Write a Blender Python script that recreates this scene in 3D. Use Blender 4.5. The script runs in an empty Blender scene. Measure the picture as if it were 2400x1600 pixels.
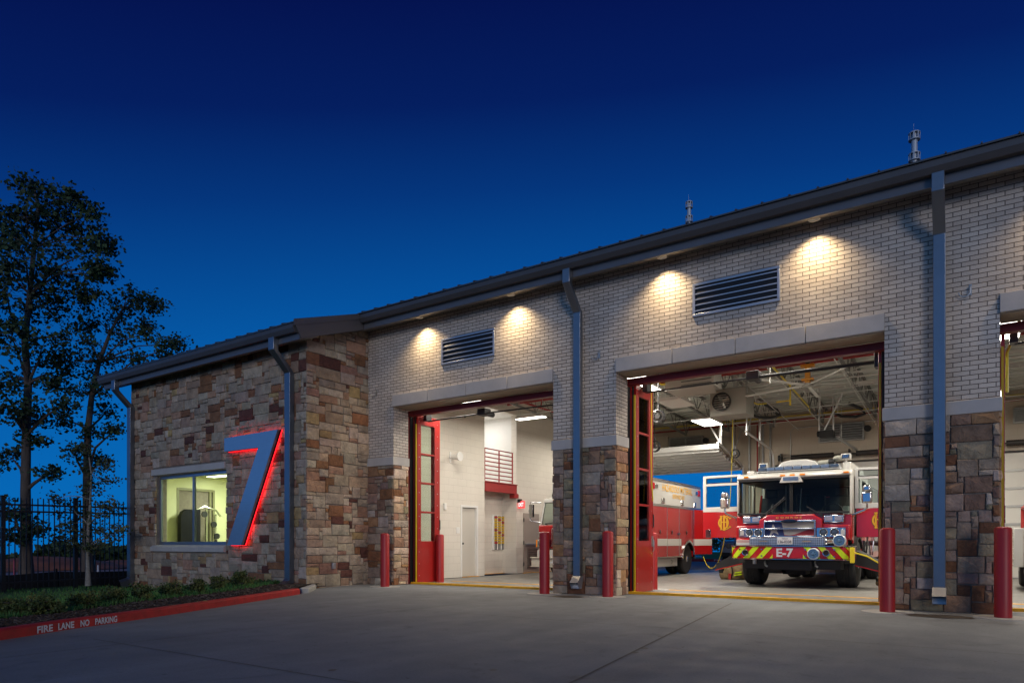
import bpy, bmesh, math, random
from mathutils import Vector, Matrix
random.seed(7)
C = bpy.context.collection
SC = bpy.context.scene
R = math.radians
PI = math.pi

# ------------------------------------------------------------------ materials
MATS = {}
def mat(name, col, rough=0.6, metal=0.0, nscale=0, namt=0.0, bump=0.0, bscale=30, coat=0.0, emit=None, estr=0.0, spec=None, stretch=None):
    if name in MATS: return MATS[name]
    m = bpy.data.materials.new(name); m.use_nodes = True
    nt = m.node_tree; b = nt.nodes['Principled BSDF']
    c = (*col, 1)
    b.inputs['Base Color'].default_value = c
    b.inputs['Roughness'].default_value = rough
    b.inputs['Metallic'].default_value = metal
    if coat: b.inputs['Coat Weight'].default_value = coat; b.inputs['Coat Roughness'].default_value = 0.08
    if spec is not None: b.inputs['Specular IOR Level'].default_value = spec
    if emit:
        b.inputs['Emission Color'].default_value = (*emit, 1); b.inputs['Emission Strength'].default_value = estr
    vec = None
    if nscale or bump:
        tc = nt.nodes.new('ShaderNodeTexCoord'); vec = tc.outputs['Object']
        if stretch:
            mp = nt.nodes.new('ShaderNodeMapping'); mp.inputs['Scale'].default_value = stretch
            nt.links.new(vec, mp.inputs['Vector']); vec = mp.outputs['Vector']
    if nscale:
        n = nt.nodes.new('ShaderNodeTexNoise'); n.inputs['Scale'].default_value = nscale; n.inputs['Detail'].default_value = 6
        n.inputs['Roughness'].default_value = 0.65
        r = nt.nodes.new('ShaderNodeMapRange'); r.inputs['From Min'].default_value = 0.3; r.inputs['From Max'].default_value = 0.7
        r.inputs['To Min'].default_value = 1 - namt; r.inputs['To Max'].default_value = 1 + namt
        x = nt.nodes.new('ShaderNodeVectorMath'); x.operation = 'SCALE'; x.inputs[0].default_value = col
        nt.links.new(vec, n.inputs['Vector']); nt.links.new(n.outputs['Fac'], r.inputs['Value'])
        nt.links.new(r.outputs['Result'], x.inputs['Scale']); nt.links.new(x.outputs['Vector'], b.inputs['Base Color'])
        rr = nt.nodes.new('ShaderNodeMapRange'); rr.inputs['To Min'].default_value = max(0.02, rough - 0.12 * namt * 3); rr.inputs['To Max'].default_value = min(1, rough + 0.12 * namt * 3)
        nt.links.new(n.outputs['Fac'], rr.inputs['Value']); nt.links.new(rr.outputs['Result'], b.inputs['Roughness'])
    if bump:
        n2 = nt.nodes.new('ShaderNodeTexNoise'); n2.inputs['Scale'].default_value = bscale; n2.inputs['Detail'].default_value = 5
        bp = nt.nodes.new('ShaderNodeBump'); bp.inputs['Strength'].default_value = bump; bp.inputs['Distance'].default_value = 0.02
        nt.links.new(vec, n2.inputs['Vector']); nt.links.new(n2.outputs['Fac'], bp.inputs['Height']); nt.links.new(bp.outputs['Normal'], b.inputs['Normal'])
    MATS[name] = m
    return m

def brick_mat(name, c1, c2, mortar, bw, rh, ms, bump, rough=0.8, nvar=0.15):
    m = bpy.data.materials.new(name); m.use_nodes = True; nt = m.node_tree; b = nt.nodes['Principled BSDF']
    b.inputs['Roughness'].default_value = rough
    N = nt.nodes.new; L = nt.links.new
    tc = N('ShaderNodeTexCoord'); sp = N('ShaderNodeSeparateXYZ'); L(tc.outputs['Object'], sp.inputs[0])
    ad = N('ShaderNodeMath'); ad.operation = 'ADD'; L(sp.outputs['X'], ad.inputs[0]); L(sp.outputs['Y'], ad.inputs[1])
    cb = N('ShaderNodeCombineXYZ'); L(ad.outputs[0], cb.inputs['X']); L(sp.outputs['Z'], cb.inputs['Y'])
    br = N('ShaderNodeTexBrick'); L(cb.outputs[0], br.inputs['Vector'])
    br.inputs['Color1'].default_value = (*c1, 1); br.inputs['Color2'].default_value = (*c2, 1); br.inputs['Mortar'].default_value = (*mortar, 1)
    br.inputs['Scale'].default_value = 1; br.inputs['Mortar Size'].default_value = ms; br.inputs['Mortar Smooth'].default_value = 0.25
    br.inputs['Brick Width'].default_value = bw; br.inputs['Row Height'].default_value = rh; br.inputs['Bias'].default_value = -0.2
    n = N('ShaderNodeTexNoise'); n.inputs['Scale'].default_value = 60; n.inputs['Detail'].default_value = 6; L(tc.outputs['Object'], n.inputs['Vector'])
    n2 = N('ShaderNodeTexNoise'); n2.inputs['Scale'].default_value = 1.3; n2.inputs['Detail'].default_value = 4; L(tc.outputs['Object'], n2.inputs['Vector'])
    a2 = N('ShaderNodeMath'); a2.operation = 'ADD'; L(n.outputs['Fac'], a2.inputs[0]); L(n2.outputs['Fac'], a2.inputs[1])
    r = N('ShaderNodeMapRange'); r.inputs['From Min'].default_value = 0.7; r.inputs['From Max'].default_value = 1.3
    r.inputs['To Min'].default_value = 1 - nvar; r.inputs['To Max'].default_value = 1 + nvar; L(a2.outputs[0], r.inputs['Value'])
    x = N('ShaderNodeVectorMath'); x.operation = 'SCALE'; L(br.outputs['Color'], x.inputs[0]); L(r.outputs['Result'], x.inputs['Scale'])
    L(x.outputs['Vector'], b.inputs['Base Color'])
    h = N('ShaderNodeMath'); h.operation = 'MULTIPLY_ADD'; L(n.outputs['Fac'], h.inputs[0]); h.inputs[1].default_value = 0.25
    iv = N('ShaderNodeMath'); iv.operation = 'SUBTRACT'; iv.inputs[0].default_value = 1; L(br.outputs['Fac'], iv.inputs[1]); L(iv.outputs[0], h.inputs[2])
    bp = N('ShaderNodeBump'); bp.inputs['Strength'].default_value = bump; bp.inputs['Distance'].default_value = 0.012
    L(h.outputs[0], bp.inputs['Height']); L(bp.outputs['Normal'], b.inputs['Normal'])
    return m

def attr_mat(name, rough=0.85, nscale=9, namt=0.3, bump=0.7, bscale=14):
    m = bpy.data.materials.new(name); m.use_nodes = True; nt = m.node_tree; b = nt.nodes['Principled BSDF']
    b.inputs['Roughness'].default_value = rough
    N = nt.nodes.new; L = nt.links.new
    tc = N('ShaderNodeTexCoord'); at = N('ShaderNodeAttribute'); at.attribute_name = 'col'
    n = N('ShaderNodeTexNoise'); n.inputs['Scale'].default_value = nscale; n.inputs['Detail'].default_value = 8; n.inputs['Roughness'].default_value = 0.7
    L(tc.outputs['Object'], n.inputs['Vector'])
    r = N('ShaderNodeMapRange'); r.inputs['From Min'].default_value = 0.3; r.inputs['From Max'].default_value = 0.7
    r.inputs['To Min'].default_value = 1 - namt; r.inputs['To Max'].default_value = 1 + namt; L(n.outputs['Fac'], r.inputs['Value'])
    x = N('ShaderNodeVectorMath'); x.operation = 'SCALE'; L(at.outputs['Color'], x.inputs[0]); L(r.outputs['Result'], x.inputs['Scale'])
    L(x.outputs['Vector'], b.inputs['Base Color'])
    n2 = N('ShaderNodeTexNoise'); n2.inputs['Scale'].default_value = bscale; n2.inputs['Detail'].default_value = 7; n2.inputs['Roughness'].default_value = 0.6
    n2.inputs['Distortion'].default_value = 0.6
    L(tc.outputs['Object'], n2.inputs['Vector'])
    bp = N('ShaderNodeBump'); bp.inputs['Strength'].default_value = bump; bp.inputs['Distance'].default_value = 0.05
    L(n2.outputs['Fac'], bp.inputs['Height']); L(bp.outputs['Normal'], b.inputs['Normal'])
    return m

def glass_mat(name, tint, refl=0.25, rough=0.02):
    m = bpy.data.materials.new(name); m.use_nodes = True; nt = m.node_tree
    for n in list(nt.nodes):
        if n.type != 'OUTPUT_MATERIAL': nt.nodes.remove(n)
    out = nt.nodes['Material Output']
    t = nt.nodes.new('ShaderNodeBsdfTransparent'); t.inputs['Color'].default_value = (*tint, 1)
    g = nt.nodes.new('ShaderNodeBsdfGlossy'); g.inputs['Roughness'].default_value = rough
    lw = nt.nodes.new('ShaderNodeLayerWeight'); lw.inputs['Blend'].default_value = refl
    mx = nt.nodes.new('ShaderNodeMixShader')
    nt.links.new(lw.outputs['Fresnel'], mx.inputs['Fac']); nt.links.new(t.outputs[0], mx.inputs[1]); nt.links.new(g.outputs[0], mx.inputs[2])
    nt.links.new(mx.outputs[0], out.inputs['Surface'])
    return m

def emit_mat(name, col, s):
    m = bpy.data.materials.new(name); m.use_nodes = True; nt = m.node_tree
    b = nt.nodes['Principled BSDF']; b.inputs['Base Color'].default_value = (*[min(1, c) * 0.8 for c in col], 1)
    b.inputs['Emission Color'].default_value = (*col, 1); b.inputs['Emission Strength'].default_value = s
    return m

# ------------------------------------------------------------------ mesh builder
class MB:
    def __init__(s, off=(0, 0, 0)):
        s.v = []; s.f = []; s.m = []; s.c = []; s.off = off; s.cur = None
    def add(s, verts, faces, m=0, col=None):
        n = len(s.v); o = s.off
        s.v += [(a[0] + o[0], a[1] + o[1], a[2] + o[2]) for a in verts]
        for f in faces:
            s.f.append([n + i for i in f]); s.m.append(m); s.c.append(col)
    def box(s, x0, y0, z0, x1, y1, z1, m=0, col=None):
        v = [(x0, y0, z0), (x1, y0, z0), (x1, y1, z0), (x0, y1, z0), (x0, y0, z1), (x1, y0, z1), (x1, y1, z1), (x0, y1, z1)]
        s.add(v, [(0, 3, 2, 1), (4, 5, 6, 7), (0, 1, 5, 4), (1, 2, 6, 5), (2, 3, 7, 6), (3, 0, 4, 7)], m, col)
    def obox(s, c, size, rot=(0, 0, 0), m=0, col=None):
        M = (Matrix.Rotation(rot[2], 3, 'Z') @ Matrix.Rotation(rot[1], 3, 'Y') @ Matrix.Rotation(rot[0], 3, 'X'))
        a, b, d = size[0] / 2, size[1] / 2, size[2] / 2; c = Vector(c)
        v = [tuple(c + M @ Vector(p)) for p in [(-a, -b, -d), (a, -b, -d), (a, b, -d), (-a, b, -d), (-a, -b, d), (a, -b, d), (a, b, d), (-a, b, d)]]
        s.add(v, [(0, 3, 2, 1), (4, 5, 6, 7), (0, 1, 5, 4), (1, 2, 6, 5), (2, 3, 7, 6), (3, 0, 4, 7)], m, col)
    def cyl(s, p0, p1, r0, r1=None, n=12, m=0, caps=True, col=None):
        p0 = Vector(p0); p1 = Vector(p1); r1 = r0 if r1 is None else r1
        d = (p1 - p0).normalized(); a = d.orthogonal().normalized(); b = d.cross(a)
        v = []
        for p, r in ((p0, r0), (p1, r1)):
            for i in range(n):
                t = 2 * PI * i / n; v.append(tuple(p + a * (r * math.cos(t)) + b * (r * math.sin(t))))
        f = [(i, (i + 1) % n, n + (i + 1) % n, n + i) for i in range(n)]
        if caps: f += [tuple(range(n - 1, -1, -1)), tuple(range(n, 2 * n))]
        s.add(v, f, m, col)
    def tube(s, pts, r, n=8, m=0, radii=None, col=None, square=False):
        pts = [Vector(p) for p in pts]; k = len(pts); v = []
        up = None
        for i, p in enumerate(pts):
            d = (pts[min(i + 1, k - 1)] - pts[max(i - 1, 0)]).normalized()
            if up is None: up = d.orthogonal().normalized()
            up = (up - d * up.dot(d)); up = up.normalized() if up.length > 1e-6 else d.orthogonal().normalized()
            b = d.cross(up); rr = radii[i] if radii else r
            for j in range(n):
                t = 2 * PI * j / n; v.append(tuple(p + up * (rr * math.cos(t)) + b * (rr * math.sin(t))))
        f = []
        for i in range(k - 1):
            for j in range(n):
                f.append((i * n + j, i * n + (j + 1) % n, (i + 1) * n + (j + 1) % n, (i + 1) * n + j))
        f += [tuple(range(n - 1, -1, -1)), tuple(range((k - 1) * n, k * n))]
        s.add(v, f, m, col)
    def prism(s, poly, axis, a, b, m=0, col=None):
        # poly in the two other axes (x:(y,z)  y:(x,z)  z:(x,y))
        def P(p, t):
            return (t, p[0], p[1]) if axis == 'x' else (p[0], t, p[1]) if axis == 'y' else (p[0], p[1], t)
        n = len(poly); v = [P(p, a) for p in poly] + [P(p, b) for p in poly]
        f = [tuple(range(n - 1, -1, -1)), tuple(range(n, 2 * n))] + [(i, (i + 1) % n, n + (i + 1) % n, n + i) for i in range(n)]
        s.add(v, f, m, col)
    def sphere(s, c, r, n=12, m=0, col=None):
        rx, ry, rz = r if isinstance(r, tuple) else (r, r, r)
        v = [(c[0], c[1], c[2] - rz)]; k = n // 2
        for i in range(1, k):
            t = -PI / 2 + PI * i / k
            for j in range(n):
                a = 2 * PI * j / n
                v.append((c[0] + rx * math.cos(t) * math.cos(a), c[1] + ry * math.cos(t) * math.sin(a), c[2] + rz * math.sin(t)))
        v.append((c[0], c[1], c[2] + rz)); f = []
        for j in range(n): f.append((0, 1 + (j + 1) % n, 1 + j))
        for i in range(k - 2):
            for j in range(n):
                a = 1 + i * n + j; b = 1 + i * n + (j + 1) % n
                f.append((a, b, b + n, a + n))
        l = len(v) - 1; o = 1 + (k - 2) * n
        for j in range(n): f.append((o + j, o + (j + 1) % n, l))
        s.add(v, f, m, col)
    def lathe(s, prof, c, axis='z', n=20, m=0, col=None):
        # prof: list of (r, h) from one end to the other, along axis from c
        v = []; k = len(prof)
        for r, h in prof:
            for j in range(n):
                a = 2 * PI * j / n; p, q = r * math.cos(a), r * math.sin(a)
                v.append((c[0] + p, c[1] + q, c[2] + h) if axis == 'z' else (c[0] + h, c[1] + p, c[2] + q) if axis == 'x' else (c[0] + q, c[1] + h, c[2] + p))
        f = []
        for i in range(k - 1):
            for j in range(n):
                f.append((i * n + j, i * n + (j + 1) % n, (i + 1) * n + (j + 1) % n, (i + 1) * n + j))
        f += [tuple(range(n - 1, -1, -1)), tuple(range((k - 1) * n, k * n))]
        s.add(v, f, m, col)
    def quad(s, a, b, c, d, m=0, col=None): s.add([a, b, c, d], [(0, 1, 2, 3)], m, col)
    def arc(s, fn, cx, cy, rx, ry, a0, a1, w, n=14, m=0):
        # flat strip along an ellipse arc in a plane given by fn(u, v) -> xyz
        v = []
        for i in range(n + 1):
            t = R(a0 + (a1 - a0) * i / n)
            for k in (-0.5, 0.5):
                v.append(fn(cx + (rx + k * w) * math.cos(t), cy + (ry + k * w) * math.sin(t)))
        s.add(v, [(2 * i, 2 * i + 1, 2 * i + 3, 2 * i + 2) for i in range(n)], m)
    def text(s, txt, fn, w=None, h=None, m=0, offset=0.0, align='CENTER', space=1.0, res=3):
        cu = bpy.data.curves.new('txt', 'FONT'); cu.body = txt; cu.size = 1; cu.align_x = 'LEFT'; cu.offset = offset
        cu.resolution_u = res; cu.space_character = space
        ob = bpy.data.objects.new('txt', cu); C.objects.link(ob)
        dg = bpy.context.evaluated_depsgraph_get(); me = bpy.data.meshes.new_from_object(ob.evaluated_get(dg))
        xs = [p.co.x for p in me.vertices]; ys = [p.co.y for p in me.vertices]
        x0, x1, y0, y1 = min(xs), max(xs), min(ys), max(ys)
        sy = h / (y1 - y0); sx = w / (x1 - x0) if w else sy
        ox = (x0 + x1) / 2 if align == 'CENTER' else x0
        s.add([fn((p.co.x - ox) * sx, (p.co.y - y0) * sy) for p in me.vertices], [tuple(f.vertices) for f in me.polygons], m)
        bpy.data.objects.remove(ob); bpy.data.curves.remove(cu); bpy.data.meshes.remove(me)
    def build(s, name, mats, parent=None, bevel=0.0, seg=2, smooth=True, recalc=True, angle=35):
        me = bpy.data.meshes.new(name)
        o = LOC.get(parent.name, (0, 0, 0)) if parent else (0, 0, 0)
        me.from_pydata([(a[0] - o[0], a[1] - o[1], a[2] - o[2]) for a in s.v], [], s.f)
        if not isinstance(mats, (list, tuple)): mats = [mats]
        for m in mats: me.materials.append(m)
        me.polygons.foreach_set('material_index', s.m)
        if any(c is not None for c in s.c):
            at = me.color_attributes.new('col', 'FLOAT_COLOR', 'CORNER'); data = []
            for p in me.polygons:
                c = s.c[p.index] or (0.3, 0.3, 0.3)
                data += [c[0], c[1], c[2], 1.0] * p.loop_total
            at.data.foreach_set('color', data)
        if recalc:
            bm = bmesh.new(); bm.from_mesh(me); bmesh.ops.recalc_face_normals(bm, faces=bm.faces); bm.to_mesh(me); bm.free()
        if smooth:
            me.polygons.foreach_set('use_smooth', [True] * len(me.polygons)); me.set_sharp_from_angle(angle=R(angle))
        me.update()
        ob = bpy.data.objects.new(name, me); C.objects.link(ob)
        if parent: ob.parent = parent
        LOC[ob.name] = o
        if bevel:
            b = ob.modifiers.new('Bevel', 'BEVEL'); b.width = bevel; b.segments = seg; b.limit_method = 'ANGLE'; b.angle_limit = R(40)
        return ob
LOC = {}
def tag(o, label=None, cat=None, group=None, kind=None):
    if label: o['label'] = label
    if cat: o['category'] = cat
    if group: o['group'] = group
    if kind: o['kind'] = kind
    return o
def thing(name, label, cat, loc=(0, 0, 0), group=None):
    o = bpy.data.objects.new(name, None); C.objects.link(o); o.location = loc; o.empty_display_size = 0.2
    LOC[o.name] = tuple(loc)
    return tag(o, label, cat, group)
def whole(mb, name, mats, label, cat, loc, group=None, kind=None, **k):
    # a top-level thing that is one mesh with its origin at its base
    o = loc; save = mb.v; mb.v = [(a[0] - o[0], a[1] - o[1], a[2] - o[2]) for a in mb.v]
    ob = mb.build(name, mats, None, **k); mb.v = save
    ob.location = loc; LOC[ob.name] = tuple(loc)
    return tag(ob, label, cat, group, kind)
def dup(root, loc, label=None, rotz=None, scale=None, group=None):
    r = root.copy(); C.objects.link(r); r.location = loc; LOC[r.name] = tuple(loc)
    if rotz is not None: r.rotation_euler[2] = rotz
    if scale is not None: r.scale = (scale, scale, scale) if not isinstance(scale, tuple) else scale
    if label: r['label'] = label
    if group: r['group'] = group
    for ch in list(root.children):
        c = ch.copy(); C.objects.link(c); c.parent = r
        for g in list(ch.children):
            d = g.copy(); C.objects.link(d); d.parent = c
    return r
def struct(mb, name, mats, **k):
    o = mb.build(name, mats, None, **k); o['kind'] = 'structure'; return o

# ------------------------------------------------------------------ camera (level 24 mm shift lens)
TH = math.atan2(1600, 2341.0)
cam = bpy.data.cameras.new('camera'); co = bpy.data.objects.new('camera', cam); C.objects.link(co)
cam.sensor_width = 36; cam.lens = 24.0; cam.shift_y = (1271.2 - 800) / 2400; cam.clip_end = 4000; cam.clip_start = 0.05
co.location = (0, 0, 1.0); co.rotation_euler = (R(90), 0, TH)
SC.camera = co
S_, C_ = math.sin(TH), math.cos(TH)
def ray(x, y):
    u = (x - 1200) / 1600; v = (1271.2 - y) / 1600
    return (u * C_ - S_, u * S_ + C_, v)
def onZ(x, y, Z=0.0):
    r = ray(x, y); k = (Z - 1) / r[2]; return Vector((r[0] * k, r[1] * k, Z))
def onY(x, y, Y):
    r = ray(x, y); k = Y / r[1]; return Vector((r[0] * k, Y, 1 + r[2] * k))
def onX(x, y, X):
    r = ray(x, y); k = X / r[0]; return Vector((X, r[1] * k, 1 + r[2] * k))
def atz(x, y, z):
    r = ray(x, y); return Vector((r[0] * z, r[1] * z, 1 + r[2] * z))
SC.view_settings.view_transform = 'Standard'; SC.view_settings.look = 'None'; SC.view_settings.gamma = 1; SC.view_settings.exposure = 0
SC.cycles.use_denoising = True
try: SC.cycles.denoiser = 'OPENIMAGEDENOISE'
except Exception: pass
SC.cycles.max_bounces = 7; SC.cycles.diffuse_bounces = 4; SC.cycles.glossy_bounces = 3; SC.cycles.transparent_max_bounces = 12
SC.cycles.sample_clamp_indirect = 4.0; SC.cycles.caustics_reflective = False; SC.cycles.caustics_refractive = False

# ------------------------------------------------------------------ world: deep dusk blue, paler towards the horizon
w = bpy.data.worlds.new('World'); SC.world = w; w.use_nodes = True
nt = w.node_tree; bg = nt.nodes['Background']
tc = nt.nodes.new('ShaderNodeTexCoord'); sp = nt.nodes.new('ShaderNodeSeparateXYZ'); nt.links.new(tc.outputs['Generated'], sp.inputs[0])
dt = nt.nodes.new('ShaderNodeVectorMath'); dt.operation = 'DOT_PRODUCT'
gd = Vector(ray(1500, 1271)).normalized(); dt.inputs[1].default_value = gd
nt.links.new(tc.outputs['Generated'], dt.inputs[0])
a0 = nt.nodes.new('ShaderNodeMath'); a0.operation = 'MAXIMUM'; nt.links.new(dt.outputs['Value'], a0.inputs[0]); a0.inputs[1].default_value = 0.35
a1 = nt.nodes.new('ShaderNodeMath'); a1.operation = 'MULTIPLY_ADD'; nt.links.new(a0.outputs[0], a1.inputs[0]); a1.inputs[1].default_value = -0.33; a1.inputs[2].default_value = 0.33
a2 = nt.nodes.new('ShaderNodeMath'); a2.operation = 'ADD'; nt.links.new(sp.outputs['Z'], a2.inputs[0]); nt.links.new(a1.outputs[0], a2.inputs[1])
rp = nt.nodes.new('ShaderNodeValToRGB'); nt.links.new(a2.outputs[0], rp.inputs[0])
cr = rp.color_ramp
stops = [(0.0, (0.001, 0.155, 0.500)), (0.16, (0.001, 0.135, 0.465)), (0.30, (0.001, 0.106, 0.400)), (0.40, (0.001, 0.070, 0.300)), (0.50, (0.001, 0.036, 0.200)), (0.60, (0.001, 0.013, 0.115)), (0.74, (0.001, 0.004, 0.066)), (1.0, (0.001, 0.003, 0.05))]
while len(cr.elements) < len(stops): cr.elements.new(0.5)
for e, (p, c) in zip(cr.elements, stops): e.position = p; e.color = (*c, 1)
# physical dusk sky (sun just under the horizon behind the camera) added faintly for the western glow
sky = nt.nodes.new('ShaderNodeTexSky'); sky.sky_type = 'NISHITA'; sky.sun_disc = False
sky.sun_elevation = R(1.0); sky.sun_rotation = R(172); sky.altitude = 100
mx = nt.nodes.new('ShaderNodeMix'); mx.data_type = 'RGBA'; mx.blend_type = 'ADD'; mx.inputs['Factor'].default_value = 0.0008
nt.links.new(rp.outputs['Color'], mx.inputs['A']); nt.links.new(sky.outputs['Color'], mx.inputs['B'])
# paler western twilight low in the sky behind the camera
db = nt.nodes.new('ShaderNodeVectorMath'); db.operation = 'DOT_PRODUCT'; db.inputs[1].default_value = (0.25, -0.968, 0.0); nt.links.new(tc.outputs['Generated'], db.inputs[0])
m1 = nt.nodes.new('ShaderNodeMapRange'); m1.interpolation_type = 'SMOOTHSTEP'; m1.inputs['From Min'].default_value = -0.1; m1.inputs['From Max'].default_value = 0.9; nt.links.new(db.outputs['Value'], m1.inputs['Value'])
m2 = nt.nodes.new('ShaderNodeMapRange'); m2.interpolation_type = 'SMOOTHSTEP'; m2.inputs['From Min'].default_value = -0.05; m2.inputs['From Max'].default_value = 0.75; m2.inputs['To Min'].default_value = 1.0; m2.inputs['To Max'].default_value = 0.55; nt.links.new(sp.outputs['Z'], m2.inputs['Value'])
m3 = nt.nodes.new('ShaderNodeMath'); m3.operation = 'MULTIPLY'; nt.links.new(m1.outputs['Result'], m3.inputs[0]); nt.links.new(m2.outputs['Result'], m3.inputs[1])
vs_ = nt.nodes.new('ShaderNodeVectorMath'); vs_.operation = 'SCALE'; vs_.inputs[0].default_value = (0.10, 0.215, 0.365); nt.links.new(m3.outputs[0], vs_.inputs['Scale'])
va = nt.nodes.new('ShaderNodeVectorMath'); va.operation = 'ADD'; nt.links.new(mx.outputs['Result'], va.inputs[0]); nt.links.new(vs_.outputs['Vector'], va.inputs[1])
nt.links.new(va.outputs['Vector'], bg.inputs['Color']); bg.inputs['Strength'].default_value = 1.0
sl = bpy.data.lights.new('dusk_sun', 'SUN'); sl.energy = 0.58; sl.angle = R(14); sl.color = (1.0, 0.92, 0.88)
so = bpy.data.objects.new('dusk_sun', sl); C.objects.link(so)
sdir = Vector((0.80, -1.0, 0.20)).normalized(); so.rotation_euler = sdir.to_track_quat('Z', 'Y').to_euler()
# ------------------------------------------------------------------ material set
brick = brick_mat('tan_brick', (0.60, 0.525, 0.445), (0.47, 0.40, 0.335), (0.105, 0.088, 0.075), 0.2032, 0.0677, 0.006, 0.8, nvar=0.2)
cmu = brick_mat('painted_block', (0.70, 0.655, 0.58), (0.685, 0.64, 0.565), (0.60, 0.555, 0.49), 0.4064, 0.2032, 0.006, 0.35, rough=0.55, nvar=0.04)
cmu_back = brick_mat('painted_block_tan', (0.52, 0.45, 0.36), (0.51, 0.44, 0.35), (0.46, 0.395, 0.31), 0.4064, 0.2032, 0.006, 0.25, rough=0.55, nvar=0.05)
stone = attr_mat('ashlar_stone', 0.88, 5, 0.36, 0.9, 9)
mortar = mat('stone_mortar', (0.23, 0.195, 0.165), 0.95, nscale=12, namt=0.2, bump=0.4, bscale=40)
cast = mat('cast_stone', (0.47, 0.435, 0.40), 0.75, nscale=3, namt=0.09, bump=0.12, bscale=60)
bronze = mat('bronze_sheet_metal', (0.105, 0.095, 0.092), 0.42, metal=0.35, nscale=2, namt=0.08)
spoutm = mat('grey_downspout_metal', (0.22, 0.235, 0.26), 0.3, metal=0.8, nscale=3, namt=0.06)
soffitm = mat('soffit_panel', (0.20, 0.185, 0.17), 0.6, nscale=4, namt=0.08)
roofm = mat('standing_seam_roof', (0.10, 0.095, 0.092), 0.4, metal=0.4)
redp = mat('red_door_paint', (0.36, 0.012, 0.010), 0.34, nscale=6, namt=0.06, coat=0.3)
redst = mat('red_steel_paint', (0.30, 0.022, 0.018), 0.45, nscale=5, namt=0.1)
black = mat('black_rubber', (0.012, 0.012, 0.014), 0.6)
blackm = mat('black_metal', (0.015, 0.015, 0.017), 0.4, nscale=8, namt=0.2)
yellow = mat('yellow_paint', (0.62, 0.40, 0.010), 0.5)
yelline = mat('yellow_floor_paint', (0.78, 0.38, 0.010), 0.6, nscale=5, namt=0.25)
galv = mat('galvanised_steel', (0.42, 0.43, 0.43), 0.38, metal=0.75, nscale=9, namt=0.12)
deckm = mat('deck_primer_grey', (0.50, 0.52, 0.48), 0.5, metal=0.1, nscale=2, namt=0.1)
joistm = mat('joist_grey_primer', (0.20, 0.20, 0.19), 0.55)
whitep = mat('white_paint', (0.74, 0.73, 0.70), 0.45, nscale=3, namt=0.03)
louvm = mat('louvre_aluminium', (0.42, 0.43, 0.46), 0.35, metal=0.7)
chrome = mat('chrome', (0.46, 0.46, 0.47), 0.12, metal=1.0)
pane = glass_mat('clear_glass', (0.90, 0.93, 0.90), 0.16)
winpane = glass_mat('window_glass', (0.86, 0.92, 0.86), 0.035)
gold = mat('gold_leaf', (0.70, 0.37, 0.02), 0.45)
bluefrm = mat('window_aluminium', (0.30, 0.34, 0.40), 0.3, metal=0.7)

def concrete(name, col, rough, joints=False, dark=0.25, smudge=0.5):
    m = bpy.data.materials.new(name); m.use_nodes = True; nt = m.node_tree; b = nt.nodes['Principled BSDF']
    N = nt.nodes.new; L = nt.links.new
    tc = N('ShaderNodeTexCoord')
    def noise(sc, det, st=None, dis=0.0):
        n = N('ShaderNodeTexNoise'); n.inputs['Scale'].default_value = sc; n.inputs['Detail'].default_value = det; n.inputs['Distortion'].default_value = dis
        if st:
            mp = N('ShaderNodeMapping'); mp.inputs['Scale'].default_value = st; L(tc.outputs['Object'], mp.inputs['Vector']); L(mp.outputs['Vector'], n.inputs['Vector'])
        else: L(tc.outputs['Object'], n.inputs['Vector'])
        return n.outputs['Fac']
    def rng(x, a, bb, lo, hi):
        r = N('ShaderNodeMapRange'); r.inputs['From Min'].default_value = a; r.inputs['From Max'].default_value = bb; r.inputs['To Min'].default_value = lo; r.inputs['To Max'].default_value = hi
        L(x, r.inputs['Value']); return r.outputs['Result']
    def mul(a, c):
        x = N('ShaderNodeMath'); x.operation = 'MULTIPLY'; L(a, x.inputs[0]); L(c, x.inputs[1]); return x.outputs[0]
    big = rng(noise(0.35, 5, None, 0.8), 0.35, 0.65, 1 - dark, 1 + dark * 0.5)
    streak = rng(noise(1.1, 6, (1.0, 0.25, 1.0), 0.5), 0.35, 0.65, 1 - dark * 0.6, 1 + dark * 0.4)
    fine = rng(noise(45, 6), 0.3, 0.7, 0.9, 1.1)
    blot = rng(noise(1.9, 3, None, 1.2), 0.60, 0.74, 1.0, 1 - smudge)
    trk = rng(noise(3.2, 4, (1.0, 0.05, 1.0)), 0.42, 0.62, 1.0 - dark * 0.5, 1.0)
    spk = rng(noise(13, 2), 0.69, 0.73, 1.0, 1 - smudge * 1.4)
    f = mul(mul(mul(big, streak), mul(fine, blot)), mul(trk, spk))
    x = N('ShaderNodeVectorMath'); x.operation = 'SCALE'; x.inputs[0].default_value = col; L(f, x.inputs['Scale']); L(x.outputs['Vector'], b.inputs['Base Color'])
    L(rng(noise(3, 5), 0.3, 0.7, rough - 0.1, rough + 0.1), b.inputs['Roughness'])
    bp = N('ShaderNodeBump'); bp.inputs['Strength'].default_value = 0.25; bp.inputs['Distance'].default_value = 0.006
    L(noise(160, 3), bp.inputs['Height']); L(bp.outputs['Normal'], b.inputs['Normal'])
    return m
drivem = concrete('driveway_concrete', (0.213, 0.228, 0.243), 0.75, dark=0.15, smudge=0.22)
baym = concrete('bay_floor_concrete', (0.215, 0.207, 0.19), 0.42, dark=0.14, smudge=0.2)
padm = concrete('collar_concrete', (0.42, 0.41, 0.39), 0.8, dark=0.1, smudge=0.1)

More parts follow.
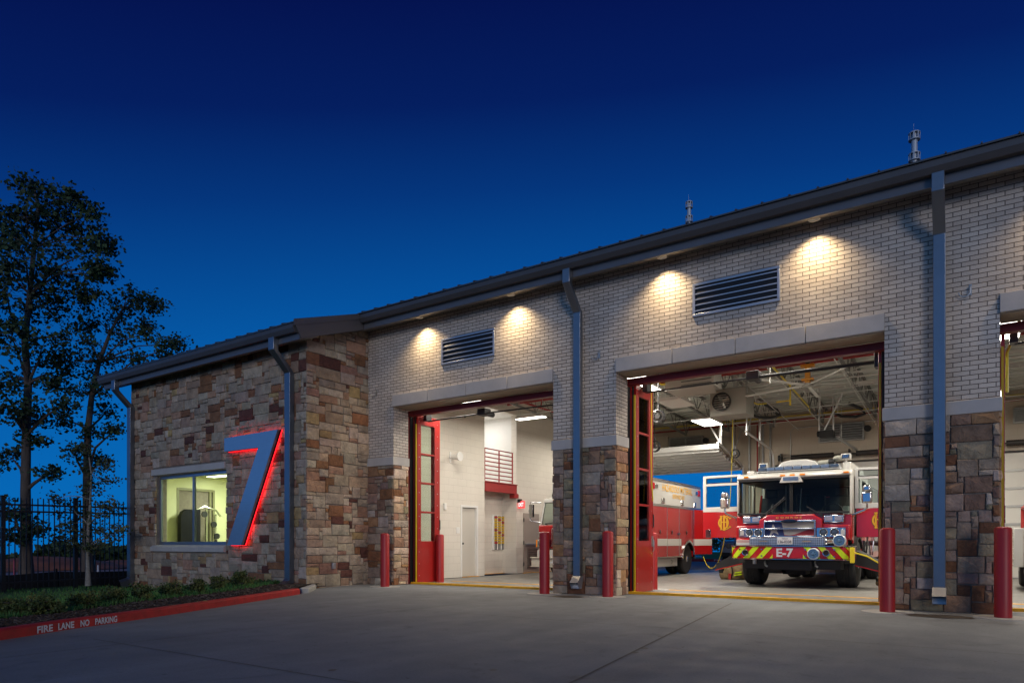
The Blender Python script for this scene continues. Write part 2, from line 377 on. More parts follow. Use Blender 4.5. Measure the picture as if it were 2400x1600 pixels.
# ------------------------------------------------------------------ ashlar masonry
WING_COLS = [((0.387, 0.295, 0.214), 30), ((0.426, 0.339, 0.251), 24), ((0.367, 0.255, 0.174), 14), ((0.349, 0.207, 0.133), 9), ((0.319, 0.255, 0.190), 10), ((0.242, 0.110, 0.051), 11), ((0.111, 0.040, 0.029), 6), ((0.387, 0.264, 0.121), 5), ((0.329, 0.176, 0.121), 5)]
PIER_COLS = [((0.326, 0.234, 0.168), 22), ((0.378, 0.283, 0.207), 18), ((0.273, 0.163, 0.106), 14), ((0.352, 0.191, 0.095), 8), ((0.219, 0.125, 0.084), 10), ((0.273, 0.219, 0.140), 9), ((0.264, 0.168, 0.132), 10), ((0.202, 0.087, 0.039), 12), ((0.440, 0.354, 0.286), 7)]
def pick(cols, rnd):
    t = rnd.random() * sum(c[1] for c in cols)
    for c, wgt in cols:
        t -= wgt
        if t <= 0: break
    k = rnd.uniform(0.82, 1.18)
    return tuple(min(1, x * k * rnd.uniform(0.96, 1.04)) for x in c)
def ashlar(mb, org, uv, nv, U, V, cols, seed, cell=0.085, skip=None, sizes=None, rough=0.03, flat=False):
    """random squared rubble: rectangles packed on a grid over U x V metres from org; uv = along the wall, nv = outward"""
    rnd = random.Random(seed); uv = Vector(uv); nv = Vector(nv); org = Vector(org)
    nu = max(1, round(U / cell)); nw = max(1, round(V / cell)); cu, cv = U / nu, V / nw
    occ = [[False] * nw for _ in range(nu)]
    if skip:
        for i in range(nu):
            for j in range(nw):
                if skip((i + 0.5) * cu, (j + 0.5) * cv): occ[i][j] = True
    sizes = sizes or [(3, 2, 14), (4, 2, 16), (5, 2, 13), (6, 2, 8), (7, 2, 5), (5, 3, 9), (6, 3, 8), (4, 3, 6), (2, 2, 6), (3, 1, 6), (4, 1, 6), (2, 1, 3), (3, 3, 3), (1, 2, 2), (8, 3, 4), (7, 3, 4)]
    for j in range(nw):
        for i in range(nu):
            if occ[i][j]: continue
            for _ in range(14):
                t = rnd.random() * sum(s[2] for s in sizes)
                for a, b, wgt in sizes:
                    t -= wgt
                    if t <= 0: break
                if i + a <= nu and j + b <= nw and not any(occ[x][y] for x in range(i, i + a) for y in range(j, j + b)): break
            else:
                a = 1; b = 1
                while i + a < nu and a < 3 and not occ[i + a][j]: a += 1
            for x in range(i, i + a):
                for y in range(j, j + b): occ[x][y] = True
            g = 0.006; p = rnd.uniform(0.010, 0.010 + rough); ch = rnd.uniform(0.005, 0.012)
            u0, u1, v0, v1 = i * cu + g, (i + a) * cu - g, j * cv + g, (j + b) * cv - g
            jt = lambda: rnd.uniform(-0.009, 0.009)
            base = [(u0, v0), (u1, v0), (u1, v1), (u0, v1)]
            base = [(q[0] + jt(), q[1] + jt()) for q in base]
            cx, cy = (u0 + u1) / 2, (v0 + v1) / 2
            def P(q, d): return tuple(org + uv * q[0] + Vector((0, 0, q[1])) + nv * d)
            ins = [(q[0] + (ch if q[0] < cx else -ch), q[1] + (ch if q[1] < cy else -ch)) for q in base]
            vs = [P(q, -0.01) for q in base] + [P(q, p - ch * 0.7) for q in base] + [P(q, p + rnd.uniform(-0.004, 0.004)) for q in ins]
            c = pick(cols, rnd)
            # bulging split face: centre point
            vs.append(P((cx + jt() * 4, cy + jt() * 3), p + rnd.uniform(0.0, rough)))
            fs = [(k, (k + 1) % 4, 4 + (k + 1) % 4, 4 + k) for k in range(4)] + [(4 + k, 4 + (k + 1) % 4, 8 + (k + 1) % 4, 8 + k) for k in range(4)] + [(8 + k, 8 + (k + 1) % 4, 12) for k in range(4)]
            mb.add(vs, fs, 0, c)

# ------------------------------------------------------------------ ground, driveway, kerb, bed
KP = [(-3.6, -9.0), (-5.2, -3.6), (-6.9, 0.2), ] + [tuple(onZ(*q)[:2]) for q in ((0, 1499.5), (60, 1490.4), (162, 1474), (280, 1457.5), (400, 1439.5), (526, 1420), (620, 1405), (703, 1391.7))]
g = MB()
gx = [-900, -500, -300, -160, -90, -60, -40, 0, 60, 160, 400, 900]; gy = [-120, -40, 0, 20, 36, 50, 70, 110, 200, 400, 700, 1000]
def gz(x, y):
    d = max(0, -x - 24); e = max(0, y - 40)
    return -0.48 - 0.02 * d - 0.000012 * d * d - 0.012 * e
g.add([(x, y, gz(x, y)) for y in gy for x in gx], [(j * len(gx) + i, j * len(gx) + i + 1, (j + 1) * len(gx) + i + 1, (j + 1) * len(gx) + i) for j in range(len(gy) - 1) for i in range(len(gx) - 1)])
struct(g, 'ground', mat('field_ground', (0.055, 0.060, 0.035), 0.95, nscale=0.2, namt=0.4), recalc=False)
d = MB()
poly = [(x, y) for x, y in KP] + [(-11.95, 9.78), (-12.26, 11.0), (-12.26, 12.2), (14, 12.2), (60, 12.2), (60, -60), (-3.6, -60)]
d.add([(x, y, 0.0) for x, y in poly] + [(x, y, -0.3) for x, y in poly], [tuple(range(len(poly)))] + [(i, (i + 1) % len(poly), len(poly) + (i + 1) % len(poly), len(poly) + i) for i in range(len(poly))])
drv = struct(d, 'driveway', drivem)
jm = mat('joint_sealant', (0.10, 0.095, 0.088), 0.8, nscale=9, namt=0.35)
jj = MB()
def strip(mb, pts, wd, z, m=0):
    for (a, b) in zip(pts[:-1], pts[1:]):
        a = Vector((a[0], a[1], 0)); b = Vector((b[0], b[1], 0)); n = (b - a).normalized().cross(Vector((0, 0, 1))) * (wd / 2)
        mb.quad((a.x - n.x, a.y - n.y, z), (b.x - n.x, b.y - n.y, z), (b.x + n.x, b.y + n.y, z), (a.x + n.x, a.y + n.y, z), m)
def pseg(p, q): return [tuple(onZ(*p)[:2]), tuple(onZ(*q)[:2])]
a, b = pseg((1714, 1413), (1337, 1600)); dv = (Vector(b) - Vector(a)); strip(jj, [a, tuple(Vector(a) + dv * 3)], 0.022, 0.004)
for y in (7.6, 3.4): strip(jj, [(-9.0 if y > 5 else -7.6, y), (20, y)], 0.012, 0.004)
strip(jj, [(-12.1, 12.1), (12, 12.1)], 0.02, 0.004)
for x in (-7.0, 1.6, 6.0): strip(jj, [(x, 12.0), (x, -6)], 0.012, 0.004)
strip(jj, [(-11, 10.35), (20, 10.35)], 0.012, 0.004)
o = jj.build('expansion_joint', jm, drv); 
st = MB()
for cx, cy, rx, ry in ((-6.30, 11.05, 0.34, 0.22), (-0.43, 10.95, 0.42, 0.26)):
    rnd = random.Random(3); n = 22
    st.add([(cx + rx * math.cos(2 * PI * i / n) * rnd.uniform(0.8, 1.1), cy + ry * math.sin(2 * PI * i / n) * rnd.uniform(0.8, 1.1), 0.004) for i in range(n)], [tuple(range(n))])
st.build('water_stain', mat('wet_concrete', (0.07, 0.055, 0.042), 0.45, nscale=6, namt=0.3), drv)
oi = MB(); rnd = random.Random(44)
for _ in range(18):
    cx, cy, rr_ = rnd.choice((-9.2, -8.0, -4.3, -2.5, 1.5)) + rnd.gauss(0, 0.5), rnd.uniform(2.5, 11.8), rnd.uniform(0.010, 0.04); n = 11; a0 = rnd.uniform(0, 6)
    oi.add([(cx + rr_ * math.cos(2 * PI * i / n) * rnd.uniform(0.6, 1.15), cy + rr_ * math.sin(2 * PI * i / n) * rnd.uniform(0.6, 1.5), 0.0035) for i in range(n)], [tuple(range(n))])
for k0 in ((-5.2, 8.8), (-0.9, 6.4)):
    x, y = k0; pts = [(x, y)]
    for _ in range(16): x += rnd.uniform(0.03, 0.16); y += rnd.uniform(-0.12, 0.07); pts.append((x, y))
    strip2 = pts
    for a_, b_ in zip(pts[:-1], pts[1:]):
        oi.quad((a_[0], a_[1], 0.0035), (b_[0], b_[1], 0.0035), (b_[0], b_[1] + 0.006, 0.0035), (a_[0], a_[1] + 0.006, 0.0035))
oil_marks = oi
oil_marks.build('oil_spot', mat('oil_dark', (0.075, 0.072, 0.07), 0.5, nscale=20, namt=0.4), drv)
# kerb
kerbm = mat('red_kerb_paint', (0.42, 0.014, 0.014), 0.62, nscale=7, namt=0.28, bump=0.15, bscale=40)
k = MB()
def offs(pts, dd):
    out = []
    for i, p in enumerate(pts):
        a = Vector(pts[max(i - 1, 0)]); b = Vector(pts[min(i + 1, len(pts) - 1)]); t = (b - a).normalized(); out.append((p[0] - t.y * dd, p[1] + t.x * dd))
    return out
KI = offs(KP, 0.16)
KT = offs(KP, 0.025); KT2 = offs(KP, 0.135)
prof = [KP, KP, KT, KT2, KI, KI]; zz = [0.0, 0.092, 0.112, 0.112, 0.104, -0.1]
vs = []; n = len(KP)
for P_, z in zip(prof, zz): vs += [(p[0], p[1], z) for p in P_]
fs = [(r * n + i, r * n + i + 1, (r + 1) * n + i + 1, (r + 1) * n + i) for r in range(5) for i in range(n - 1)]
fs += [tuple(r * n + n - 1 for r in range(6)), tuple(r * n for r in range(5, -1, -1))]
k.add(vs, fs)
kerb = tag(struct(k, 'kerb', kerbm, angle=50), 'red painted fire lane kerb curving along the planting bed', 'kerb')
kt = MB()
# stencilled words on the kerb face
def onkerb(s0):
    # distance along the kerb from KP[3]
    s = s0; i = 3
    while i < n - 2:
        L_ = (Vector(KP[i + 1]) - Vector(KP[i])).length
        if s <= L_: break
        s -= L_; i += 1
    if s0 < 0: i = 2; L_ = (Vector(KP[3]) - Vector(KP[2])).length; s = L_ + s0
    a, b = Vector(KP[i]), Vector(KP[i + 1]); t = (b - a).normalized(); p = a + t * s
    return p, Vector((t.y, -t.x))
def kfn(u, v):
    p, nn = onkerb(u); nn = -nn if nn.x < 0 else nn
    return (p.x + nn.x * 0.004, p.y + nn.y * 0.004, 0.012 + v)
def kdist(px, py):
    t = onZ(px, py)
    s = 0; best = None
    for i in range(3, n - 1):
        a, b = Vector(KP[i]), Vector(KP[i + 1]); q = Vector(t[:2]) - a; L_ = (b - a).length; h = max(0, min(L_, q.dot((b - a) / L_)))
        e = (q - (b - a) / L_ * h).length
        if best is None or e < best[0]: best = (e, s + h)
        s += L_
    return best[1]
for txt, p0, p1 in (('FIRE', (79, 1486), (113, 1480)), ('LANE', (124, 1478), (163, 1472)), ('NO', (179, 1470), (198, 1467)), ('PARKING', (208, 1465), (264, 1458))):
    s0, s1 = kdist(*p0), kdist(*p1)
    kt.text(txt, lambda u, v, s0=s0: kfn(s0 + u, v), w=s1 - s0, h=0.078, align='LEFT', offset=0.03)
kt.build('lettering', mat('stencil_white', (0.62, 0.62, 0.64), 0.7, nscale=40, namt=0.2), kerb, recalc=False)
ke = MB(); ke.prism([(-11.06, 8.80), (-11.2, 8.86), (-11.9, 9.70), (-12.0, 9.80), (-11.92, 9.84), (-11.80, 9.78), (-11.02, 8.95)], 'z', -0.1, 0.10)
struct(ke, 'kerb_return', padm, bevel=0.02)
# planting bed and lawn behind the kerb
def bedz(dd): 
    t = min(1, dd / 7.5); return 0.10 - 0.36 * (t * t * (3 - 2 * t)) 
KL = KI + [(-11.9, 9.6), (-12.1, 10.2)]
lawn = MB(); rows = [0, 0.5, 1.05, 1.6, 2.4, 3.4, 4.6, 6, 8, 11, 16, 26]
dirs = Vector((-0.93, -0.12)).normalized()
def lpt(i, dd):
    p = Vector(KL[i]); f = i / (len(KL) - 1)
    dv = Vector((-0.97, -0.1 + 0.02 * f)).normalized(); q = p + dv * dd
    return q
def lz(x, y, dd): return bedz(dd) + 0.03 * math.sin(x * 1.7) * math.sin(y * 1.3) * min(1, dd / 2)
vs = []; nk = len(KL)
for dd in rows:
    for i in range(nk):
        q = lpt(i, dd); vs.append((q.x, q.y, lz(q.x, q.y, dd)))
nm = 2
def gridf(r0, r1): return [(r * nk + i, r * nk + i + 1, (r + 1) * nk + i + 1, (r + 1) * nk + i) for r in range(r0, r1) for i in range(nk - 1)]
lawn.add(vs, gridf(2, len(rows) - 1)); struct(lawn, 'lawn', mat('lawn_soil_grass', (0.035, 0.08, 0.02), 0.95, nscale=9, namt=0.5, bump=0.8, bscale=50))
mu = MB(); mu.add(vs, gridf(0, 2)); mul = struct(mu, 'mulch_bed', mat('bark_mulch', (0.040, 0.026, 0.018), 0.95, nscale=30, namt=0.6, bump=1.0, bscale=60))
rnd = random.Random(11); ch = MB()
for _ in range(2600):
    i = rnd.uniform(2, nk - 2.2); f = i - int(i); dd = rnd.uniform(0.02, 1.25)
    q = lpt(int(i), dd).lerp(lpt(int(i) + 1, dd), f); z = lz(q.x, q.y, dd) + rnd.uniform(0.0, 0.012)
    c = rnd.choice([(0.045, 0.027, 0.018), (0.03, 0.018, 0.012), (0.06, 0.038, 0.028), (0.03, 0.02, 0.015), (0.12, 0.095, 0.08)])
    ch.obox((q.x, q.y, z), (rnd.uniform(0.03, 0.09), rnd.uniform(0.012, 0.03), 0.01), (rnd.uniform(-0.4, 0.4), rnd.uniform(-0.4, 0.4), rnd.uniform(0, 6.3)), 0, c)
o = ch.build('mulch_chips', attr_mat('mulch_chip', 0.95, 30, 0.3, 0.2), None, smooth=False, recalc=False); o['kind'] = 'stuff'
gr = MB()
for _ in range(17000):
    i = rnd.uniform(2, nk - 1.2); f = i - int(i); dd = 1.0 + 10 * rnd.random() ** 1.6
    q = lpt(int(i), dd).lerp(lpt(int(i) + 1, dd), f)
    if q.y > 9.82 and q.x > -19.85: continue
    z = lz(q.x, q.y, dd) - 0.005; h = rnd.uniform(0.05, 0.11); a = rnd.uniform(0, 2 * PI); b = rnd.uniform(-0.05, 0.05); e = rnd.uniform(-0.05, 0.05); ww = rnd.uniform(0.006, 0.012)
    gr.add([(q.x - ww * math.cos(a), q.y - ww * math.sin(a), z), (q.x + ww * math.cos(a), q.y + ww * math.sin(a), z), (q.x + b, q.y + e, z + h)], [(0, 1, 2)], 0, rnd.choice([(0.06, 0.19, 0.035), (0.045, 0.14, 0.025), (0.10, 0.20, 0.05)]))
o = gr.build('grass', attr_mat('grass_blade', 0.8, 3, 0.25, 0.0), None, smooth=False, recalc=False); o['kind'] = 'stuff'
# dirt field and slope beyond the fence
df = MB(); xs = [-24, -30, -40, -52, -66, -80]; ys = [-30, 0, 14, 24, 34, 46, 60]
rnd = random.Random(5)
df.add([(x, y, gz(x, y) + 0.06 + rnd.uniform(0, 0.06)) for y in ys for x in xs], [(j * 6 + i, j * 6 + i + 1, (j + 1) * 6 + i + 1, (j + 1) * 6 + i) for j in range(6) for i in range(5)])
struct(df, 'dirt_field', mat('red_soil', (0.34, 0.20, 0.18), 0.95, nscale=0.8, namt=0.3, bump=0.5, bscale=4))
def mound(c, rx, ry, h, seed):
    m = MB(); rnd = random.Random(seed); vs = []; K = 9; n = 26
    for i in range(K):
        t = i / (K - 1)
        for j in range(n):
            a = 2 * PI * j / n; rr = (1 - t) * rnd.uniform(0.9, 1.08)
            vs.append((c[0] + rx * rr * math.cos(a), c[1] + ry * rr * math.sin(a), c[2] + h * math.sin(t * PI / 2) * rnd.uniform(0.88, 1.06)))
    m.add(vs, [(i * n + j, i * n + (j + 1) % n, (i + 1) * n + (j + 1) % n, (i + 1) * n + j) for i in range(K - 1) for j in range(n)])
    return struct(m, 'dirt_mound', mat('mound_soil', (0.30, 0.105, 0.06), 0.95, nscale=0.6, namt=0.3, bump=0.5, bscale=3))
mound(tuple(atz(105, 1332, 52)), 4.6, 6, 0.95, 1); mound(tuple(atz(300, 1326, 60)), 5, 6, 0.55, 2)
# behind the building: parking lot, red kerb, lawn
pk = MB(); pk.add([(-40, 24.5, -0.006), (30, 24.5, -0.006), (30, 36, -0.006), (-40, 36, -0.006), (-40, 24.5, -0.5), (30, 24.5, -0.5), (30, 36, -0.5), (-40, 36, -0.5)], [(0, 1, 2, 3), (0, 4, 5, 1), (1, 5, 6, 2), (2, 6, 7, 3), (3, 7, 4, 0)])
struct(pk, 'parking_lot', drivem)
rk = MB(); rk.box(-40, 36.0, -0.1, 30, 36.2, 0.14)
rkb = tag(struct(rk, 'kerb', kerbm, bevel=0.02), 'straight red fire lane kerb behind the station', 'kerb')
t_ = MB(); t_.text('FIRE LANE', lambda u, v: (-11.6 + u, 35.995, 0.03 + v), w=1.5, h=0.09, offset=0.01, align='LEFT'); t_.build('lettering', MATS['stencil_white'], rkb, recalc=False)
rl = MB(); rl.add([(-40, 36.2, 0.13), (30, 36.2, 0.13), (30, 52, 0.3), (-40, 52, 0.3)], [(0, 1, 2, 3)]); struct(rl, 'lawn', mat('mown_lawn', (0.06, 0.20, 0.025), 0.9, nscale=6, namt=0.3, bump=0.5, bscale=40))
# ------------------------------------------------------------------ the fire station
FY = 11.71
BLD = thing('fire_station', 'tan brick and stone fire station with three open engine bays', 'building', (-6.3, FY, 0))
OPEN = [(-11.386, -7.005), (-5.63, -1.175), (0.245, 4.70)]
PIERS = [(-12.24, -11.386), (-7.005, -5.63), (-1.175, 0.245), (4.70, 6.2)]
XR = 6.2
mb = MB(); mb.box(-12.24, FY, 4.3, XR, 12.21, 6.2)
for a, b in PIERS: mb.box(a, FY, 3.03, b, 12.21, 4.3)
mb.build('brick_wall', brick, BLD, smooth=False)
for a, b in OPEN:
    m = MB(); nL = 4; wd = (b - a) / nL
    for i in range(nL): m.box(a + i * wd + (0.005 if i else 0), FY - 0.045, 4.20, a + (i + 1) * wd - (0.005 if i < 3 else 0), 12.22, 4.465)
    m.build('lintel', cast, BLD, bevel=0.006)
    m = MB(); m.box(a + 0.02, FY + 0.0, 4.188, b - 0.02, 12.24, 4.199); m.build('lintel_plate', mat('lintel_plate_paint', (0.32, 0.27, 0.21), 0.5, nscale=3, namt=0.12), BLD)
for i, (a, b) in enumerate(PIERS):
    m = MB(); l = a - (0 if i == 0 else 0.028); r = b + 0.028
    m.box(l, FY - 0.04, 2.835, r, 12.23, 3.03); m.build('sill_band', cast, BLD, bevel=0.006)
    m = MB(); m.cur = None
    m.box(a + 0.012, FY + 0.012, -0.1, b - 0.012, 12.2, 2.84, 1)
    big = [(3, 2, 12), (4, 2, 14), (5, 3, 12), (4, 3, 10), (3, 3, 5), (2, 2, 6), (2, 3, 3), (5, 2, 12), (6, 3, 8), (3, 1, 6), (6, 2, 8), (1, 2, 4), (4, 1, 4), (7, 3, 4)]
    ashlar(m, (a, FY, 0.0), (1, 0, 0), (0, -1, 0), b - a, 2.835, PIER_COLS, 20 + i, cell=0.082, sizes=big, rough=0.028)
    JC = [(tuple(min(1, x * k) for x, k in zip(c, (1.3, 1.25, 1.15))), wgt) for c, wgt in PIER_COLS]  # lighter stone for the jamb sides: warm light put into the colour
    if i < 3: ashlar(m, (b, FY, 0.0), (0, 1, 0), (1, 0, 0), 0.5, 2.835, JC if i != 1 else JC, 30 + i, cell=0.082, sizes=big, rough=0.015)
    if i > 0: ashlar(m, (a, FY, 0.0), (0, 1, 0), (-1, 0, 0), 0.5, 2.835, PIER_COLS, 40 + i, cell=0.082, sizes=big, rough=0.015)
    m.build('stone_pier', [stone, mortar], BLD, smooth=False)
# louvre vents
for cx in (-9.17, -3.415, 2.45):
    x0, x1, z0, z1 = cx - 0.735, cx + 0.735, 4.955, 5.535
    m = MB(); t = 0.045
    for q in ((x0, z0, x1, z0 + t), (x0, z1 - t, x1, z1), (x0, z0 + t, x0 + t, z1 - t), (x1 - t, z0 + t, x1, z1 - t)): m.box(q[0], FY - 0.03, q[1], q[2], FY + 0.02, q[3])
    fr = m.build('louvre_vent', louvm, BLD, bevel=0.004)
    m = MB(); m.box(x0 + t, FY - 0.002, z0 + t, x1 - t, FY + 0.01, z1 - t); m.build('backing', black, fr)
    m = MB(); ns = 5
    for i in range(ns):
        z = z0 + t + (i + 0.55) * (z1 - z0 - 2 * t) / ns
        m.box(x0 + t, FY - 0.028, z - 0.011, x1 - t, FY - 0.022, z + 0.011)
        m.prism([(FY - 0.0215, z - 0.010), (FY - 0.0215, z - 0.004), (FY - 0.004, z + 0.05), (FY - 0.004, z + 0.044)], 'x', x0 + t, x1 - t, 1)  # blade slopes coloured black to stand for the shade between slats
    m.build('slats', [louvm, blackm], fr, smooth=False)
# hooks
for px in ((880, 922), (1400, 832), (2265, 682)):
    p = onY(*px, FY); m = MB()
    m.tube([(p.x + 0.05, FY - 0.01, p.z + 0.06), (p.x + 0.05, FY - 0.05, p.z + 0.03)] + [(p.x - 0.02 + 0.07 * math.cos(t), FY - 0.05, p.z - 0.02 - 0.07 * math.sin(t)) for t in [i * PI / 8 for i in range(9)]], 0.008, 6)
    m.box(p.x + 0.035, FY - 0.012, p.z - 0.07, p.x + 0.065, FY, p.z + 0.08)
    m.build('rope_hook', galv, BLD)
# main eave: gutter, fascia, soffit, roof
XL = -11.88
m = MB(); m.prism([(11.10, 6.30), (11.085, 6.30), (11.085, 6.20), (11.13, 6.12), (11.25, 6.12), (11.25, 6.30)], 'x', XL, XR + 0.6); m.build('gutter', bronze, BLD, smooth=False)
m = MB(); m.prism([(11.24, 5.985), (11.24, 6.31), (11.27, 6.31), (11.27, 5.985)], 'x', XL, XR + 0.6); m.build('fascia', mat('fascia_metal', (0.135, 0.135, 0.145), 0.4, metal=0.35, nscale=2, namt=0.06), BLD)
m = MB(); m.prism([(11.27, 5.99), (FY + 0.02, 6.135), (FY + 0.02, 6.16), (11.27, 6.015)], 'x', -12.3, XR + 0.6); m.build('soffit', soffitm, BLD)
m = MB(); RX0, RX1 = XL - 0.5, XR + 0.8
def mz(y): return 6.325 + 0.30 * (y - 11.07) if y < 18 else 6.325 + 0.30 * (18 - 11.07) - 0.30 * (y - 18)
m.prism([(11.05, mz(11.05)), (18, mz(18)), (25.3, mz(25.3)), (25.3, mz(25.3) - 0.06), (18, mz(18) - 0.06), (11.05, mz(11.05) - 0.025)], 'x', -11.9, RX1)
x = -11.75
while x < RX1:
    m.prism([(11.03, mz(11.03)), (18, mz(18)), (25.3, mz(25.3)), (25.3, mz(25.3) + 0.03), (18, mz(18) + 0.03), (11.03, mz(11.03) + 0.022)], 'x', x, x + 0.022); x += 0.406
rf = m.build('roof', roofm, BLD, smooth=False)
for px, base, top in (((1615, 500), 525, 475), ((2143, 350), 385, 312)):
    Yf = 13.0; p = onY(px[0], px[1], Yf); zb = mz(Yf) - 0.05; zt = onY(px[0], top, Yf).z; k = 0.6 if px[0] < 2000 else 0.74
    zb2 = onY(px[0], base, Yf).z
    m = MB(); m.cyl((p.x, Yf, zb), (p.x, Yf, zt - 0.02), 0.062 * k, n=16)
    H = zt - zb2
    for zc in (zb2 + H * 0.22, zt - H * 0.12):
        for dz in (-0.055, 0.055): m.lathe([(0.063 * k, dz - 0.006), (0.118 * k, dz - 0.006), (0.118 * k, dz + 0.006), (0.063 * k, dz + 0.006)], (p.x, Yf, zc), n=16)
        for i in range(8):
            a = i * PI / 4; m.obox((p.x + 0.112 * k * math.cos(a), Yf + 0.112 * k * math.sin(a), zc), (0.006, 0.02, 0.10), (0, 0, a))
    m.cyl((p.x - 0.01, Yf, zt), (p.x - 0.01, Yf, zt + 0.16), 0.002, n=5)
    m.build('roof_flue', mat('flue_steel', (0.52, 0.54, 0.56), 0.45, metal=0.25), BLD)
# soffit downlights
SPOTS = [-10.35, -7.86, -4.62, -2.12, 1.15, 3.7]
for x in SPOTS:
    m = MB(); m.lathe([(0.062, 0.0), (0.09, 0.0), (0.09, -0.008), (0.062, -0.008)], (x, 11.46, 6.045), n=20)
    f = m.build('downlight', whitep, BLD)
    m = MB(); m.cyl((x, 11.46, 6.043), (x, 11.46, 6.040), 0.058, n=20); m.build('lamp_lens', emit_mat('downlight_lens', (1.0, 0.78, 0.45), 14) if 'downlight_lens' not in bpy.data.materials else bpy.data.materials['downlight_lens'], f)
    l = bpy.data.lights.new('downlight_beam', 'SPOT'); l.energy = 290; l.color = (1.0, 0.75, 0.43); l.spot_size = R(126); l.spot_blend = 1.0; l.shadow_soft_size = 0.04
    lo = bpy.data.objects.new('downlight_beam', l); C.objects.link(lo); lo.location = (x, 11.485, 6.035); lo.rotation_euler = (R(-4), 0, 0)
# downspouts
def spout(mb, x, y0, z0, yw, zk0, zk1, zb, w, dp, kick='fwd'):
    pts = [(x, y0, z0), (x, y0, zk0), (x, yw, zk1), (x, yw, zb)]
    sec = []
    for p in pts: sec.append([(x - w / 2, p[1] - dp / 2, p[2]), (x + w / 2, p[1] - dp / 2, p[2]), (x + w / 2, p[1] + dp / 2, p[2]), (x - w / 2, p[1] + dp / 2, p[2])])
    vs = [q for s_ in sec for q in s_]; k = len(sec)
    mb.add(vs, [(i * 4 + j, i * 4 + (j + 1) % 4, (i + 1) * 4 + (j + 1) % 4, (i + 1) * 4 + j) for i in range(k - 1) for j in range(4)] + [(0, 1, 2, 3), tuple(range(4 * k - 4, 4 * k))])
for x in (-6.38, -0.465, 5.45):
    m = MB(); spout(m, x, 11.17, 6.13, 11.585, 5.87, 5.42, 0.34, 0.155, 0.11); sp_ = m.build('downspout', spoutm, BLD, bevel=0.008)
    m = MB(); yb = 11.53
    m.add([(x - 0.085, yb, 0.36), (x + 0.085, yb, 0.36), (x + 0.085, yb - 0.12, 0.24), (x - 0.085, yb - 0.12, 0.24), (x - 0.085, yb + 0.12, 0.36), (x + 0.085, yb + 0.12, 0.36), (x + 0.085, yb + 0.06, 0.12), (x - 0.085, yb + 0.06, 0.12), (x - 0.085, yb - 0.05, 0.12), (x + 0.085, yb - 0.05, 0.12)],
          [(0, 1, 2, 3), (0, 4, 5, 1), (4, 7, 6, 5), (1, 5, 6, 9, 2), (0, 3, 8, 7, 4), (7, 8, 9, 6)])
    m.build('outlet_shoe', louvm, sp_, recalc=False)
# ---------------- stone wing
WY, WX, WL = 9.88, -12.24, -19.80
m = MB()
wx0, wx1, wz0, wz1 = -18.50, -15.22, 0.93, 2.80
m.box(WL, WY + 0.012, -0.6, wx0, WY + 0.3, 5.56, 1); m.box(wx1, WY + 0.012, -0.6, WX - 0.012, WY + 0.3, 5.56, 1)
m.box(wx0, WY + 0.012, -0.6, wx1, WY + 0.3, wz0, 1); m.box(wx0, WY + 0.012, wz1, wx1, WY + 0.3, 5.56, 1)
lx0, lx1 = -18.67, -15.26
def skipw(u, v):
    x = WL + u; z = -0.5 + v
    return (wx0 < x < wx1 and wz0 < z < wz1 + 0.03) or (lx0 < x < lx1 and 2.80 < z < 2.99) or (lx0 < x < lx1 and 0.76 < z < 0.95)
ashlar(m, (WL, WY, -0.5), (1, 0, 0), (0, -1, 0), WX - WL, 6.0, WING_COLS, 5, cell=0.088, skip=skipw, rough=0.022)
m.box(WX - 0.3, WY + 0.3, -0.6, WX - 0.012, 11.72, 5.56, 1)
ashlar(m, (WX, WY - 0.02, -0.25), (0, 1, 0), (1, 0, 0), FY - WY + 0.03, 6.45, WING_COLS, 8, cell=0.088, skip=lambda u, v: v - 0.25 > 5.62 + 0.334 * u, rough=0.022)
# left end and back of the wing
m.box(WL, WY + 0.3, -0.6, WL + 0.25, 17, 5.5, 1)
m.build('stone_wing_wall', [stone, mortar], BLD, smooth=False)
def blocks(x0, x1, n, y0, z0, y1, z1, name, slope=False):
    m = MB(); wd = (x1 - x0) / n
    for i in range(n):
        a, b = x0 + i * wd + 0.003, x0 + (i + 1) * wd - 0.003
        if slope: m.prism([(y0, z0), (y0, z1 - 0.06), (y0 + 0.07, z1), (y1, z1), (y1, z0)], 'x', a, b)
        else: m.box(a, y0, z0, b, y1, z1)
    return m.build(name, cast, BLD, bevel=0.005)
blocks(lx0, lx1, 3, WY - 0.045, 2.825, WY + 0.25, 2.985, 'window_lintel')
blocks(lx0, lx1, 3, WY - 0.075, 0.77, WY + 0.25, 0.94, 'window_sill', True)
m = MB(); fy0, fy1 = WY + 0.10, WY + 0.16
for q in ((wx0, 0.94, wx1, 1.03), (wx0, 2.72, wx1, 2.80), (wx0, 1.03, wx0 + 0.07, 2.72), (wx1 - 0.07, 1.03, wx1, 2.72), (-16.90, 1.03, -16.82, 2.72)): m.box(q[0], fy0, q[1], q[2], fy1, q[3])
wf = m.build('window', bluefrm, BLD, bevel=0.004)
m = MB(); m.box(wx0 + 0.07, WY + 0.125, 1.03, -16.90, WY + 0.131, 2.72); m.box(-16.82, WY + 0.125, 1.03, wx1 - 0.07, WY + 0.131, 2.72); m.build('window_pane', winpane, wf)
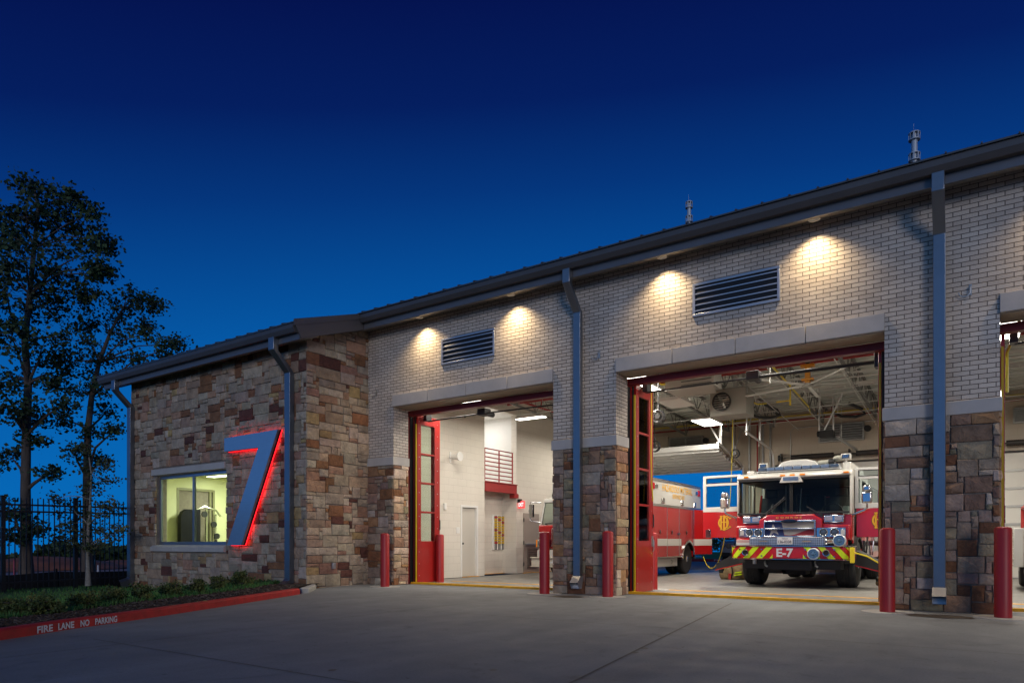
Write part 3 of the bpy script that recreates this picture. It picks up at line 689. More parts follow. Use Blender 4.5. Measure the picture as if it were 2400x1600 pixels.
# gym room behind the window
gymw = mat('gym_wall_paint', (0.62, 0.62, 0.40), 0.7, nscale=2, namt=0.03)
GX0, GX1, GY0, GY1, GZ0, GZ1 = -19.50, -12.6, WY + 0.30, 13.6, 0.0, 3.05
m = MB(); t = 0.05
m.box(GX0 - t, GY0, GZ0 - t, GX1 + t, GY1 + t, GZ0)
m.box(GX0 - t, GY0, GZ1, GX1 + t, GY1 + t, GZ1 + t)
m.box(GX0, GY1, GZ0, GX1, GY1 + t, GZ1); m.box(GX1, GY0, GZ0, GX1 + t, GY1 + t, GZ1)
dy0, dy1, dz1 = 11.05, 12.22, 2.62
m.box(GX0 - t, GY0, GZ0, GX0, dy0, GZ1); m.box(GX0 - t, dy1, GZ0, GX0, GY1 + t, GZ1); m.box(GX0 - t, dy0, dz1, GX0, dy1, GZ1)
m.box(GX0, GY0, GZ0, wx0 - 0.03, GY0 + 0.03, GZ1); m.box(wx1 + 0.03, GY0, GZ0, GX1, GY0 + 0.03, GZ1); m.box(wx0 - 0.03, GY0, 2.83, wx1 + 0.03, GY0 + 0.03, GZ1)
m.build('gym_room', gymw, BLD, smooth=False)
m = MB(); m.box(GX0 - 0.22, dy0, GZ0, GX0 - 0.2, dy1, dz1); m.build('gym_dark_glazing', mat('dark_green_glass', (0.006, 0.03, 0.024), 0.35, spec=0.08), BLD)
m = MB()
for q in ((dy0 - 0.02, 0, dy0 + 0.05, dz1), (dy1 - 0.05, 0, dy1 + 0.02, dz1), (dy0 + 0.05, dz1 - 0.06, dy1 - 0.05, dz1 + 0.01), (dy1 - 0.16, 0, dy1 - 0.10, dz1 - 0.06)): m.box(GX0 - 0.19, q[0], q[1], GX0 + 0.012, q[2], q[3])
m.build('gym_glazing_frame', mat('olive_frame', (0.22, 0.21, 0.12), 0.5), BLD)
# wing eave
m = MB(); m.prism([(9.30, 5.635), (9.285, 5.635), (9.285, 5.55), (9.32, 5.46), (9.43, 5.46), (9.43, 5.635)], 'x', -20.5, -11.95); m.build('gutter', bronze, BLD, smooth=False)
m = MB(); m.box(-20.42, 9.43, 5.325, -11.92, 9.455, 5.64); m.build('fascia', MATS['fascia_metal'], BLD)
m = MB(); m.prism([(9.455, 5.33), (WY + 0.02, 5.475), (WY + 0.02, 5.50), (9.455, 5.355)], 'x', -20.4, -11.93); m.build('soffit', soffitm, BLD)
def wz(y): return 5.665 + 0.334 * (y - 9.27)
m = MB()
m.prism([(9.26, wz(9.26)), (13.5, wz(13.5)), (18, wz(13.5) - 1.5), (18, wz(13.5) - 1.56), (13.5, wz(13.5) - 0.05), (9.26, wz(9.26) - 0.025)], 'x', -20.52, -11.90)
x = -20.4
while x < -12.0:
    m.prism([(9.24, wz(9.24)), (13.5, wz(13.5)), (13.5, wz(13.5) + 0.05), (9.24, wz(9.24) + 0.022)], 'x', x, x + 0.022); x += 0.406
m.build('roof', roofm, BLD, smooth=False)
m = MB(); m.prism([(9.30, wz(9.30) + 0.02), (11.9, wz(11.9) + 0.02), (11.9, wz(11.9) - 0.32), (9.47, 5.35), (9.30, 5.62)], 'x', -11.93, -11.90)
m.prism([(9.27, wz(9.27) + 0.045), (11.9, wz(11.9) + 0.045), (11.9, wz(11.9) - 0.09), (9.27, wz(9.27) - 0.09)], 'x', -11.905, -11.885)
m.prism([(9.47, 5.40), (11.9, 6.20), (11.9, 6.23), (9.47, 5.43)], 'x', -12.26, -11.93)
m.build('rake_trim', mat('rake_metal', (0.125, 0.115, 0.115), 0.45, metal=0.3, nscale=2, namt=0.06), BLD, smooth=False)
for x, kx in ((-12.72, 0), (-19.66, 0)):
    m = MB(); spout(m, x, 9.37, 5.47, 9.79, 5.20, 4.78, 0.10 if x > -15 else -0.08, 0.19, 0.13); s_ = m.build('downspout', spoutm, BLD, bevel=0.008)
    m = MB(); zb = 0.14 if x > -15 else -0.02
    sd = 1 if x > -15 else -1
    m.tube([(x, 9.79, zb), (x, 9.74, zb - 0.06), (x + sd * 0.08, 9.55, zb - 0.13)], 0.1, 4, radii=[0.125, 0.13, 0.125]); m.build('outlet_shoe', spoutm, s_, smooth=False)
m = MB(); p = onX(778.6, 1325, WX); m.box(WX + 0.02, p.y - 0.045, p.z - 0.07, WX + 0.075, p.y + 0.045, p.z + 0.07); m.build('outlet_box', louvm, BLD, bevel=0.01)
m = MB(); m.box(WL + 0.06, WY - 0.07, 0.28, WL + 0.14, WY - 0.02, 0.44); m.build('outlet_box', whitep, BLD, bevel=0.01)
# ---------------- the numeral
SIGN = thing('numeral_sign', 'large brushed metal numeral 7 with red halo light on the stone wall', 'sign', (-14.1, WY, 0.93))
P7 = [(-15.03, 3.52), (-12.985, 3.545), (-14.345, 0.94), (-14.925, 0.935), (-13.70, 3.19), (-15.03, 3.195)]
m = MB(); m.prism(P7, 'y', WY - 0.20, WY - 0.145)
m.build('face', mat('brushed_blue_metal', (0.46, 0.50, 0.54), 0.3, metal=0.8, nscale=30, namt=0.05, stretch=(0.1, 1, 1)), SIGN, smooth=False, bevel=0.004)
m = MB(); m.prism(P7, 'y', WY - 0.145, WY - 0.09); m.build('return', mat('dark_red_return', (0.10, 0.012, 0.012), 0.4), SIGN, smooth=False)
cx, cz = -14.1, 2.2
def grow(P, e):
    out = []; k = len(P)
    for i in range(k):
        a, b, c = Vector(P[i - 1]), Vector(P[i]), Vector(P[(i + 1) % k]); t1 = (b - a).normalized(); t2 = (c - b).normalized()
        n1 = Vector((-t1.y, t1.x)); n2 = Vector((-t2.y, t2.x)); h = (n1 + n2).normalized(); out.append(tuple(b + h * (e / max(0.5, h.dot(n1)))))
    return out
m = MB(); m.prism(grow(P7, 0.004), 'y', WY - 0.088, WY - 0.074); m.build('halo_light', emit_mat('red_led', (1.0, 0.012, 0.02), 3.8), SIGN, smooth=False)
# ------------------------------------------------------------------ engine bay interior
m = MB(); m.add([(-12.26, 12.2, 0.0), (12, 12.2, 0.0), (12, 24.5, 0.0), (-12.26, 24.5, 0.0), (-12.26, 12.2, -0.3), (12, 12.2, -0.3), (12, 24.5, -0.3), (-12.26, 24.5, -0.3)], [(0, 1, 2, 3), (0, 4, 5, 1), (1, 5, 6, 2), (2, 6, 7, 3), (3, 7, 4, 0)])
flo = struct(m, 'bay_floor', baym)
for i, (a, b) in enumerate(OPEN):
    m = MB(); m.prism([(12.34, 0.0), (12.36, 0.045), (12.43, 0.05), (12.52, 0.008), (12.52, 0.0)], 'x', a - 0.05, b + 0.05); m.box(a + 0.02, 13.80, 0.0, b + 0.4, 13.90, 0.005); m.build('floor_stripe', yelline, flo)
# left (west) wall with door, mezzanine opening, recess
IX = -12.4
m = MB()
m.box(IX - 0.2, 12.2, 0, IX, 15.50, 5.9); m.box(IX - 0.2, 15.50, 2.10, IX, 16.33, 5.9); m.box(IX - 0.2, 16.33, 0, IX, 16.66, 5.9)
m.box(IX - 0.2, 16.66, 5.14, IX, 18.40, 5.9); m.box(IX - 0.2, 18.40, 0, IX, 24.2, 5.7)
m.box(IX - 0.75, 16.66, 0, IX - 0.55, 18.40, 2.87)
m.box(IX - 0.75, 18.40, 0, IX - 0.2, 18.6, 2.86); m.box(IX - 0.75, 16.46, 0, IX - 0.2, 16.66, 2.86)
m.build('bay_side_wall', cmu, BLD, smooth=False)
# rooms behind the brick piers: inner face of the front wall
m = MB()
for a, b in ((IX, OPEN[0][0] - 0.16), (OPEN[0][1] + 0.16, OPEN[1][0] - 0.16), (OPEN[1][1] + 0.16, OPEN[2][0] - 0.16), (OPEN[2][1] + 0.16, 6.2)):
    m.box(a, 12.24, 0.0, b, 12.38, 5.9)
for a, b in OPEN: m.box(a - 0.16, 12.24, 4.32, b + 0.16, 12.38, 5.9)
m.build('bay_front_wall', cmu, BLD, smooth=False)
m = MB()
m.box(IX - 2.2, 16.4, 2.86, IX - 0.02, 18.7, 2.9); m.box(IX - 2.2, 16.4, 5.14, IX - 0.2, 18.7, 5.2); m.box(IX - 2.3, 16.4, 2.9, IX - 2.2, 18.7, 5.14)
m.box(IX - 2.2, 16.4, 2.9, IX - 0.2, 16.5, 5.14); m.box(IX - 2.2, 18.6, 2.9, IX - 0.2, 18.7, 5.14)
m.build('mezzanine_room', whitep, BLD, smooth=False)
m = MB(); m.box(IX - 2.195, 17.45, 2.9, IX - 2.15, 18.45, 4.75); dr = m.build('mezzanine_door', mat('door_white', (0.70, 0.69, 0.66), 0.4), BLD, bevel=0.006)
m = MB(); m.box(IX - 2.19, 17.37, 2.9, IX - 2.14, 17.44, 4.83); m.box(IX - 2.19, 18.46, 2.9, IX - 2.14, 18.53, 4.83); m.box(IX - 2.19, 17.44, 4.76, IX - 2.14, 18.46, 4.83); m.build('door_frame', MATS['door_white'], dr)
# red edge beam and railing
m = MB(); m.box(IX - 0.16, 16.68, 2.575, IX + 0.05, 18.40, 2.60); m.box(IX - 0.16, 16.68, 2.86, IX + 0.05, 18.40, 2.885); m.box(IX - 0.16, 16.68, 2.60, IX + 0.02, 18.40, 2.86); m.box(IX - 0.14, 18.20, 2.44, IX + 0.06, 18.44, 2.575)
m.build('mezzanine_beam', redst, BLD, bevel=0.004)
RAIL = MB()
for y in (16.72, 17.48, 18.22): RAIL.cyl((IX - 0.04, y, 2.885), (IX - 0.04, y, 3.90), 0.022, n=8)
for i in range(8): RAIL.cyl((IX - 0.04, 16.68, 2.98 + i * 0.13), (IX - 0.04, 18.24, 2.98 + i * 0.13), 0.018, n=8)
RAIL.build('mezzanine_railing', redst, BLD)
# man door and fittings
gd_ = mat('door_grey_white', (0.55, 0.52, 0.46), 0.45)
m = MB(); m.box(IX - 0.10, 15.57, 0.01, IX - 0.06, 16.26, 2.03); sd = m.build('side_door', gd_, BLD, bevel=0.004)
m = MB(); m.box(IX - 0.19, 15.50, 0, IX + 0.015, 15.565, 2.10); m.box(IX - 0.19, 16.265, 0, IX + 0.015, 16.33, 2.10); m.box(IX - 0.19, 15.565, 2.035, IX + 0.015, 16.265, 2.10); m.build('door_frame', whitep, sd, bevel=0.004)
m = MB(); m.cyl((IX - 0.06, 15.63, 0.98), (IX + 0.0, 15.63, 0.98), 0.028, n=10); m.build('handle', blackm, sd)
m = MB(); p = onX(1055, 1071, IX)
m.cyl((IX, p.y, p.z), (IX + 0.05, p.y, p.z), 0.05, n=10); m.lathe([(0.03, 0.0), (0.06, 0.03), (0.075, 0.16), (0.13, 0.30), (0.13, 0.32)], (IX + 0.05, p.y, p.z), axis='x', n=18); m.box(IX, p.y - 0.03, p.z - 0.16, IX + 0.02, p.y + 0.03, p.z + 0.16)
m.build('wall_speaker', whitep, BLD)
m = MB(); p = onX(1041, 1186, IX); m.box(IX, p.y - 0.05, p.z - 0.09, IX + 0.06, p.y + 0.05, p.z + 0.09); m.build('call_point', whitep, BLD, bevel=0.01)
m = MB(); p = onX(1073, 1242, IX); m.box(IX, p.y - 0.08, p.z - 0.09, IX + 0.012, p.y + 0.08, p.z + 0.09); m.build('switch_plate', whitep, BLD, bevel=0.004)
# yellow base stripes
m = MB()
for y0, y1, x in ((15.55, 16.3, IX + 0.03), (16.68, 18.4, IX - 0.52), (18.75, 24.0, IX + 0.03)): m.box(x - 0.02, y0, 0.001, x + 0.05, y1, 0.012)
m.build('base_stripe', yelline, BLD)
# accountability board in the recess
bx = IX - 0.545; a = onX(1153, 1205, bx); b = onX(1190, 1287, bx)
BO = thing('tag_board', 'white wall board with rows of yellow and black tags beside exit sign', 'board', (bx, (a.y + b.y) / 2, b.z))
m = MB(); m.box(bx, a.y, b.z, bx + 0.03, b.y, a.z); m.build('panel', whitep, BO, bevel=0.005)
m = MB(); ww = b.y - a.y; hh = a.z - b.z
for c in range(3):
    y = a.y + ww * (0.09 + c * 0.23)
    for k_ in (0.0, 0.08): m.box(bx + 0.03, y + ww * (0.03 + k_), b.z, bx + 0.04, y + ww * (0.07 + k_), a.z - hh * 0.03, 1)
    for r in range(11):
        z = a.z - hh * (0.07 + r * 0.073); m.box(bx + 0.04, y, z - hh * 0.025, bx + 0.06, y + ww * 0.17, z + hh * 0.022, 0 if (r * 7 + c * 3) % 5 else 2)
for k_ in (0.80, 0.90): m.box(bx + 0.03, a.y + ww * k_, b.z, bx + 0.045, a.y + ww * (k_ + 0.04), a.z - hh * 0.06, 1)
m.box(bx + 0.045, a.y + ww * 0.78, a.z - hh * 0.2, bx + 0.06, a.y + ww * 0.96, a.z - hh * 0.13, 2)
m.build('tags', [yellow, black, redp], BO, smooth=False)
# exit sign on the wall
a = onX(1212, 1170, IX + 0.12); yy = 18.50
EX = thing('exit_sign', 'small lit red EXIT sign projecting from the white block wall', 'sign', (IX, yy, 2.15))
m = MB(); m.box(IX + 0.02, yy - 0.03, 2.12, IX + 0.25, yy + 0.03, 2.36); m.build('housing', mat('exit_housing', (0.85, 0.15, 0.15), 0.4, emit=(1, 0.02, 0.03), estr=0.9), EX, bevel=0.006)
m = MB(); m.box(IX, yy - 0.05, 2.30, IX + 0.12, yy + 0.05, 2.42); m.build('bracket', black, EX)
m = MB(); m.text('EXIT', lambda u, v: (IX + 0.135 + u, yy - 0.034, 2.175 + v), w=0.19, h=0.13, offset=0.02); m.build('lettering', emit_mat('exit_letters', (1.0, 0.55, 0.55), 2.2), EX, recalc=False)
# exit door with louvre
dg = mat('exit_door_taupe', (0.36, 0.31, 0.27), 0.45)
a = 18.80; b = 19.75
m = MB(); m.box(IX + 0.0, a, 0.02, IX + 0.02, b, 1.98); ed = m.build('exit_door', dg, BLD)
m = MB(); m.box(IX + 0.02, a + 0.2, 0.15, IX + 0.035, b - 0.15, 0.82)
for i in range(9): m.obox((IX + 0.04, (a + b) / 2 + 0.025, 0.2 + i * 0.072), (0.012, b - a - 0.37, 0.06), (0, 0.6, 0))
m.build('louvre', mat('door_louvre', (0.26, 0.22, 0.19), 0.5), ed, smooth=False)
m = MB(); m.box(IX + 0.02, a + 0.06, 0.92, IX + 0.09, b - 0.06, 0.98); m.build('panic_bar', galv, ed, bevel=0.006)
m = MB()
for z in (0.3, 1.0, 1.75): m.cyl((IX + 0.03, a - 0.01, z - 0.06), (IX + 0.03, a - 0.01, z + 0.06), 0.016, n=8)
m.build('hinge', blackm, ed)
# rear wall
RY = 24.2; HZ = 3.57; RO = [(-11.2, -6.8), (-5.6, -1.2), (0.2, 4.6)]
m = MB(); xs = [IX - 0.2] + [v for o_ in RO for v in o_] + [9.5]
for i in range(0, len(xs), 2): m.box(xs[i], RY, 0, xs[i + 1], RY + 0.3, HZ)
m.box(xs[0], RY, HZ, xs[-1], RY + 0.3, 5.9)
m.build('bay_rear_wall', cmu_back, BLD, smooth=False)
m = MB(); m.box(9.3, 12.4, 0, 9.5, 24.2, 5.9); m.build('bay_side_wall', cmu, BLD, smooth=False)
# closed rear sectional doors
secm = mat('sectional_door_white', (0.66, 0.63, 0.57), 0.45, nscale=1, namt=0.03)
for a, b in RO[1:]:
    m = MB(); n = 7; h = HZ / n
    for i in range(n): m.box(a - 0.1, RY - 0.09, i * h + 0.012, b + 0.1, RY - 0.03, (i + 1) * h - 0.012)
    dd = m.build('sectional_door', secm, BLD, bevel=0.006)
    m = MB()
    for i in range(1, n): m.box(a - 0.1, RY - 0.12, i * h - 0.03, b + 0.1, RY - 0.091, i * h + 0.03)
    for k_ in range(5): m.box(a - 0.06 + k_ * (b - a) / 4 * 0.98, RY - 0.105, 0, a + 0.02 + k_ * (b - a) / 4 * 0.98, RY - 0.092, HZ)
    m.build('door_strut', mat('door_strut_grey', (0.42, 0.41, 0.39), 0.4, metal=0.4), dd)
    m = MB(); m.box(a - 0.15, RY - 0.10, HZ + 0.02, b + 0.15, RY - 0.04, HZ + 0.05); m.build('header_seal', black, dd)
# raised rear sectional door with tracks (first bay)
a, b = RO[0]; SL = math.atan2(4.02 - 3.60, 2.6)
m = MB(); n = 5
for i in range(n):
    y0 = 24.15 - i * 0.53; y1 = y0 - 0.51
    z0 = 3.60 + (24.15 - y0) * math.tan(SL); z1 = 3.60 + (24.15 - y1) * math.tan(SL)
    m.prism([(y0, z0), (y1, z1), (y1, z1 + 0.05), (y0, z0 + 0.05)], 'x', a, b)
    ym = (y0 + y1) / 2; zm = (z0 + z1) / 2
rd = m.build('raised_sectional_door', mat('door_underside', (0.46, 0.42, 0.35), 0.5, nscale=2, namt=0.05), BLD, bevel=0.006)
m = MB()
for i in range(8):
    y0 = 24.05 - i * 0.34; z0 = 3.595 + (24.15 - y0) * math.tan(SL); m.box(a + 0.02, y0 - 0.045, z0 - 0.10, b - 0.02, y0 + 0.045, z0 - 0.005)
m.box(a - 0.02, 21.50, 3.98, b + 0.02, 21.56, 4.14)
for k_ in range(6): m.prism([(24.1, 3.56), (21.6, 3.96), (21.6, 3.99), (24.1, 3.60)], 'x', a + 0.1 + k_ * 0.83, a + 0.17 + k_ * 0.83)
m.build('door_rib', mat('door_rib_steel', (0.62, 0.62, 0.60), 0.4, metal=0.4), rd)
for x in (a - 0.09, b + 0.09):
    m = MB(); m.tube([(x, 24.05, 0.1), (x, 24.05, 3.3), (x, 23.9, 3.62), (x, 23.5, 3.74), (x, 21.2, 4.12)], 0.035, 6)
    m.cyl((x, 21.45, 4.1), (x, 21.45, 5.2), 0.045, n=6); m.cyl((x, 21.45, 4.12), (x - 0.55, 21.45, 5.1), 0.03, n=6)
    m.cyl((x, 22.8, 3.9), (x, 22.8, 5.2), 0.028, n=6); m.cyl((x, 22.8, 3.95), (x, 23.9, 5.0), 0.024, n=6)
    m.build('door_track', mat('track_steel', (0.62, 0.62, 0.62), 0.4, metal=0.5), rd)
# tracks of the closed doors and torsion springs
for a, b in RO[1:]:
    for x in (a - 0.09, b + 0.09):
        m = MB(); m.tube([(x, 24.0, 0.1), (x, 24.0, 3.4), (x, 23.8, 3.95), (x, 23.4, 4.1), (x, 20.6, 4.3)], 0.035, 6)
        for y in (20.7, 22.2): m.cyl((x, y, 4.2), (x, y, 5.3), 0.028, n=6)
        m.cyl((x, 20.7, 4.25), (x, 21.6, 5.3), 0.022, n=6)
        m.build('door_track', mat('track_steel', (0.62, 0.62, 0.62), 0.4, metal=0.5), BLD)
    m = MB(); m.cyl((a + 0.1, RY - 0.22, 3.83), (b - 0.1, RY - 0.22, 3.83), 0.018, n=8)
    for x in (a + 0.12, (a + b) / 2, b - 0.12): m.box(x - 0.02, RY - 0.26, 3.70, x + 0.02, RY - 0.02, 3.98)
    for x in (a + 0.08, b - 0.08): m.cyl((x - 0.03, RY - 0.22, 3.83), (x + 0.03, RY - 0.22, 3.83), 0.11, n=16)
    ss = m.build('torsion_shaft', blackm, BLD)
    m = MB()
    for x0, x1 in ((a + 0.45, (a + b) / 2 - 0.45), ((a + b) / 2 + 0.2, b - 0.5)):
        m.lathe([(0.075 + 0.012 * (i % 2), (x1 - x0) * i / 60) for i in range(61)], (x0, RY - 0.22, 3.83), axis='x', n=12)
    m.build('torsion_spring', mat('spring_black', (0.025, 0.02, 0.018), 0.55), ss, angle=80)
# rear wall louvres with actuator
for l_, r_ in (((1569.6, 1027.8), (1648.7, 1051.5)), ((1919, 997.5), (2025.7, 1027.8)), ((2374, 958), (2440, 985))):
    a = onY(*l_, RY); b = onY(*r_, RY); 
    m = MB(); m.box(a.x, RY - 0.06, b.z - 0.03, b.x, RY, a.z); fr = m.build('rear_louvre', mat('louvre_dark', (0.10, 0.10, 0.095), 0.5), BLD)
    m = MB(); t = 0.04
    for q in ((a.x, b.z - 0.03, b.x, b.z + t - 0.03), (a.x, a.z - t, b.x, a.z), (a.x, b.z, a.x + t, a.z), (b.x - t, b.z, b.x, a.z), ((a.x + b.x) / 2 - 0.03, b.z, (a.x + b.x) / 2 + 0.03, a.z)): m.box(q[0], RY - 0.09, q[1], q[2], RY - 0.055, q[3])
    for i in range(7): m.obox(((a.x + b.x) / 2, RY - 0.08, b.z + 0.03 + (a.z - b.z) * (i + 0.3) / 7), (b.x - a.x - 0.06, 0.012, 0.06), (0.7, 0, 0))
    m.build('slats', galv, fr, smooth=False)
    m = MB(); m.cyl((b.x + 0.10, RY - 0.1, (a.z + b.z) / 2 + 0.05), (b.x + 0.10, RY, (a.z + b.z) / 2 + 0.05), 0.1, n=14); m.cyl((b.x, RY - 0.08, (a.z + b.z) / 2 + 0.05), (b.x + 0.12, RY - 0.08, (a.z + b.z) / 2 + 0.05), 0.02, n=6); m.build('actuator', blackm, fr)
# wall-mounted box, conduits
m = MB(); a = onY(1534, 1025, RY); b = onY(1568, 1052, RY); m.box(a.x, RY - 0.12, b.z, b.x, RY, a.z); m.build('wall_cabinet', mat('cabinet_cream', (0.6, 0.55, 0.45), 0.5), BLD, bevel=0.01)
m = MB()
for x in (-6.55, -6.1, -5.85): m.cyl((x, RY - 0.06, 0), (x, RY - 0.06, 5.2), 0.035, n=8)
m.tube([(-5.2, RY - 0.05, 3.6), (-5.2, RY - 0.05, 4.72), (-5.1, RY - 0.05, 4.82), (-1.0, RY - 0.05, 4.86)], 0.015, 6); m.tube([(-12, RY - 0.05, 4.72), (-7.2, RY - 0.05, 4.74)], 0.012, 6)
m.build('conduit', galv, BLD)
# ---------------- roof structure over the bays
def deckz(y): return 5.98 - 0.052 * (y - 12.2)
m = MB(); y = 12.2; pr = []
while y < 24.25:
    for dy, dz in ((0, 0), (0.12, 0), (0.15, 0.075), (0.27, 0.075)): pr.append((y + dy, deckz(y + dy) + dz))
    y += 0.305
k = len(pr); m.add([(-12.6, p[0], p[1]) for p in pr] + [(9.5, p[0], p[1]) for p in pr], [(i, i + 1, k + i + 1, k + i) for i in range(k - 1)])
m.build('roof_deck', deckm, BLD, smooth=False, recalc=False)
def joist(x):
    m = MB(); dp = 0.52
    zt = lambda y: deckz(y) - 0.005; zb = lambda y: deckz(y) - dp
    for s_ in (-0.035, 0.012):
        m.prism([(12.4, zt(12.4)), (24.2, zt(24.2)), (24.2, zt(24.2) - 0.05), (12.4, zt(12.4) - 0.05)], 'x', x + s_, x + s_ + 0.025)
        m.prism([(13.0, zb(13.0)), (23.6, zb(23.6)), (23.6, zb(23.6) - 0.05), (13.0, zb(13.0) - 0.05)], 'x', x + s_, x + s_ + 0.025)
    y = 13.0; up = False
    pts = [(12.5, zt(12.5))]
    while y <= 23.61:
        pts.append((y, zb(y) if not up else zt(y))); up = not up; y += 0.53
    pts.append((24.1, zt(24.1)))
    for p, q in zip(pts[:-1], pts[1:]): m.cyl((x, p[0], p[1]), (x, q[0], q[1]), 0.017, n=6)
    for p in pts[1:-1:2]:
        if p[1] < zt(p[0]) - 0.2: m.cyl((x, p[0], p[1]), (x, p[0], zt(p[0])), 0.012, n=5)
    m.build('roof_joist', joistm, BLD)
for i in range(13): joist(-11.6 + i * 1.5)
m = MB()
for y in (15.2, 18.3, 21.4):
    m.cyl((-12.3, y, deckz(y) - 0.55), (9.3, y, deckz(y) - 0.55), 0.016, n=6)
    m.cyl((-12.3, y + 0.05, deckz(y) - 0.08), (9.3, y + 0.05, deckz(y) - 0.08), 0.016, n=6)
for i in range(12):
    x = -11.6 + i * 1.5; y = 18.3
    m.cyl((x, y, deckz(y) - 0.5), (x + 1.5, y, deckz(y) - 0.1), 0.013, n=5); m.cyl((x, y + 0.05, deckz(y) - 0.1), (x + 1.5, y + 0.05, deckz(y) - 0.5), 0.013, n=5)
m.build('joist_bridging', mat('bridging_pale_steel', (0.55, 0.55, 0.52), 0.45, metal=0.3), BLD)
# pipes
m = MB()
m.cyl((-12.2, 24.02, 5.11), (9.3, 24.02, 4.99), 0.03, n=8)
for x in (-6.25, -3.9): m.cyl((x, 24.02, 5.08), (x, 24.02, 3.2 if x < -5 else 5.4), 0.025, n=8)
m.cyl((-12.2, 17.6, 5.32), (9.3, 17.6, 5.32), 0.032, n=8)
a = onX(1204.7, 934.8, IX + 1.2); m.cyl((IX + 1.2, 14.2, a.z - 0.0), (IX + 1.2, 23.9, a.z - 0.05), 0.032, n=8)
for y in (15.6, 18.0, 20.4): m.cyl((IX + 1.2, y, a.z - 0.02), (IX + 1.2, y, a.z + 0.5), 0.016, n=6)
m.tube([(-6.6, 23.9, 3.25), (-4.0, 23.9, 3.22)], 0.022, 6)
for x in (-9.5, -6.4, -3.3, -0.3, 2.6): m.cyl((x, 17.6, 5.32), (x, 17.6, 5.6), 0.014, n=6)
m.build('sprinkler_pipe', mat('sprinkler_red', (0.30, 0.02, 0.02), 0.45), BLD)
m = MB()
m.tube([(-12.2, 23.9, 5.23), (-4.2, 23.9, 5.19), (9.3, 23.9, 5.1)], 0.022, 8)
q = [atz(1803, 850, 15.4), atz(1852, 904, 17.2), atz(1852, 950, 17.2)]; m.tube(q, 0.022, 8)
q = [atz(1857, 910, 17.4), atz(1897, 955, 20.0), atz(1898, 966, 20.0)]; m.tube(q, 0.02, 8)
q = [atz(1740, 944, 18.2), atz(1765, 942, 18.2), atz(1775, 947, 18.2), atz(1797, 945, 18.2)]; m.tube(q, 0.018, 8)
q = [atz(1820, 942, 17.6), atz(1852, 938, 17.2)]; m.tube(q, 0.018, 8)
q = [atz(1541, 895, 15.2), atz(1550, 901, 15.6), atz(1559, 900, 15.6)]; m.tube(q, 0.02, 8)
q = [Vector((0.36, 12.9, 3.3)), Vector((0.36, 12.9, 3.9)), Vector((0.62, 13.6, 4.8))]; m.tube(q, 0.022, 8)
m.build('gas_pipe', mat('gas_pipe_yellow', (0.66, 0.52, 0.03), 0.45), BLD)
# conduits, hangers and a cable tray among the joists
m = MB(); rnd = random.Random(77)
for i in range(9):
    y = 14.4 + i * 1.03 + rnd.uniform(-0.3, 0.3); z = deckz(y) - rnd.choice((0.62, 0.7, 0.56, 0.2)); m.cyl((-7.2 + rnd.uniform(-3, 1), y, z), (3.5 + rnd.uniform(-3, 3), y, z), rnd.choice((0.011, 0.014, 0.02)), n=6)
for i in range(6):
    x = -6.3 + i * 1.15 + rnd.uniform(-0.3, 0.3); y0 = rnd.uniform(14, 17); m.cyl((x, y0, deckz(y0) - 0.66), (x, 23.9, deckz(23.9) - 0.66), 0.013, n=6)
for i in range(16):
    x, y = rnd.uniform(-6.8, 0.5), rnd.uniform(15.5, 23.6); m.cyl((x, y, deckz(y) - rnd.uniform(0.7, 1.5)), (x, y, deckz(y)), 0.009, n=5)
m.box(-6.5, 19.25, 5.02, 3.5, 19.28, 5.09); m.box(-6.5, 19.49, 5.02, 3.5, 19.52, 5.09)
for i in range(30): m.box(-6.5 + i * 0.33, 19.28, 5.03, -6.47 + i * 0.33, 19.49, 5.05)
m.build('ceiling_conduit', mat('bridging_pale_steel', (0.55, 0.55, 0.52), 0.45, metal=0.3), BLD)
for x, y in ((-3.2, 22.4), (-5.3, 21.2)):
    m = MB(); pts = [(x + 0.45 * math.sin(t * 0.9), y + 0.02 * t, 5.15 - 0.42 * math.sin(t * PI / 6)) for t in range(7)]; m.tube(pts, 0.045, 8)
    m.build('exhaust_hose', mat('hose_black', (0.03, 0.03, 0.032), 0.6), BLD)
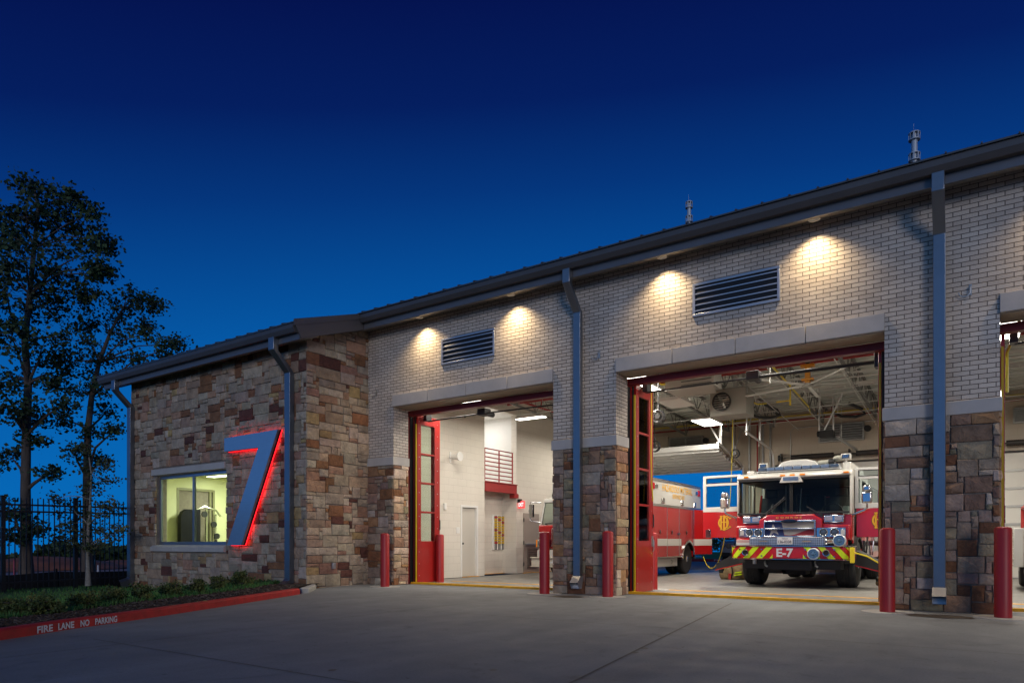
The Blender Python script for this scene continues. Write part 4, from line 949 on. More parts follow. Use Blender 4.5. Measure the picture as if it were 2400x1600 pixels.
# ---------------- red folding bay doors, stacked open
def leafmesh(x, t, y0, y1, z0=0.02, z1=4.12, glass=True):
    """one door leaf standing along Y at plane x..x+t"""
    m = MB(); w = y1 - y0; g0, g1 = y0 + 0.13, y1 - 0.20; zb, zt = z0 + 1.02, z1 - 0.22
    m.box(x, y0, z0, x + t, g0, z1); m.box(x, g1, z0, x + t, y1, z1); m.box(x, g0, z0, x + t, g1, zb); m.box(x, g0, zt, x + t, g1, z1)
    for i in range(1, 4): z = zb + (zt - zb) * i / 4; m.box(x + 0.006, g0, z - 0.022, x + t - 0.006, g1, z + 0.022)
    return m, (g0, g1, zb, zt)
rndl = random.Random(2)
for i, (a, b) in enumerate(OPEN):
    # frame
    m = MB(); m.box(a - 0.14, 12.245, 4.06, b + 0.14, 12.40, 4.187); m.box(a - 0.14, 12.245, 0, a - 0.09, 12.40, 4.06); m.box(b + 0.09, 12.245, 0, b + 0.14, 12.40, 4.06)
    fr = m.build('door_frame', mat('shaded_red_frame', (0.17, 0.008, 0.010), 0.4), BLD, bevel=0.004)  # door red darkened in its colour to stand for shade at the lintel
    m = MB(); m.box(a - 0.088, 12.36, 0.02, a - 0.062, 12.43, 4.06); m.box(b + 0.062, 12.36, 0.02, b + 0.088, 12.43, 4.06); m.build('seal', black, fr)
    for side in (-1, 1):
        y0, y1 = 12.46, 13.30
        X = (lambda d: a + d) if side < 0 else (lambda d: b - d - 0.09)
        f = thing('folding_door', 'x', 'door', (X(0.0), 12.9, 0), 'red folding doors of the engine bays') 
        names = {(0, -1): 'red four pane folding door folded open before the white block wall', (0, 1): 'red folding door stack half hidden behind the first stone pier', (1, -1): 'red folding door stack open beside the hazardous material truck', (1, 1): 'red folding door stack seen edge on beside the fire engine', (2, -1): 'red folding door stack with yellow edge right of the rightmost bollard', (2, 1): 'red folding door stack at the far side of the third bay'}
        f['label'] = names[(i, side)]
        def lf(d0, d1): 
            p, q = X(d0), X(d1); return (min(p, q), abs(p - q))
        for (d0, d1) in ((-0.055, -0.012), (0.03, 0.075)):
            x, t = lf(d0, d1); m, (g0, g1, zb, zt) = leafmesh(x, t, y0, y1); lo_ = m.build('door_leaf', redp, f, bevel=0.004)
            mg = MB(); mg.box(x + t / 2 - 0.004, g0, zb, x + t / 2 + 0.004, g1, zt); mg.build('window_pane', pane, lo_)
        m = MB(); x, t = lf(-0.01, 0.02); m.box(x, 12.44, 0.02, x + t, 12.53, 4.12); x2, t2 = lf(-0.09, -0.06); m.box(x2, 12.45, 0.02, x2 + t2, 12.54, 4.12); m.build('edge_seal', black, f)
        m = MB(); x, t = lf(0.032, 0.062); m.box(x, 12.425, 0.05, x + t, 12.455, 3.9); m.build('safety_edge', yellow, f)
        m = MB(); x, t = lf(0.078, 0.11)
        m.tube([(x + t / 2, y1 - 0.05, 1.32), (x + t / 2, y1 - 0.02, 1.34), (x + t / 2, y1 - 0.02, 1.56), (x + t / 2, y1 - 0.05, 1.58)], 0.012, 6); m.build('handle', blackm, f)
        m = MB(); x, t = lf(0.076, 0.082); m.box(x, y1 - 0.09, 0.92, x + t, y1 - 0.01, 1.14); x, t = lf(0.082, 0.105)
        m.tube([(x, y1 - 0.04, 0.82), (x + t, y1 - 0.04, 0.85), (x + t, y1 - 0.04, 1.05), (x, y1 - 0.04, 1.08)], 0.012, 6); m.build('latch', galv, f)
        m = MB(); x, t = lf(0.076, 0.081)
        for k_ in range(14): m.cyl((x, y0 + 0.06, 0.2 + k_ * 0.29), (x + t, y0 + 0.06, 0.2 + k_ * 0.29), 0.012, n=6); m.cyl((x, y1 - 0.10, 0.2 + k_ * 0.29), (x + t, y1 - 0.10, 0.2 + k_ * 0.29), 0.012, n=6)
        m.build('rivet', galv, f)
    # operator: shaft, motor, arms under the header
    op = thing('door_operator', ('black motor and drive shaft under the lintel of the first bay', 'black motor and drive shaft above the fire engine', 'black motor and drive shaft in the third bay')[i], 'door operator', ((a + b) / 2, 12.7, 4.0), 'door operators')
    cxm = (a + b) / 2 + (-0.3 if i == 0 else 0.02)
    m = MB(); m.cyl((a + 0.2, 12.72, 3.985), (cxm - 0.1, 12.72, 4.0), 0.018, n=8); m.cyl((cxm + 0.12, 12.72, 4.0), (b - 0.2, 12.72, 3.985), 0.03 if i else 0.018, n=8); m.cyl((a + (cxm - a) * 0.7, 12.72, 3.99), (a + (cxm - a) * 0.7 + 0.03, 12.72, 3.99), 0.03, n=8); m.build('drive_shaft', blackm, op)
    m = MB(); m.box(cxm - 0.1, 12.6, 3.95, cxm + 0.12, 12.85, 4.10); m.cyl((cxm, 12.85, 4.02), (cxm, 13.1, 4.02), 0.06, n=12); m.build('motor', black, op, bevel=0.01)
    m = MB(); m.box(a + 0.14, 12.6, 3.98, a + 0.24, 12.8, 4.16); m.build('pivot_box', blackm, op, bevel=0.006)
    m = MB(); m.box(b - 0.24, 12.6, 3.88, b - 0.14, 12.8, 4.16); m.build('pivot_box', blackm, op, bevel=0.006)
# ---------------- hanging equipment
lmat = emit_mat('lamp_diffuser', (1.0, 0.95, 0.86), 9.0)
def make_light(loc):
    L_ = thing('ceiling_light', 'x', 'light', loc, 'hanging lights of the engine bays'); x, y, z = loc
    m = MB(); m.box(x - 0.3, y - 0.60, z, x + 0.3, y + 0.60, z + 0.055); m.build('frame', whitep, L_, bevel=0.006)
    m = MB(); m.box(x - 0.28, y - 0.58, z - 0.008, x + 0.28, y + 0.58, z - 0.001); m.build('diffuser', lmat, L_)
    m = MB()
    for dx in (-0.2, 0.2):
        for dy in (-0.5, 0.5): m.cyl((x + dx, y + dy, z + 0.05), (x, y + dy, z + 0.55), 0.004, n=4)
    m.build('hanger', galv, L_); return L_
LIGHTS = [((-10.75, 16.7, 4.62), 'white hanging light above the hazmat truck cab'), ((-6.45, 14.75, 4.6), 'bright hanging light at the top of the red folding door'), ((-6.72, 20.2, 4.6), 'bright hanging light above the raised rear door'), ((-6.25, 13.7, 4.62), 'bright hanging light nearest the second lintel'), ((0.3, 14.3, 4.6), 'bright hanging light at the lintel corner of the third bay'), ((-10.75, 20.6, 4.62), 'hanging light over the rear of the first bay'), ((-0.1, 20.4, 4.6), 'hanging light over the rear of the third bay'), ((4.6, 16.5, 4.6), 'hanging light over the middle of the third bay'), ((-10.75, 13.6, 4.62), 'hanging light just inside the first lintel'), ((-3.4, 13.1, 4.95), 'added fill light hidden close behind the second lintel'), ((-0.25, 17.4, 4.6), 'added fill light hidden between the second and third bays'), ((-3.0, 14.9, 5.05), 'added fill light hidden over the nose of the fire engine')]  # closing entries are unseen lights added to brighten the second bay
first = None
for loc, lab in LIGHTS:
    if first is None: first = make_light(loc); first['label'] = lab
    else: dup(first, loc, lab, 0, 1.0)
    l = bpy.data.lights.new('bay_lamp', 'AREA'); l.shape = 'RECTANGLE'; l.size = 0.55; l.size_y = 1.15; l.energy = (42 if loc[0] < -9 else 34 if loc[2] > 4.8 else 145); l.color = (1.0, 0.93, 0.80)
    o = bpy.data.objects.new('bay_lamp', l); C.objects.link(o); o.location = (loc[0], loc[1], loc[2] - 0.02)
first.rotation_euler[2] = R(90); first.scale = (0.42, 0.8, 1)
l = bpy.data.lights.new('mezzanine_lamp', 'AREA'); l.size = 0.8; l.energy = 34; l.color = (1, 0.97, 0.92); o = bpy.data.objects.new('mezzanine_lamp', l); C.objects.link(o); o.location = (IX - 1.2, 17.5, 5.1)
l = bpy.data.lights.new('gym_lamp', 'AREA'); l.shape = 'RECTANGLE'; l.size = 1.2; l.size_y = 0.4; l.energy = 150; l.color = (1, 0.98, 0.80); o = bpy.data.objects.new('gym_lamp', l); C.objects.link(o); o.location = (-17.6, 12.0, 2.97)
GL = thing('ceiling_light', 'bright ceiling light panel inside the gym window', 'light', (-18.75, 11.9, 2.98))
m = MB(); m.box(-19.2, 11.75, 2.985, -18.2, 12.05, 3.045); m.build('frame', whitep, GL)
m = MB(); m.box(-19.18, 11.77, 2.975, -18.22, 12.03, 2.984); m.build('diffuser', emit_mat('gym_diffuser', (1, 0.98, 0.8), 6), GL)
# unlit return grille panel under the deck
m = MB(); p = atz(1584, 945, 18.3); m.box(p.x - 0.34, p.y - 0.55, p.z, p.x + 0.34, p.y + 0.55, p.z + 0.07)
for i in range(9): m.box(p.x - 0.32, p.y - 0.52 + i * 0.125, p.z - 0.012, p.x + 0.32, p.y - 0.47 + i * 0.125, p.z - 0.001)
for dx in (-0.3, 0.3): m.cyl((p.x + dx, p.y, p.z + 0.06), (p.x + dx, p.y, deckz(p.y)), 0.005, n=4)
whole(m, 'ceiling_panel', whitep, 'unlit white slatted panel hanging below the roof deck', 'ceiling panel', tuple(p), smooth=False)
# unit heater with round fan
p = atz(1694.8, 942, 17.6); HE = thing('unit_heater', 'grey box heater with round fan hanging above the fire engine', 'heater', tuple(p))
hm = mat('heater_grey', (0.27, 0.26, 0.23), 0.5, nscale=2, namt=0.05)
m = MB(); m.box(p.x - 0.34, p.y, p.z - 0.34, p.x + 0.58, p.y + 0.75, p.z + 0.34); m.build('casing', hm, HE, bevel=0.015)
m = MB(); m.lathe([(0.225, 0.02), (0.24, -0.10), (0.22, -0.10), (0.21, 0.0)], (p.x - 0.02, p.y, p.z), axis='y', n=28); m.build('fan_ring', blackm, HE)
m = MB(); m.cyl((p.x - 0.02, p.y - 0.006, p.z), (p.x - 0.02, p.y - 0.002, p.z), 0.215, n=24)
for i in range(7):
    zz_ = -0.17 + i * 0.057; hw = math.sqrt(max(0.0, 0.21 ** 2 - zz_ ** 2)); m.box(p.x - 0.02 - hw, p.y - 0.06, p.z + zz_ - 0.009, p.x - 0.02 + hw, p.y - 0.05, p.z + zz_ + 0.009, 1)
m.build('fan_guard', [blackm, hm], HE)
m = MB()
for i in range(4):
    a_ = i * PI / 2 + 0.4; m.obox((p.x - 0.02 + 0.11 * math.cos(a_), p.y - 0.025, p.z + 0.11 * math.sin(a_)), (0.16, 0.01, 0.09), (0.5, -a_, 0))
m.cyl((p.x - 0.02, p.y - 0.03, p.z), (p.x - 0.02, p.y - 0.002, p.z), 0.05, n=12); m.build('fan_blade', chrome, HE, smooth=False)
m = MB()
for dx in (0.30, 0.52): m.cyl((p.x + dx, p.y + 0.1, p.z + 0.2), (p.x + dx, p.y + 0.1, deckz(p.y) - 0.02), 0.07, n=12)
m.build('vent_pipe', galv, HE)
# second vent hood nearer the door
p = atz(1612, 897, 15.6); HO = thing('exhaust_hood', 'grey exhaust hood with slatted front behind the second lintel', 'hood', tuple(p))
m = MB(); m.box(p.x - 0.55, p.y, p.z - 0.12, p.x + 0.6, p.y + 0.55, p.z + 0.3); m.add([(p.x - 0.5, p.y - 0.02, p.z - 0.12), (p.x + 0.6, p.y - 0.02, p.z - 0.12), (p.x + 0.5, p.y + 0.5, p.z - 0.2), (p.x - 0.4, p.y + 0.5, p.z - 0.2)], [(0, 1, 2, 3)]); m.build('casing', hm, HO, smooth=False)
m = MB()
for i in range(4): m.box(p.x - 0.15, p.y - 0.03, p.z - 0.06 + i * 0.09, p.x + 0.55, p.y - 0.005, p.z - 0.045 + i * 0.09)
m.build('grille', blackm, HO)
# large ceiling fan with orange column
p = atz(1893, 880, 16.0); FN = thing('ceiling_fan', 'large ceiling fan with orange mounting column and long pale blades', 'fan', tuple(p))
om = mat('orange_column', (0.62, 0.25, 0.01), 0.45)
m = MB(); m.box(p.x - 0.055, p.y - 0.055, p.z - 0.20, p.x + 0.055, p.y + 0.055, p.z + 0.24); m.box(p.x - 0.15, p.y - 0.08, p.z + 0.20, p.x + 0.15, p.y + 0.08, p.z + 0.26); m.box(p.x - 0.13, p.y - 0.07, p.z - 0.12, p.x + 0.13, p.y + 0.07, p.z - 0.07); m.build('column', om, FN, bevel=0.006)
m = MB(); m.lathe([(0.02, 0.26), (0.06, 0.3), (0.10, 0.5), (0.11, 0.6)], tuple(p), n=14); m.cyl((p.x, p.y, p.z + 0.5), (p.x, p.y, deckz(p.y)), 0.04, n=8); m.build('mount', blackm, FN)
for i in range(5):
    a_ = i * 2 * PI / 5 + 0.35; mid = 0.85
    m = MB(); m.obox((p.x + mid * math.cos(a_), p.y + mid * math.sin(a_), p.z - 0.22), (1.5, 0.10, 0.012), (0.2, 0, a_)); m.build('blade', MATS['bridging_pale_steel'], FN, bevel=0.003)
m = MB(); m.cyl((p.x, p.y, p.z - 0.25), (p.x, p.y, p.z - 0.19), 0.13, n=18); m.build('hub', hm, FN)
# rear door operator hanging over the engine
p = atz(1939, 1015, 20.2); OPR = thing('door_operator', 'black jackshaft motor hanging on struts above the fire engine roof', 'door operator', tuple(p))
m = MB(); m.box(p.x - 0.2, p.y - 0.15, p.z - 0.13, p.x + 0.18, p.y + 0.2, p.z + 0.08); m.cyl((p.x - 0.28, p.y, p.z), (p.x - 0.2, p.y, p.z), 0.09, n=14); m.build('motor', black, OPR, bevel=0.02)
m = MB()
for dx, tx in ((-0.22, -0.22), (0.16, 0.16), (-0.1, 0.45)): m.cyl((p.x + dx, p.y, p.z + 0.05), (p.x + tx, p.y - 0.3 if dx == -0.1 else p.y, 5.3), 0.028, n=6)
m.build('strut', mat('track_steel', (0.62, 0.62, 0.62), 0.4, metal=0.5), OPR)
m = MB(); m.obox((p.x + 0.42, p.y + 0.9, p.z - 0.24), (0.05, 2.2, 0.06), (-0.06, 0, -0.1)); m.build('rail', galv, OPR)
# cord reels with yellow cords
ym = mat('yellow_cord', (0.72, 0.56, 0.015), 0.5)
def reel(p, lab, cord, rr=0.13):
    T_ = thing('cord_reel', lab, 'cord reel', tuple(p), 'hanging cord reels')
    m = MB(); pts = [(p.x + rr * math.cos(t), p.y, p.z + rr * math.sin(t)) for t in [i * 2 * PI / 16 for i in range(17)]]; m.tube(pts, 0.018, 6); m.tube([(q[0], q[1] + 0.09, q[2]) for q in pts], 0.018, 6); m.cyl((p.x, p.y - 0.02, p.z), (p.x, p.y + 0.12, p.z), 0.06, n=12); m.box(p.x - 0.02, p.y + 0.03, p.z, p.x + 0.02, p.y + 0.06, p.z + 0.25); m.cyl((p.x, p.y + 0.045, p.z + 0.25), (p.x, p.y + 0.045, deckz(p.y)), 0.014, n=6); m.build('reel', blackm, T_)
    if cord: m = MB(); m.tube(cord, 0.0125, 6); m.build('cord', ym, T_)
cz = 13.9
reel(atz(1541, 975, 15.0), 'black cord reel with thin yellow cord beside the red folding door', [atz(1526, 890, cz), atz(1527, 960, cz), atz(1526, 1060, cz), atz(1527, 1130, cz), atz(1530, 1165, cz), atz(1530, 1174, cz)])
pts = [atz(1718, 967, 19.4), atz(1716, 1060, 19.4), atz(1712.5, 1145, 19.4), atz(1708, 1200, 19.4), atz(1700, 1250, 19.6), atz(1692, 1290, 20), atz(1682, 1318, 20.6), atz(1668, 1331, 21.2), atz(1656, 1322, 21.8), atz(1648.5, 1304, 22.2)]
sm = []
for i in range(len(pts) - 1):
    a_, b_, c_, d_ = pts[max(i - 1, 0)], pts[i], pts[i + 1], pts[min(i + 2, len(pts) - 1)]
    for k_ in range(4):
        t = k_ / 4; sm.append(0.5 * ((2 * b_) + (c_ - a_) * t + (2 * a_ - 5 * b_ + 4 * c_ - d_) * t * t + (3 * b_ - a_ - 3 * c_ + d_) * t ** 3))
sm.append(pts[-1]); reel(atz(1722, 1062, 22.0), 'black cord reel whose yellow cord loops down to the hazmat truck', sm)
reel(atz(1533, 1045, 20.5), 'black cord reel at the near corner of the raised rear door', None, 0.16)
# ---------------- red bollards
BOL = thing('bollard', 'x', 'bollard', (0, 11.2, 0), 'red steel bollards at the engine bays')
m = MB(); m.lathe([(0.101, -0.05), (0.101, 1.175), (0.092, 1.20), (0.05, 1.215), (0.0, 1.217)], (0, 11.2, 0), n=28); m.build('post', mat('bollard_red_plastic', (0.38, 0.014, 0.014), 0.45, nscale=4, namt=0.06), BOL, angle=50)
m = MB(); m.cyl((0, 11.2, 0.0), (0, 11.2, 0.006), 0.34, n=26); m.build('collar', padm, BOL)
BL = [((-11.14, 11.18, 0), 'red bollard standing by the stone corner left of the first bay'), ((-11.20, 13.17, 0), 'red bollard inside the first bay at the folding door edge'), ((-7.02, 11.40, 0), 'red bollard at the left edge of the middle stone pier'), ((-5.66, 11.42, 0), 'red bollard at the right edge of the middle stone pier'), ((-5.74, 13.72, 0), 'red bollard inside the second bay behind the folding door'), ((-1.09, 11.22, 0), 'tall red bollard at the left edge of the right stone pier'), ((0.27, 11.22, 0), 'rightmost red bollard at the right stone pier')]
for i, (p, lab) in enumerate(BL):
    if i == 0: BOL.location = p; BOL['label'] = lab
    else: dup(BOL, p, lab)
# ------------------------------------------------------------------ vehicles
vred = mat('fire_engine_red', (0.40, 0.010, 0.012), 0.22, nscale=1.2, namt=0.05, coat=0.6)
vwhite = mat('truck_white', (0.56, 0.545, 0.505), 0.25, nscale=1.2, namt=0.03, coat=0.5)
lime = mat('lime_reflective', (0.50, 0.66, 0.008), 0.45)
silver = mat('reflective_silver', (0.55, 0.55, 0.58), 0.4)
rubber = mat('tyre_rubber', (0.018, 0.018, 0.018), 0.75, nscale=14, namt=0.3, bump=0.2, bscale=60)
alloy = mat('polished_alloy', (0.72, 0.71, 0.69), 0.16, metal=1.0)
darkin = mat('cab_interior', (0.028, 0.030, 0.030), 0.7, nscale=6, namt=0.3)
under = mat('chassis_black', (0.010, 0.010, 0.011), 0.65)
amber = mat('amber_lens', (0.75, 0.22, 0.01), 0.25, emit=(1, 0.3, 0.02), estr=0.12)
redlens = mat('red_lens', (0.45, 0.01, 0.015), 0.2, emit=(1, 0.02, 0.02), estr=0.08)
lensm = mat('lamp_lens_blueish', (0.055, 0.075, 0.11), 0.08, coat=0.5)
lensd = mat('lightbar_lens', (0.10, 0.14, 0.22), 0.1, coat=0.6)
shield = glass_mat('windshield_glass', (0.55, 0.66, 0.60), 0.22)
bluegl = glass_mat('side_glass', (0.80, 0.86, 0.86), 0.10)
def tread(name):
    m = bpy.data.materials.new(name); m.use_nodes = True; nt = m.node_tree; b = nt.nodes['Principled BSDF']; b.inputs['Metallic'].default_value = 0.55; b.inputs['Roughness'].default_value = 0.28; b.inputs['Base Color'].default_value = (0.62, 0.64, 0.68, 1)
    tc = nt.nodes.new('ShaderNodeTexCoord'); mp = nt.nodes.new('ShaderNodeMapping'); mp.inputs['Rotation'].default_value = (0, R(45), 0); nt.links.new(tc.outputs['Object'], mp.inputs['Vector'])
    ck = nt.nodes.new('ShaderNodeTexChecker'); ck.inputs['Scale'].default_value = 38; nt.links.new(mp.outputs['Vector'], ck.inputs['Vector'])
    rr = nt.nodes.new('ShaderNodeMapRange'); rr.inputs['To Min'].default_value = 0.12; rr.inputs['To Max'].default_value = 0.5; nt.links.new(ck.outputs['Fac'], rr.inputs['Value']); nt.links.new(rr.outputs['Result'], b.inputs['Roughness'])
    x = nt.nodes.new('ShaderNodeMix'); x.data_type = 'RGBA'; x.inputs['A'].default_value = (0.52, 0.54, 0.58, 1); x.inputs['B'].default_value = (0.05, 0.055, 0.07, 1); nt.links.new(ck.outputs['Fac'], x.inputs['Factor']); nt.links.new(x.outputs['Result'], b.inputs['Base Color'])
    return m
plate = tread('tread_plate')
def wheel(parent, x, y, r, wdt, side, off, name='wheel', dual=False):
    """wheel with its axis along X; side = +1 when the outer face points to +X"""
    m = MB(off); h = wdt / 2; d = side
    prof = [(r * 0.62, -h), (r * 0.90, -h), (r * 0.97, -h * 0.86), (r, -h * 0.62)]
    for gq in (-0.32, 0.0, 0.32): prof += [(r, h * (gq - 0.07)), (r * 0.975, h * (gq - 0.05)), (r * 0.975, h * (gq + 0.05)), (r, h * (gq + 0.07))]
    prof += [(r, h * 0.62), (r * 0.97, h * 0.86), (r * 0.90, h), (r * 0.62, h)]
    m.lathe(prof, (x, y, r), axis='x', n=40)
    if dual: m.lathe([(q, z) for q, z in prof], (x - d * (wdt + 0.05), y, r), axis='x', n=30)
    tw = m.build(name, rubber, parent, angle=30)
    m = MB(off); s = d
    m.lathe([(r * 0.62, s * h * 0.95), (r * 0.60, s * h * 1.0), (r * 0.56, s * h * 0.8), (r * 0.50, s * h * 0.45), (r * 0.28, s * h * 0.40), (r * 0.24, s * h * 0.95), (r * 0.12, s * h * 1.1), (0.0, s * h * 1.1)], (x, y, r), axis='x', n=30)
    for i in range(10): a = i * PI / 5; m.cyl((x + s * h * 0.4, y + r * 0.38 * math.cos(a), r + r * 0.38 * math.sin(a)), (x + s * h * 0.62, y + r * 0.38 * math.cos(a), r + r * 0.38 * math.sin(a)), 0.022, n=6)
    m.build('rim', alloy, tw)
    return tw
def rbox(parent, name, mt, off, q, bev=0.02, seg=3):
    m = MB(off); m.box(*q); return m.build(name, mt, parent, bevel=bev, seg=seg)
# ---- fire engine, nose towards the apron
EO = (-3.43, 15.65, 0.0)
ENG = thing('fire_engine', 'red and white fire engine facing out of the second bay, both cab doors open', 'fire engine', EO)
# cab shell
m = MB(EO)
m.prism([(-1.21, 1.05), (-1.21, 1.60), (-0.62, 1.66), (0.62, 1.66), (1.21, 1.60), (1.21, 1.05)], 'y', 0.38, 0.60)
m.box(-1.21, 0.60, 0.98, -1.17, 0.72, 1.64); m.box(1.17, 0.60, 0.98, 1.21, 0.72, 1.64)
m.box(-1.22, 1.78, 0.62, -1.17, 3.0, 1.66); m.box(1.17, 1.78, 0.62, 1.22, 3.0, 1.66)
m.build('cab_body', vred, ENG, bevel=0.03, seg=3)
m = MB(EO)   # white upper cab: roof, posts, rear panel
m.prism([(0.44, 2.43), (0.36, 2.46), (0.38, 2.53), (0.50, 2.585), (0.9, 2.62), (3.0, 2.62), (3.0, 2.43)], 'x', -1.20, 1.20)
m.box(-1.22, 1.70, 1.66, -1.16, 1.84, 2.45); m.box(1.16, 1.70, 1.66, 1.22, 1.84, 2.45); m.box(-1.22, 2.75, 1.66, -1.16, 3.0, 2.45); m.box(1.16, 2.75, 1.66, 1.22, 3.0, 2.45)
m.box(-1.20, 2.95, 1.0, 1.20, 3.0, 2.45); m.box(0.95, 0.9, 2.60, 1.12, 2.9, 2.78); m.box(-1.12, 0.9, 2.60, -0.95, 2.9, 2.70)
m.build('cab_roof', vwhite, ENG, bevel=0.03, seg=3)
m = MB(EO)   # windshield posts
for s in (-1, 1):
    m.add([(s * 1.21, 0.42, 1.62), (s * 1.21, 0.42, 2.45), (s * 1.17, 0.38, 2.45), (s * 1.17, 0.38, 1.62), (s * 1.21, 0.74, 1.62), (s * 1.21, 0.66, 2.45), (s * 1.165, 0.66, 2.45), (s * 1.165, 0.74, 1.62)], [(0, 1, 2, 3), (4, 7, 6, 5), (0, 4, 5, 1), (1, 5, 6, 2), (2, 6, 7, 3), (3, 7, 4, 0)])
m.build('windshield_post', vwhite, ENG, bevel=0.01)
m = MB(EO)   # curved windshield
N_ = 16; vs = []
for z, yy in ((1.66, 0.34), (2.06, 0.37), (2.44, 0.42)):
    for i in range(N_ + 1):
        t = -1 + 2 * i / N_; vs.append((t * 1.16, yy + 0.10 * abs(t) ** 5, z))
m.add(vs, [(r * (N_ + 1) + i, r * (N_ + 1) + i + 1, (r + 1) * (N_ + 1) + i + 1, (r + 1) * (N_ + 1) + i) for r in range(2) for i in range(N_)])
ws = m.build('windshield', shield, ENG, recalc=False, angle=60)
m = MB(EO); m.box(-0.03, 0.325, 1.66, -0.008, 0.37, 2.40); m.box(0.008, 0.325, 1.66, 0.03, 0.37, 2.40); m.prism([(-1.17, 1.635), (1.17, 1.635), (1.17, 1.675), (-1.17, 1.675)], 'y', 0.31, 0.37); m.prism([(-1.16, 2.40), (1.16, 2.40), (1.16, 2.445), (-1.16, 2.445)], 'y', 0.39, 0.44); m.build('gasket', black, ws, bevel=0.004)
# interior
m = MB(EO)
m.box(-1.16, 0.62, 1.0, 1.16, 2.94, 1.08); m.box(-1.14, 0.50, 1.08, 1.14, 0.80, 1.60); m.box(-0.45, 0.8, 1.08, 0.45, 2.0, 1.62); m.box(-1.14, 2.88, 1.08, 1.14, 2.94, 2.42); m.box(-1.14, 0.5, 2.38, 1.14, 2.9, 2.425)
for x in (-0.78, 0.78): m.box(x - 0.24, 1.35, 1.08, x + 0.24, 1.85, 1.45); m.box(x - 0.24, 1.78, 1.45, x + 0.24, 1.92, 2.1); m.box(x - 0.13, 1.8, 2.1, x + 0.13, 1.9, 2.28)
m.box(-0.3, 2.3, 1.6, -0.05, 2.5, 2.2); m.box(0.1, 2.3, 1.6, 0.35, 2.5, 2.15)
m.build('cab_interior', darkin, ENG, bevel=0.02)
m = MB(EO); m.tube([(0.72 + 0.22 * math.cos(t), 1.0 + 0.09 * math.sin(t), 1.68 + 0.2 * math.sin(t)) for t in [i * PI / 10 for i in range(21)]], 0.014, 6); m.cyl((0.72, 0.85, 1.55), (0.72, 1.0, 1.68), 0.03, n=8); m.obox((0.72, 1.0, 1.68), (0.42, 0.02, 0.04), (0.4, 0, 0)); m.build('steering_wheel', black, ENG)
m = MB(EO)   # helmets, gear and screens seen through the windshield
m.obox((-0.66, 0.95, 1.68), (0.1, 0.06, 0.05), (0, 0, 0.2), 0); m.obox((-0.4, 1.0, 1.66), (0.06, 0.05, 0.05), (0, 0, 0.2), 0); m.obox((-0.2, 1.1, 1.70), (0.06, 0.05, 0.04), (0, 0, 0), 0)
m.sphere((-0.66, 1.5, 1.82), (0.05, 0.05, 0.12), 10, 1); m.obox((-0.15, 0.9, 1.69), (0.24, 0.1, 0.03), (0.2, 0, 0.1), 2); m.obox((-0.98, 1.6, 1.9), (0.04, 0.04, 0.5), (0, 0.1, 0), 3); m.obox((0.02, 1.2, 1.95), (0.02, 0.02, 0.62), (0, 0.06, 0), 1); m.obox((-0.3, 1.2, 1.98), (0.015, 0.02, 0.7), (0, 0, 0), 1)
m.obox((0.5, 2.2, 2.1), (0.2, 0.03, 0.02), (0, 0, 0), 3); m.obox((0.98, 1.2, 1.72), (0.12, 0.1, 0.2), (0, 0, 0), 1)
m.build('cab_gear', [lime, mat('pale_gear', (0.35, 0.38, 0.36), 0.5), mat('tablet_blue', (0.2, 0.3, 0.45), 0.3), redp], ENG)
# nose
m = MB(EO)
m.prism([(-0.66, 1.10), (-0.66, 1.50), (-0.48, 1.62), (0.48, 1.62), (0.66, 1.50), (0.66, 1.10)], 'y', 0.20, 0.40)
m.prism([(-1.19, 1.07), (-1.19, 1.38), (-0.66, 1.41), (-0.66, 1.07)], 'y', 0.24, 0.40); m.prism([(0.66, 1.07), (0.66, 1.41), (1.19, 1.38), (1.19, 1.07)], 'y', 0.24, 0.40)
m.box(-1.14, 0.10, 0.93, -0.80, 0.36, 1.10); m.box(0.74, 0.16, 0.93, 1.14, 0.36, 1.10)
nose = m.build('nose', vred, ENG, bevel=0.025, seg=3)
m = MB(EO); m.text('CONROE', lambda u, v: (-0.02 + u, 0.196, 1.538 + v), w=0.54, h=0.036, offset=0.02, space=1.7); m.build('lettering', gold, nose, recalc=False)
m = MB(EO)
for x0, x1 in ((-1.135, -0.81), (0.90, 1.135)):
    yq = 0.097 if x0 < 0 else 0.157
    m.box(x0, yq, 0.945, x1, yq + 0.01, 1.015); m.box(x0, yq, 1.035, x1, yq + 0.01, 1.06)
m.build('white_stripe', vwhite, nose)
# grille with flag panel
GR = MB(EO); gx0, gx1, gz0, gz1 = -0.54, 0.54, 1.125, 1.495; gy = 0.185
for q in ((gx0, gz0, gx1, gz0 + 0.03), (gx0, gz1 - 0.035, gx1, gz1), (gx0, gz0 + 0.03, gx0 + 0.03, gz1 - 0.035), (gx1 - 0.03, gz0 + 0.03, gx1, gz1 - 0.035), (gx0 + 0.03, 1.297, gx1 - 0.03, 1.325)): GR.box(q[0], gy - 0.05, q[1], q[2], gy + 0.02, q[3])
gr_ = GR.build('grille', chrome, ENG, bevel=0.008)
m = MB(EO)
fx0, fx1, fz0, fz1 = gx0 + 0.03, gx1 - 0.03, gz0 + 0.03, gz1 - 0.035
m.add([(fx0, gy, fz0), (-0.11, gy, fz0), (-0.17, gy, fz1), (fx0, gy, fz1)], [(0, 1, 2, 3)], 0)
wv = [(-0.11 + (fx1 + 0.11) * i / 14, fz0 + 0.02 + 0.13 * (i / 14) ** 1.6 - 0.02 * math.sin(i / 14 * 6.2)) for i in range(15)]
m.add([(p[0], gy, p[1]) for p in wv] + [(fx1, gy, fz1), (-0.17, gy, fz1)], [tuple(range(17))], 1)
m.add([(p[0], gy, p[1]) for p in wv] + [(fx1, gy, fz0), (-0.11, gy, fz0)], [tuple(range(17))], 2)
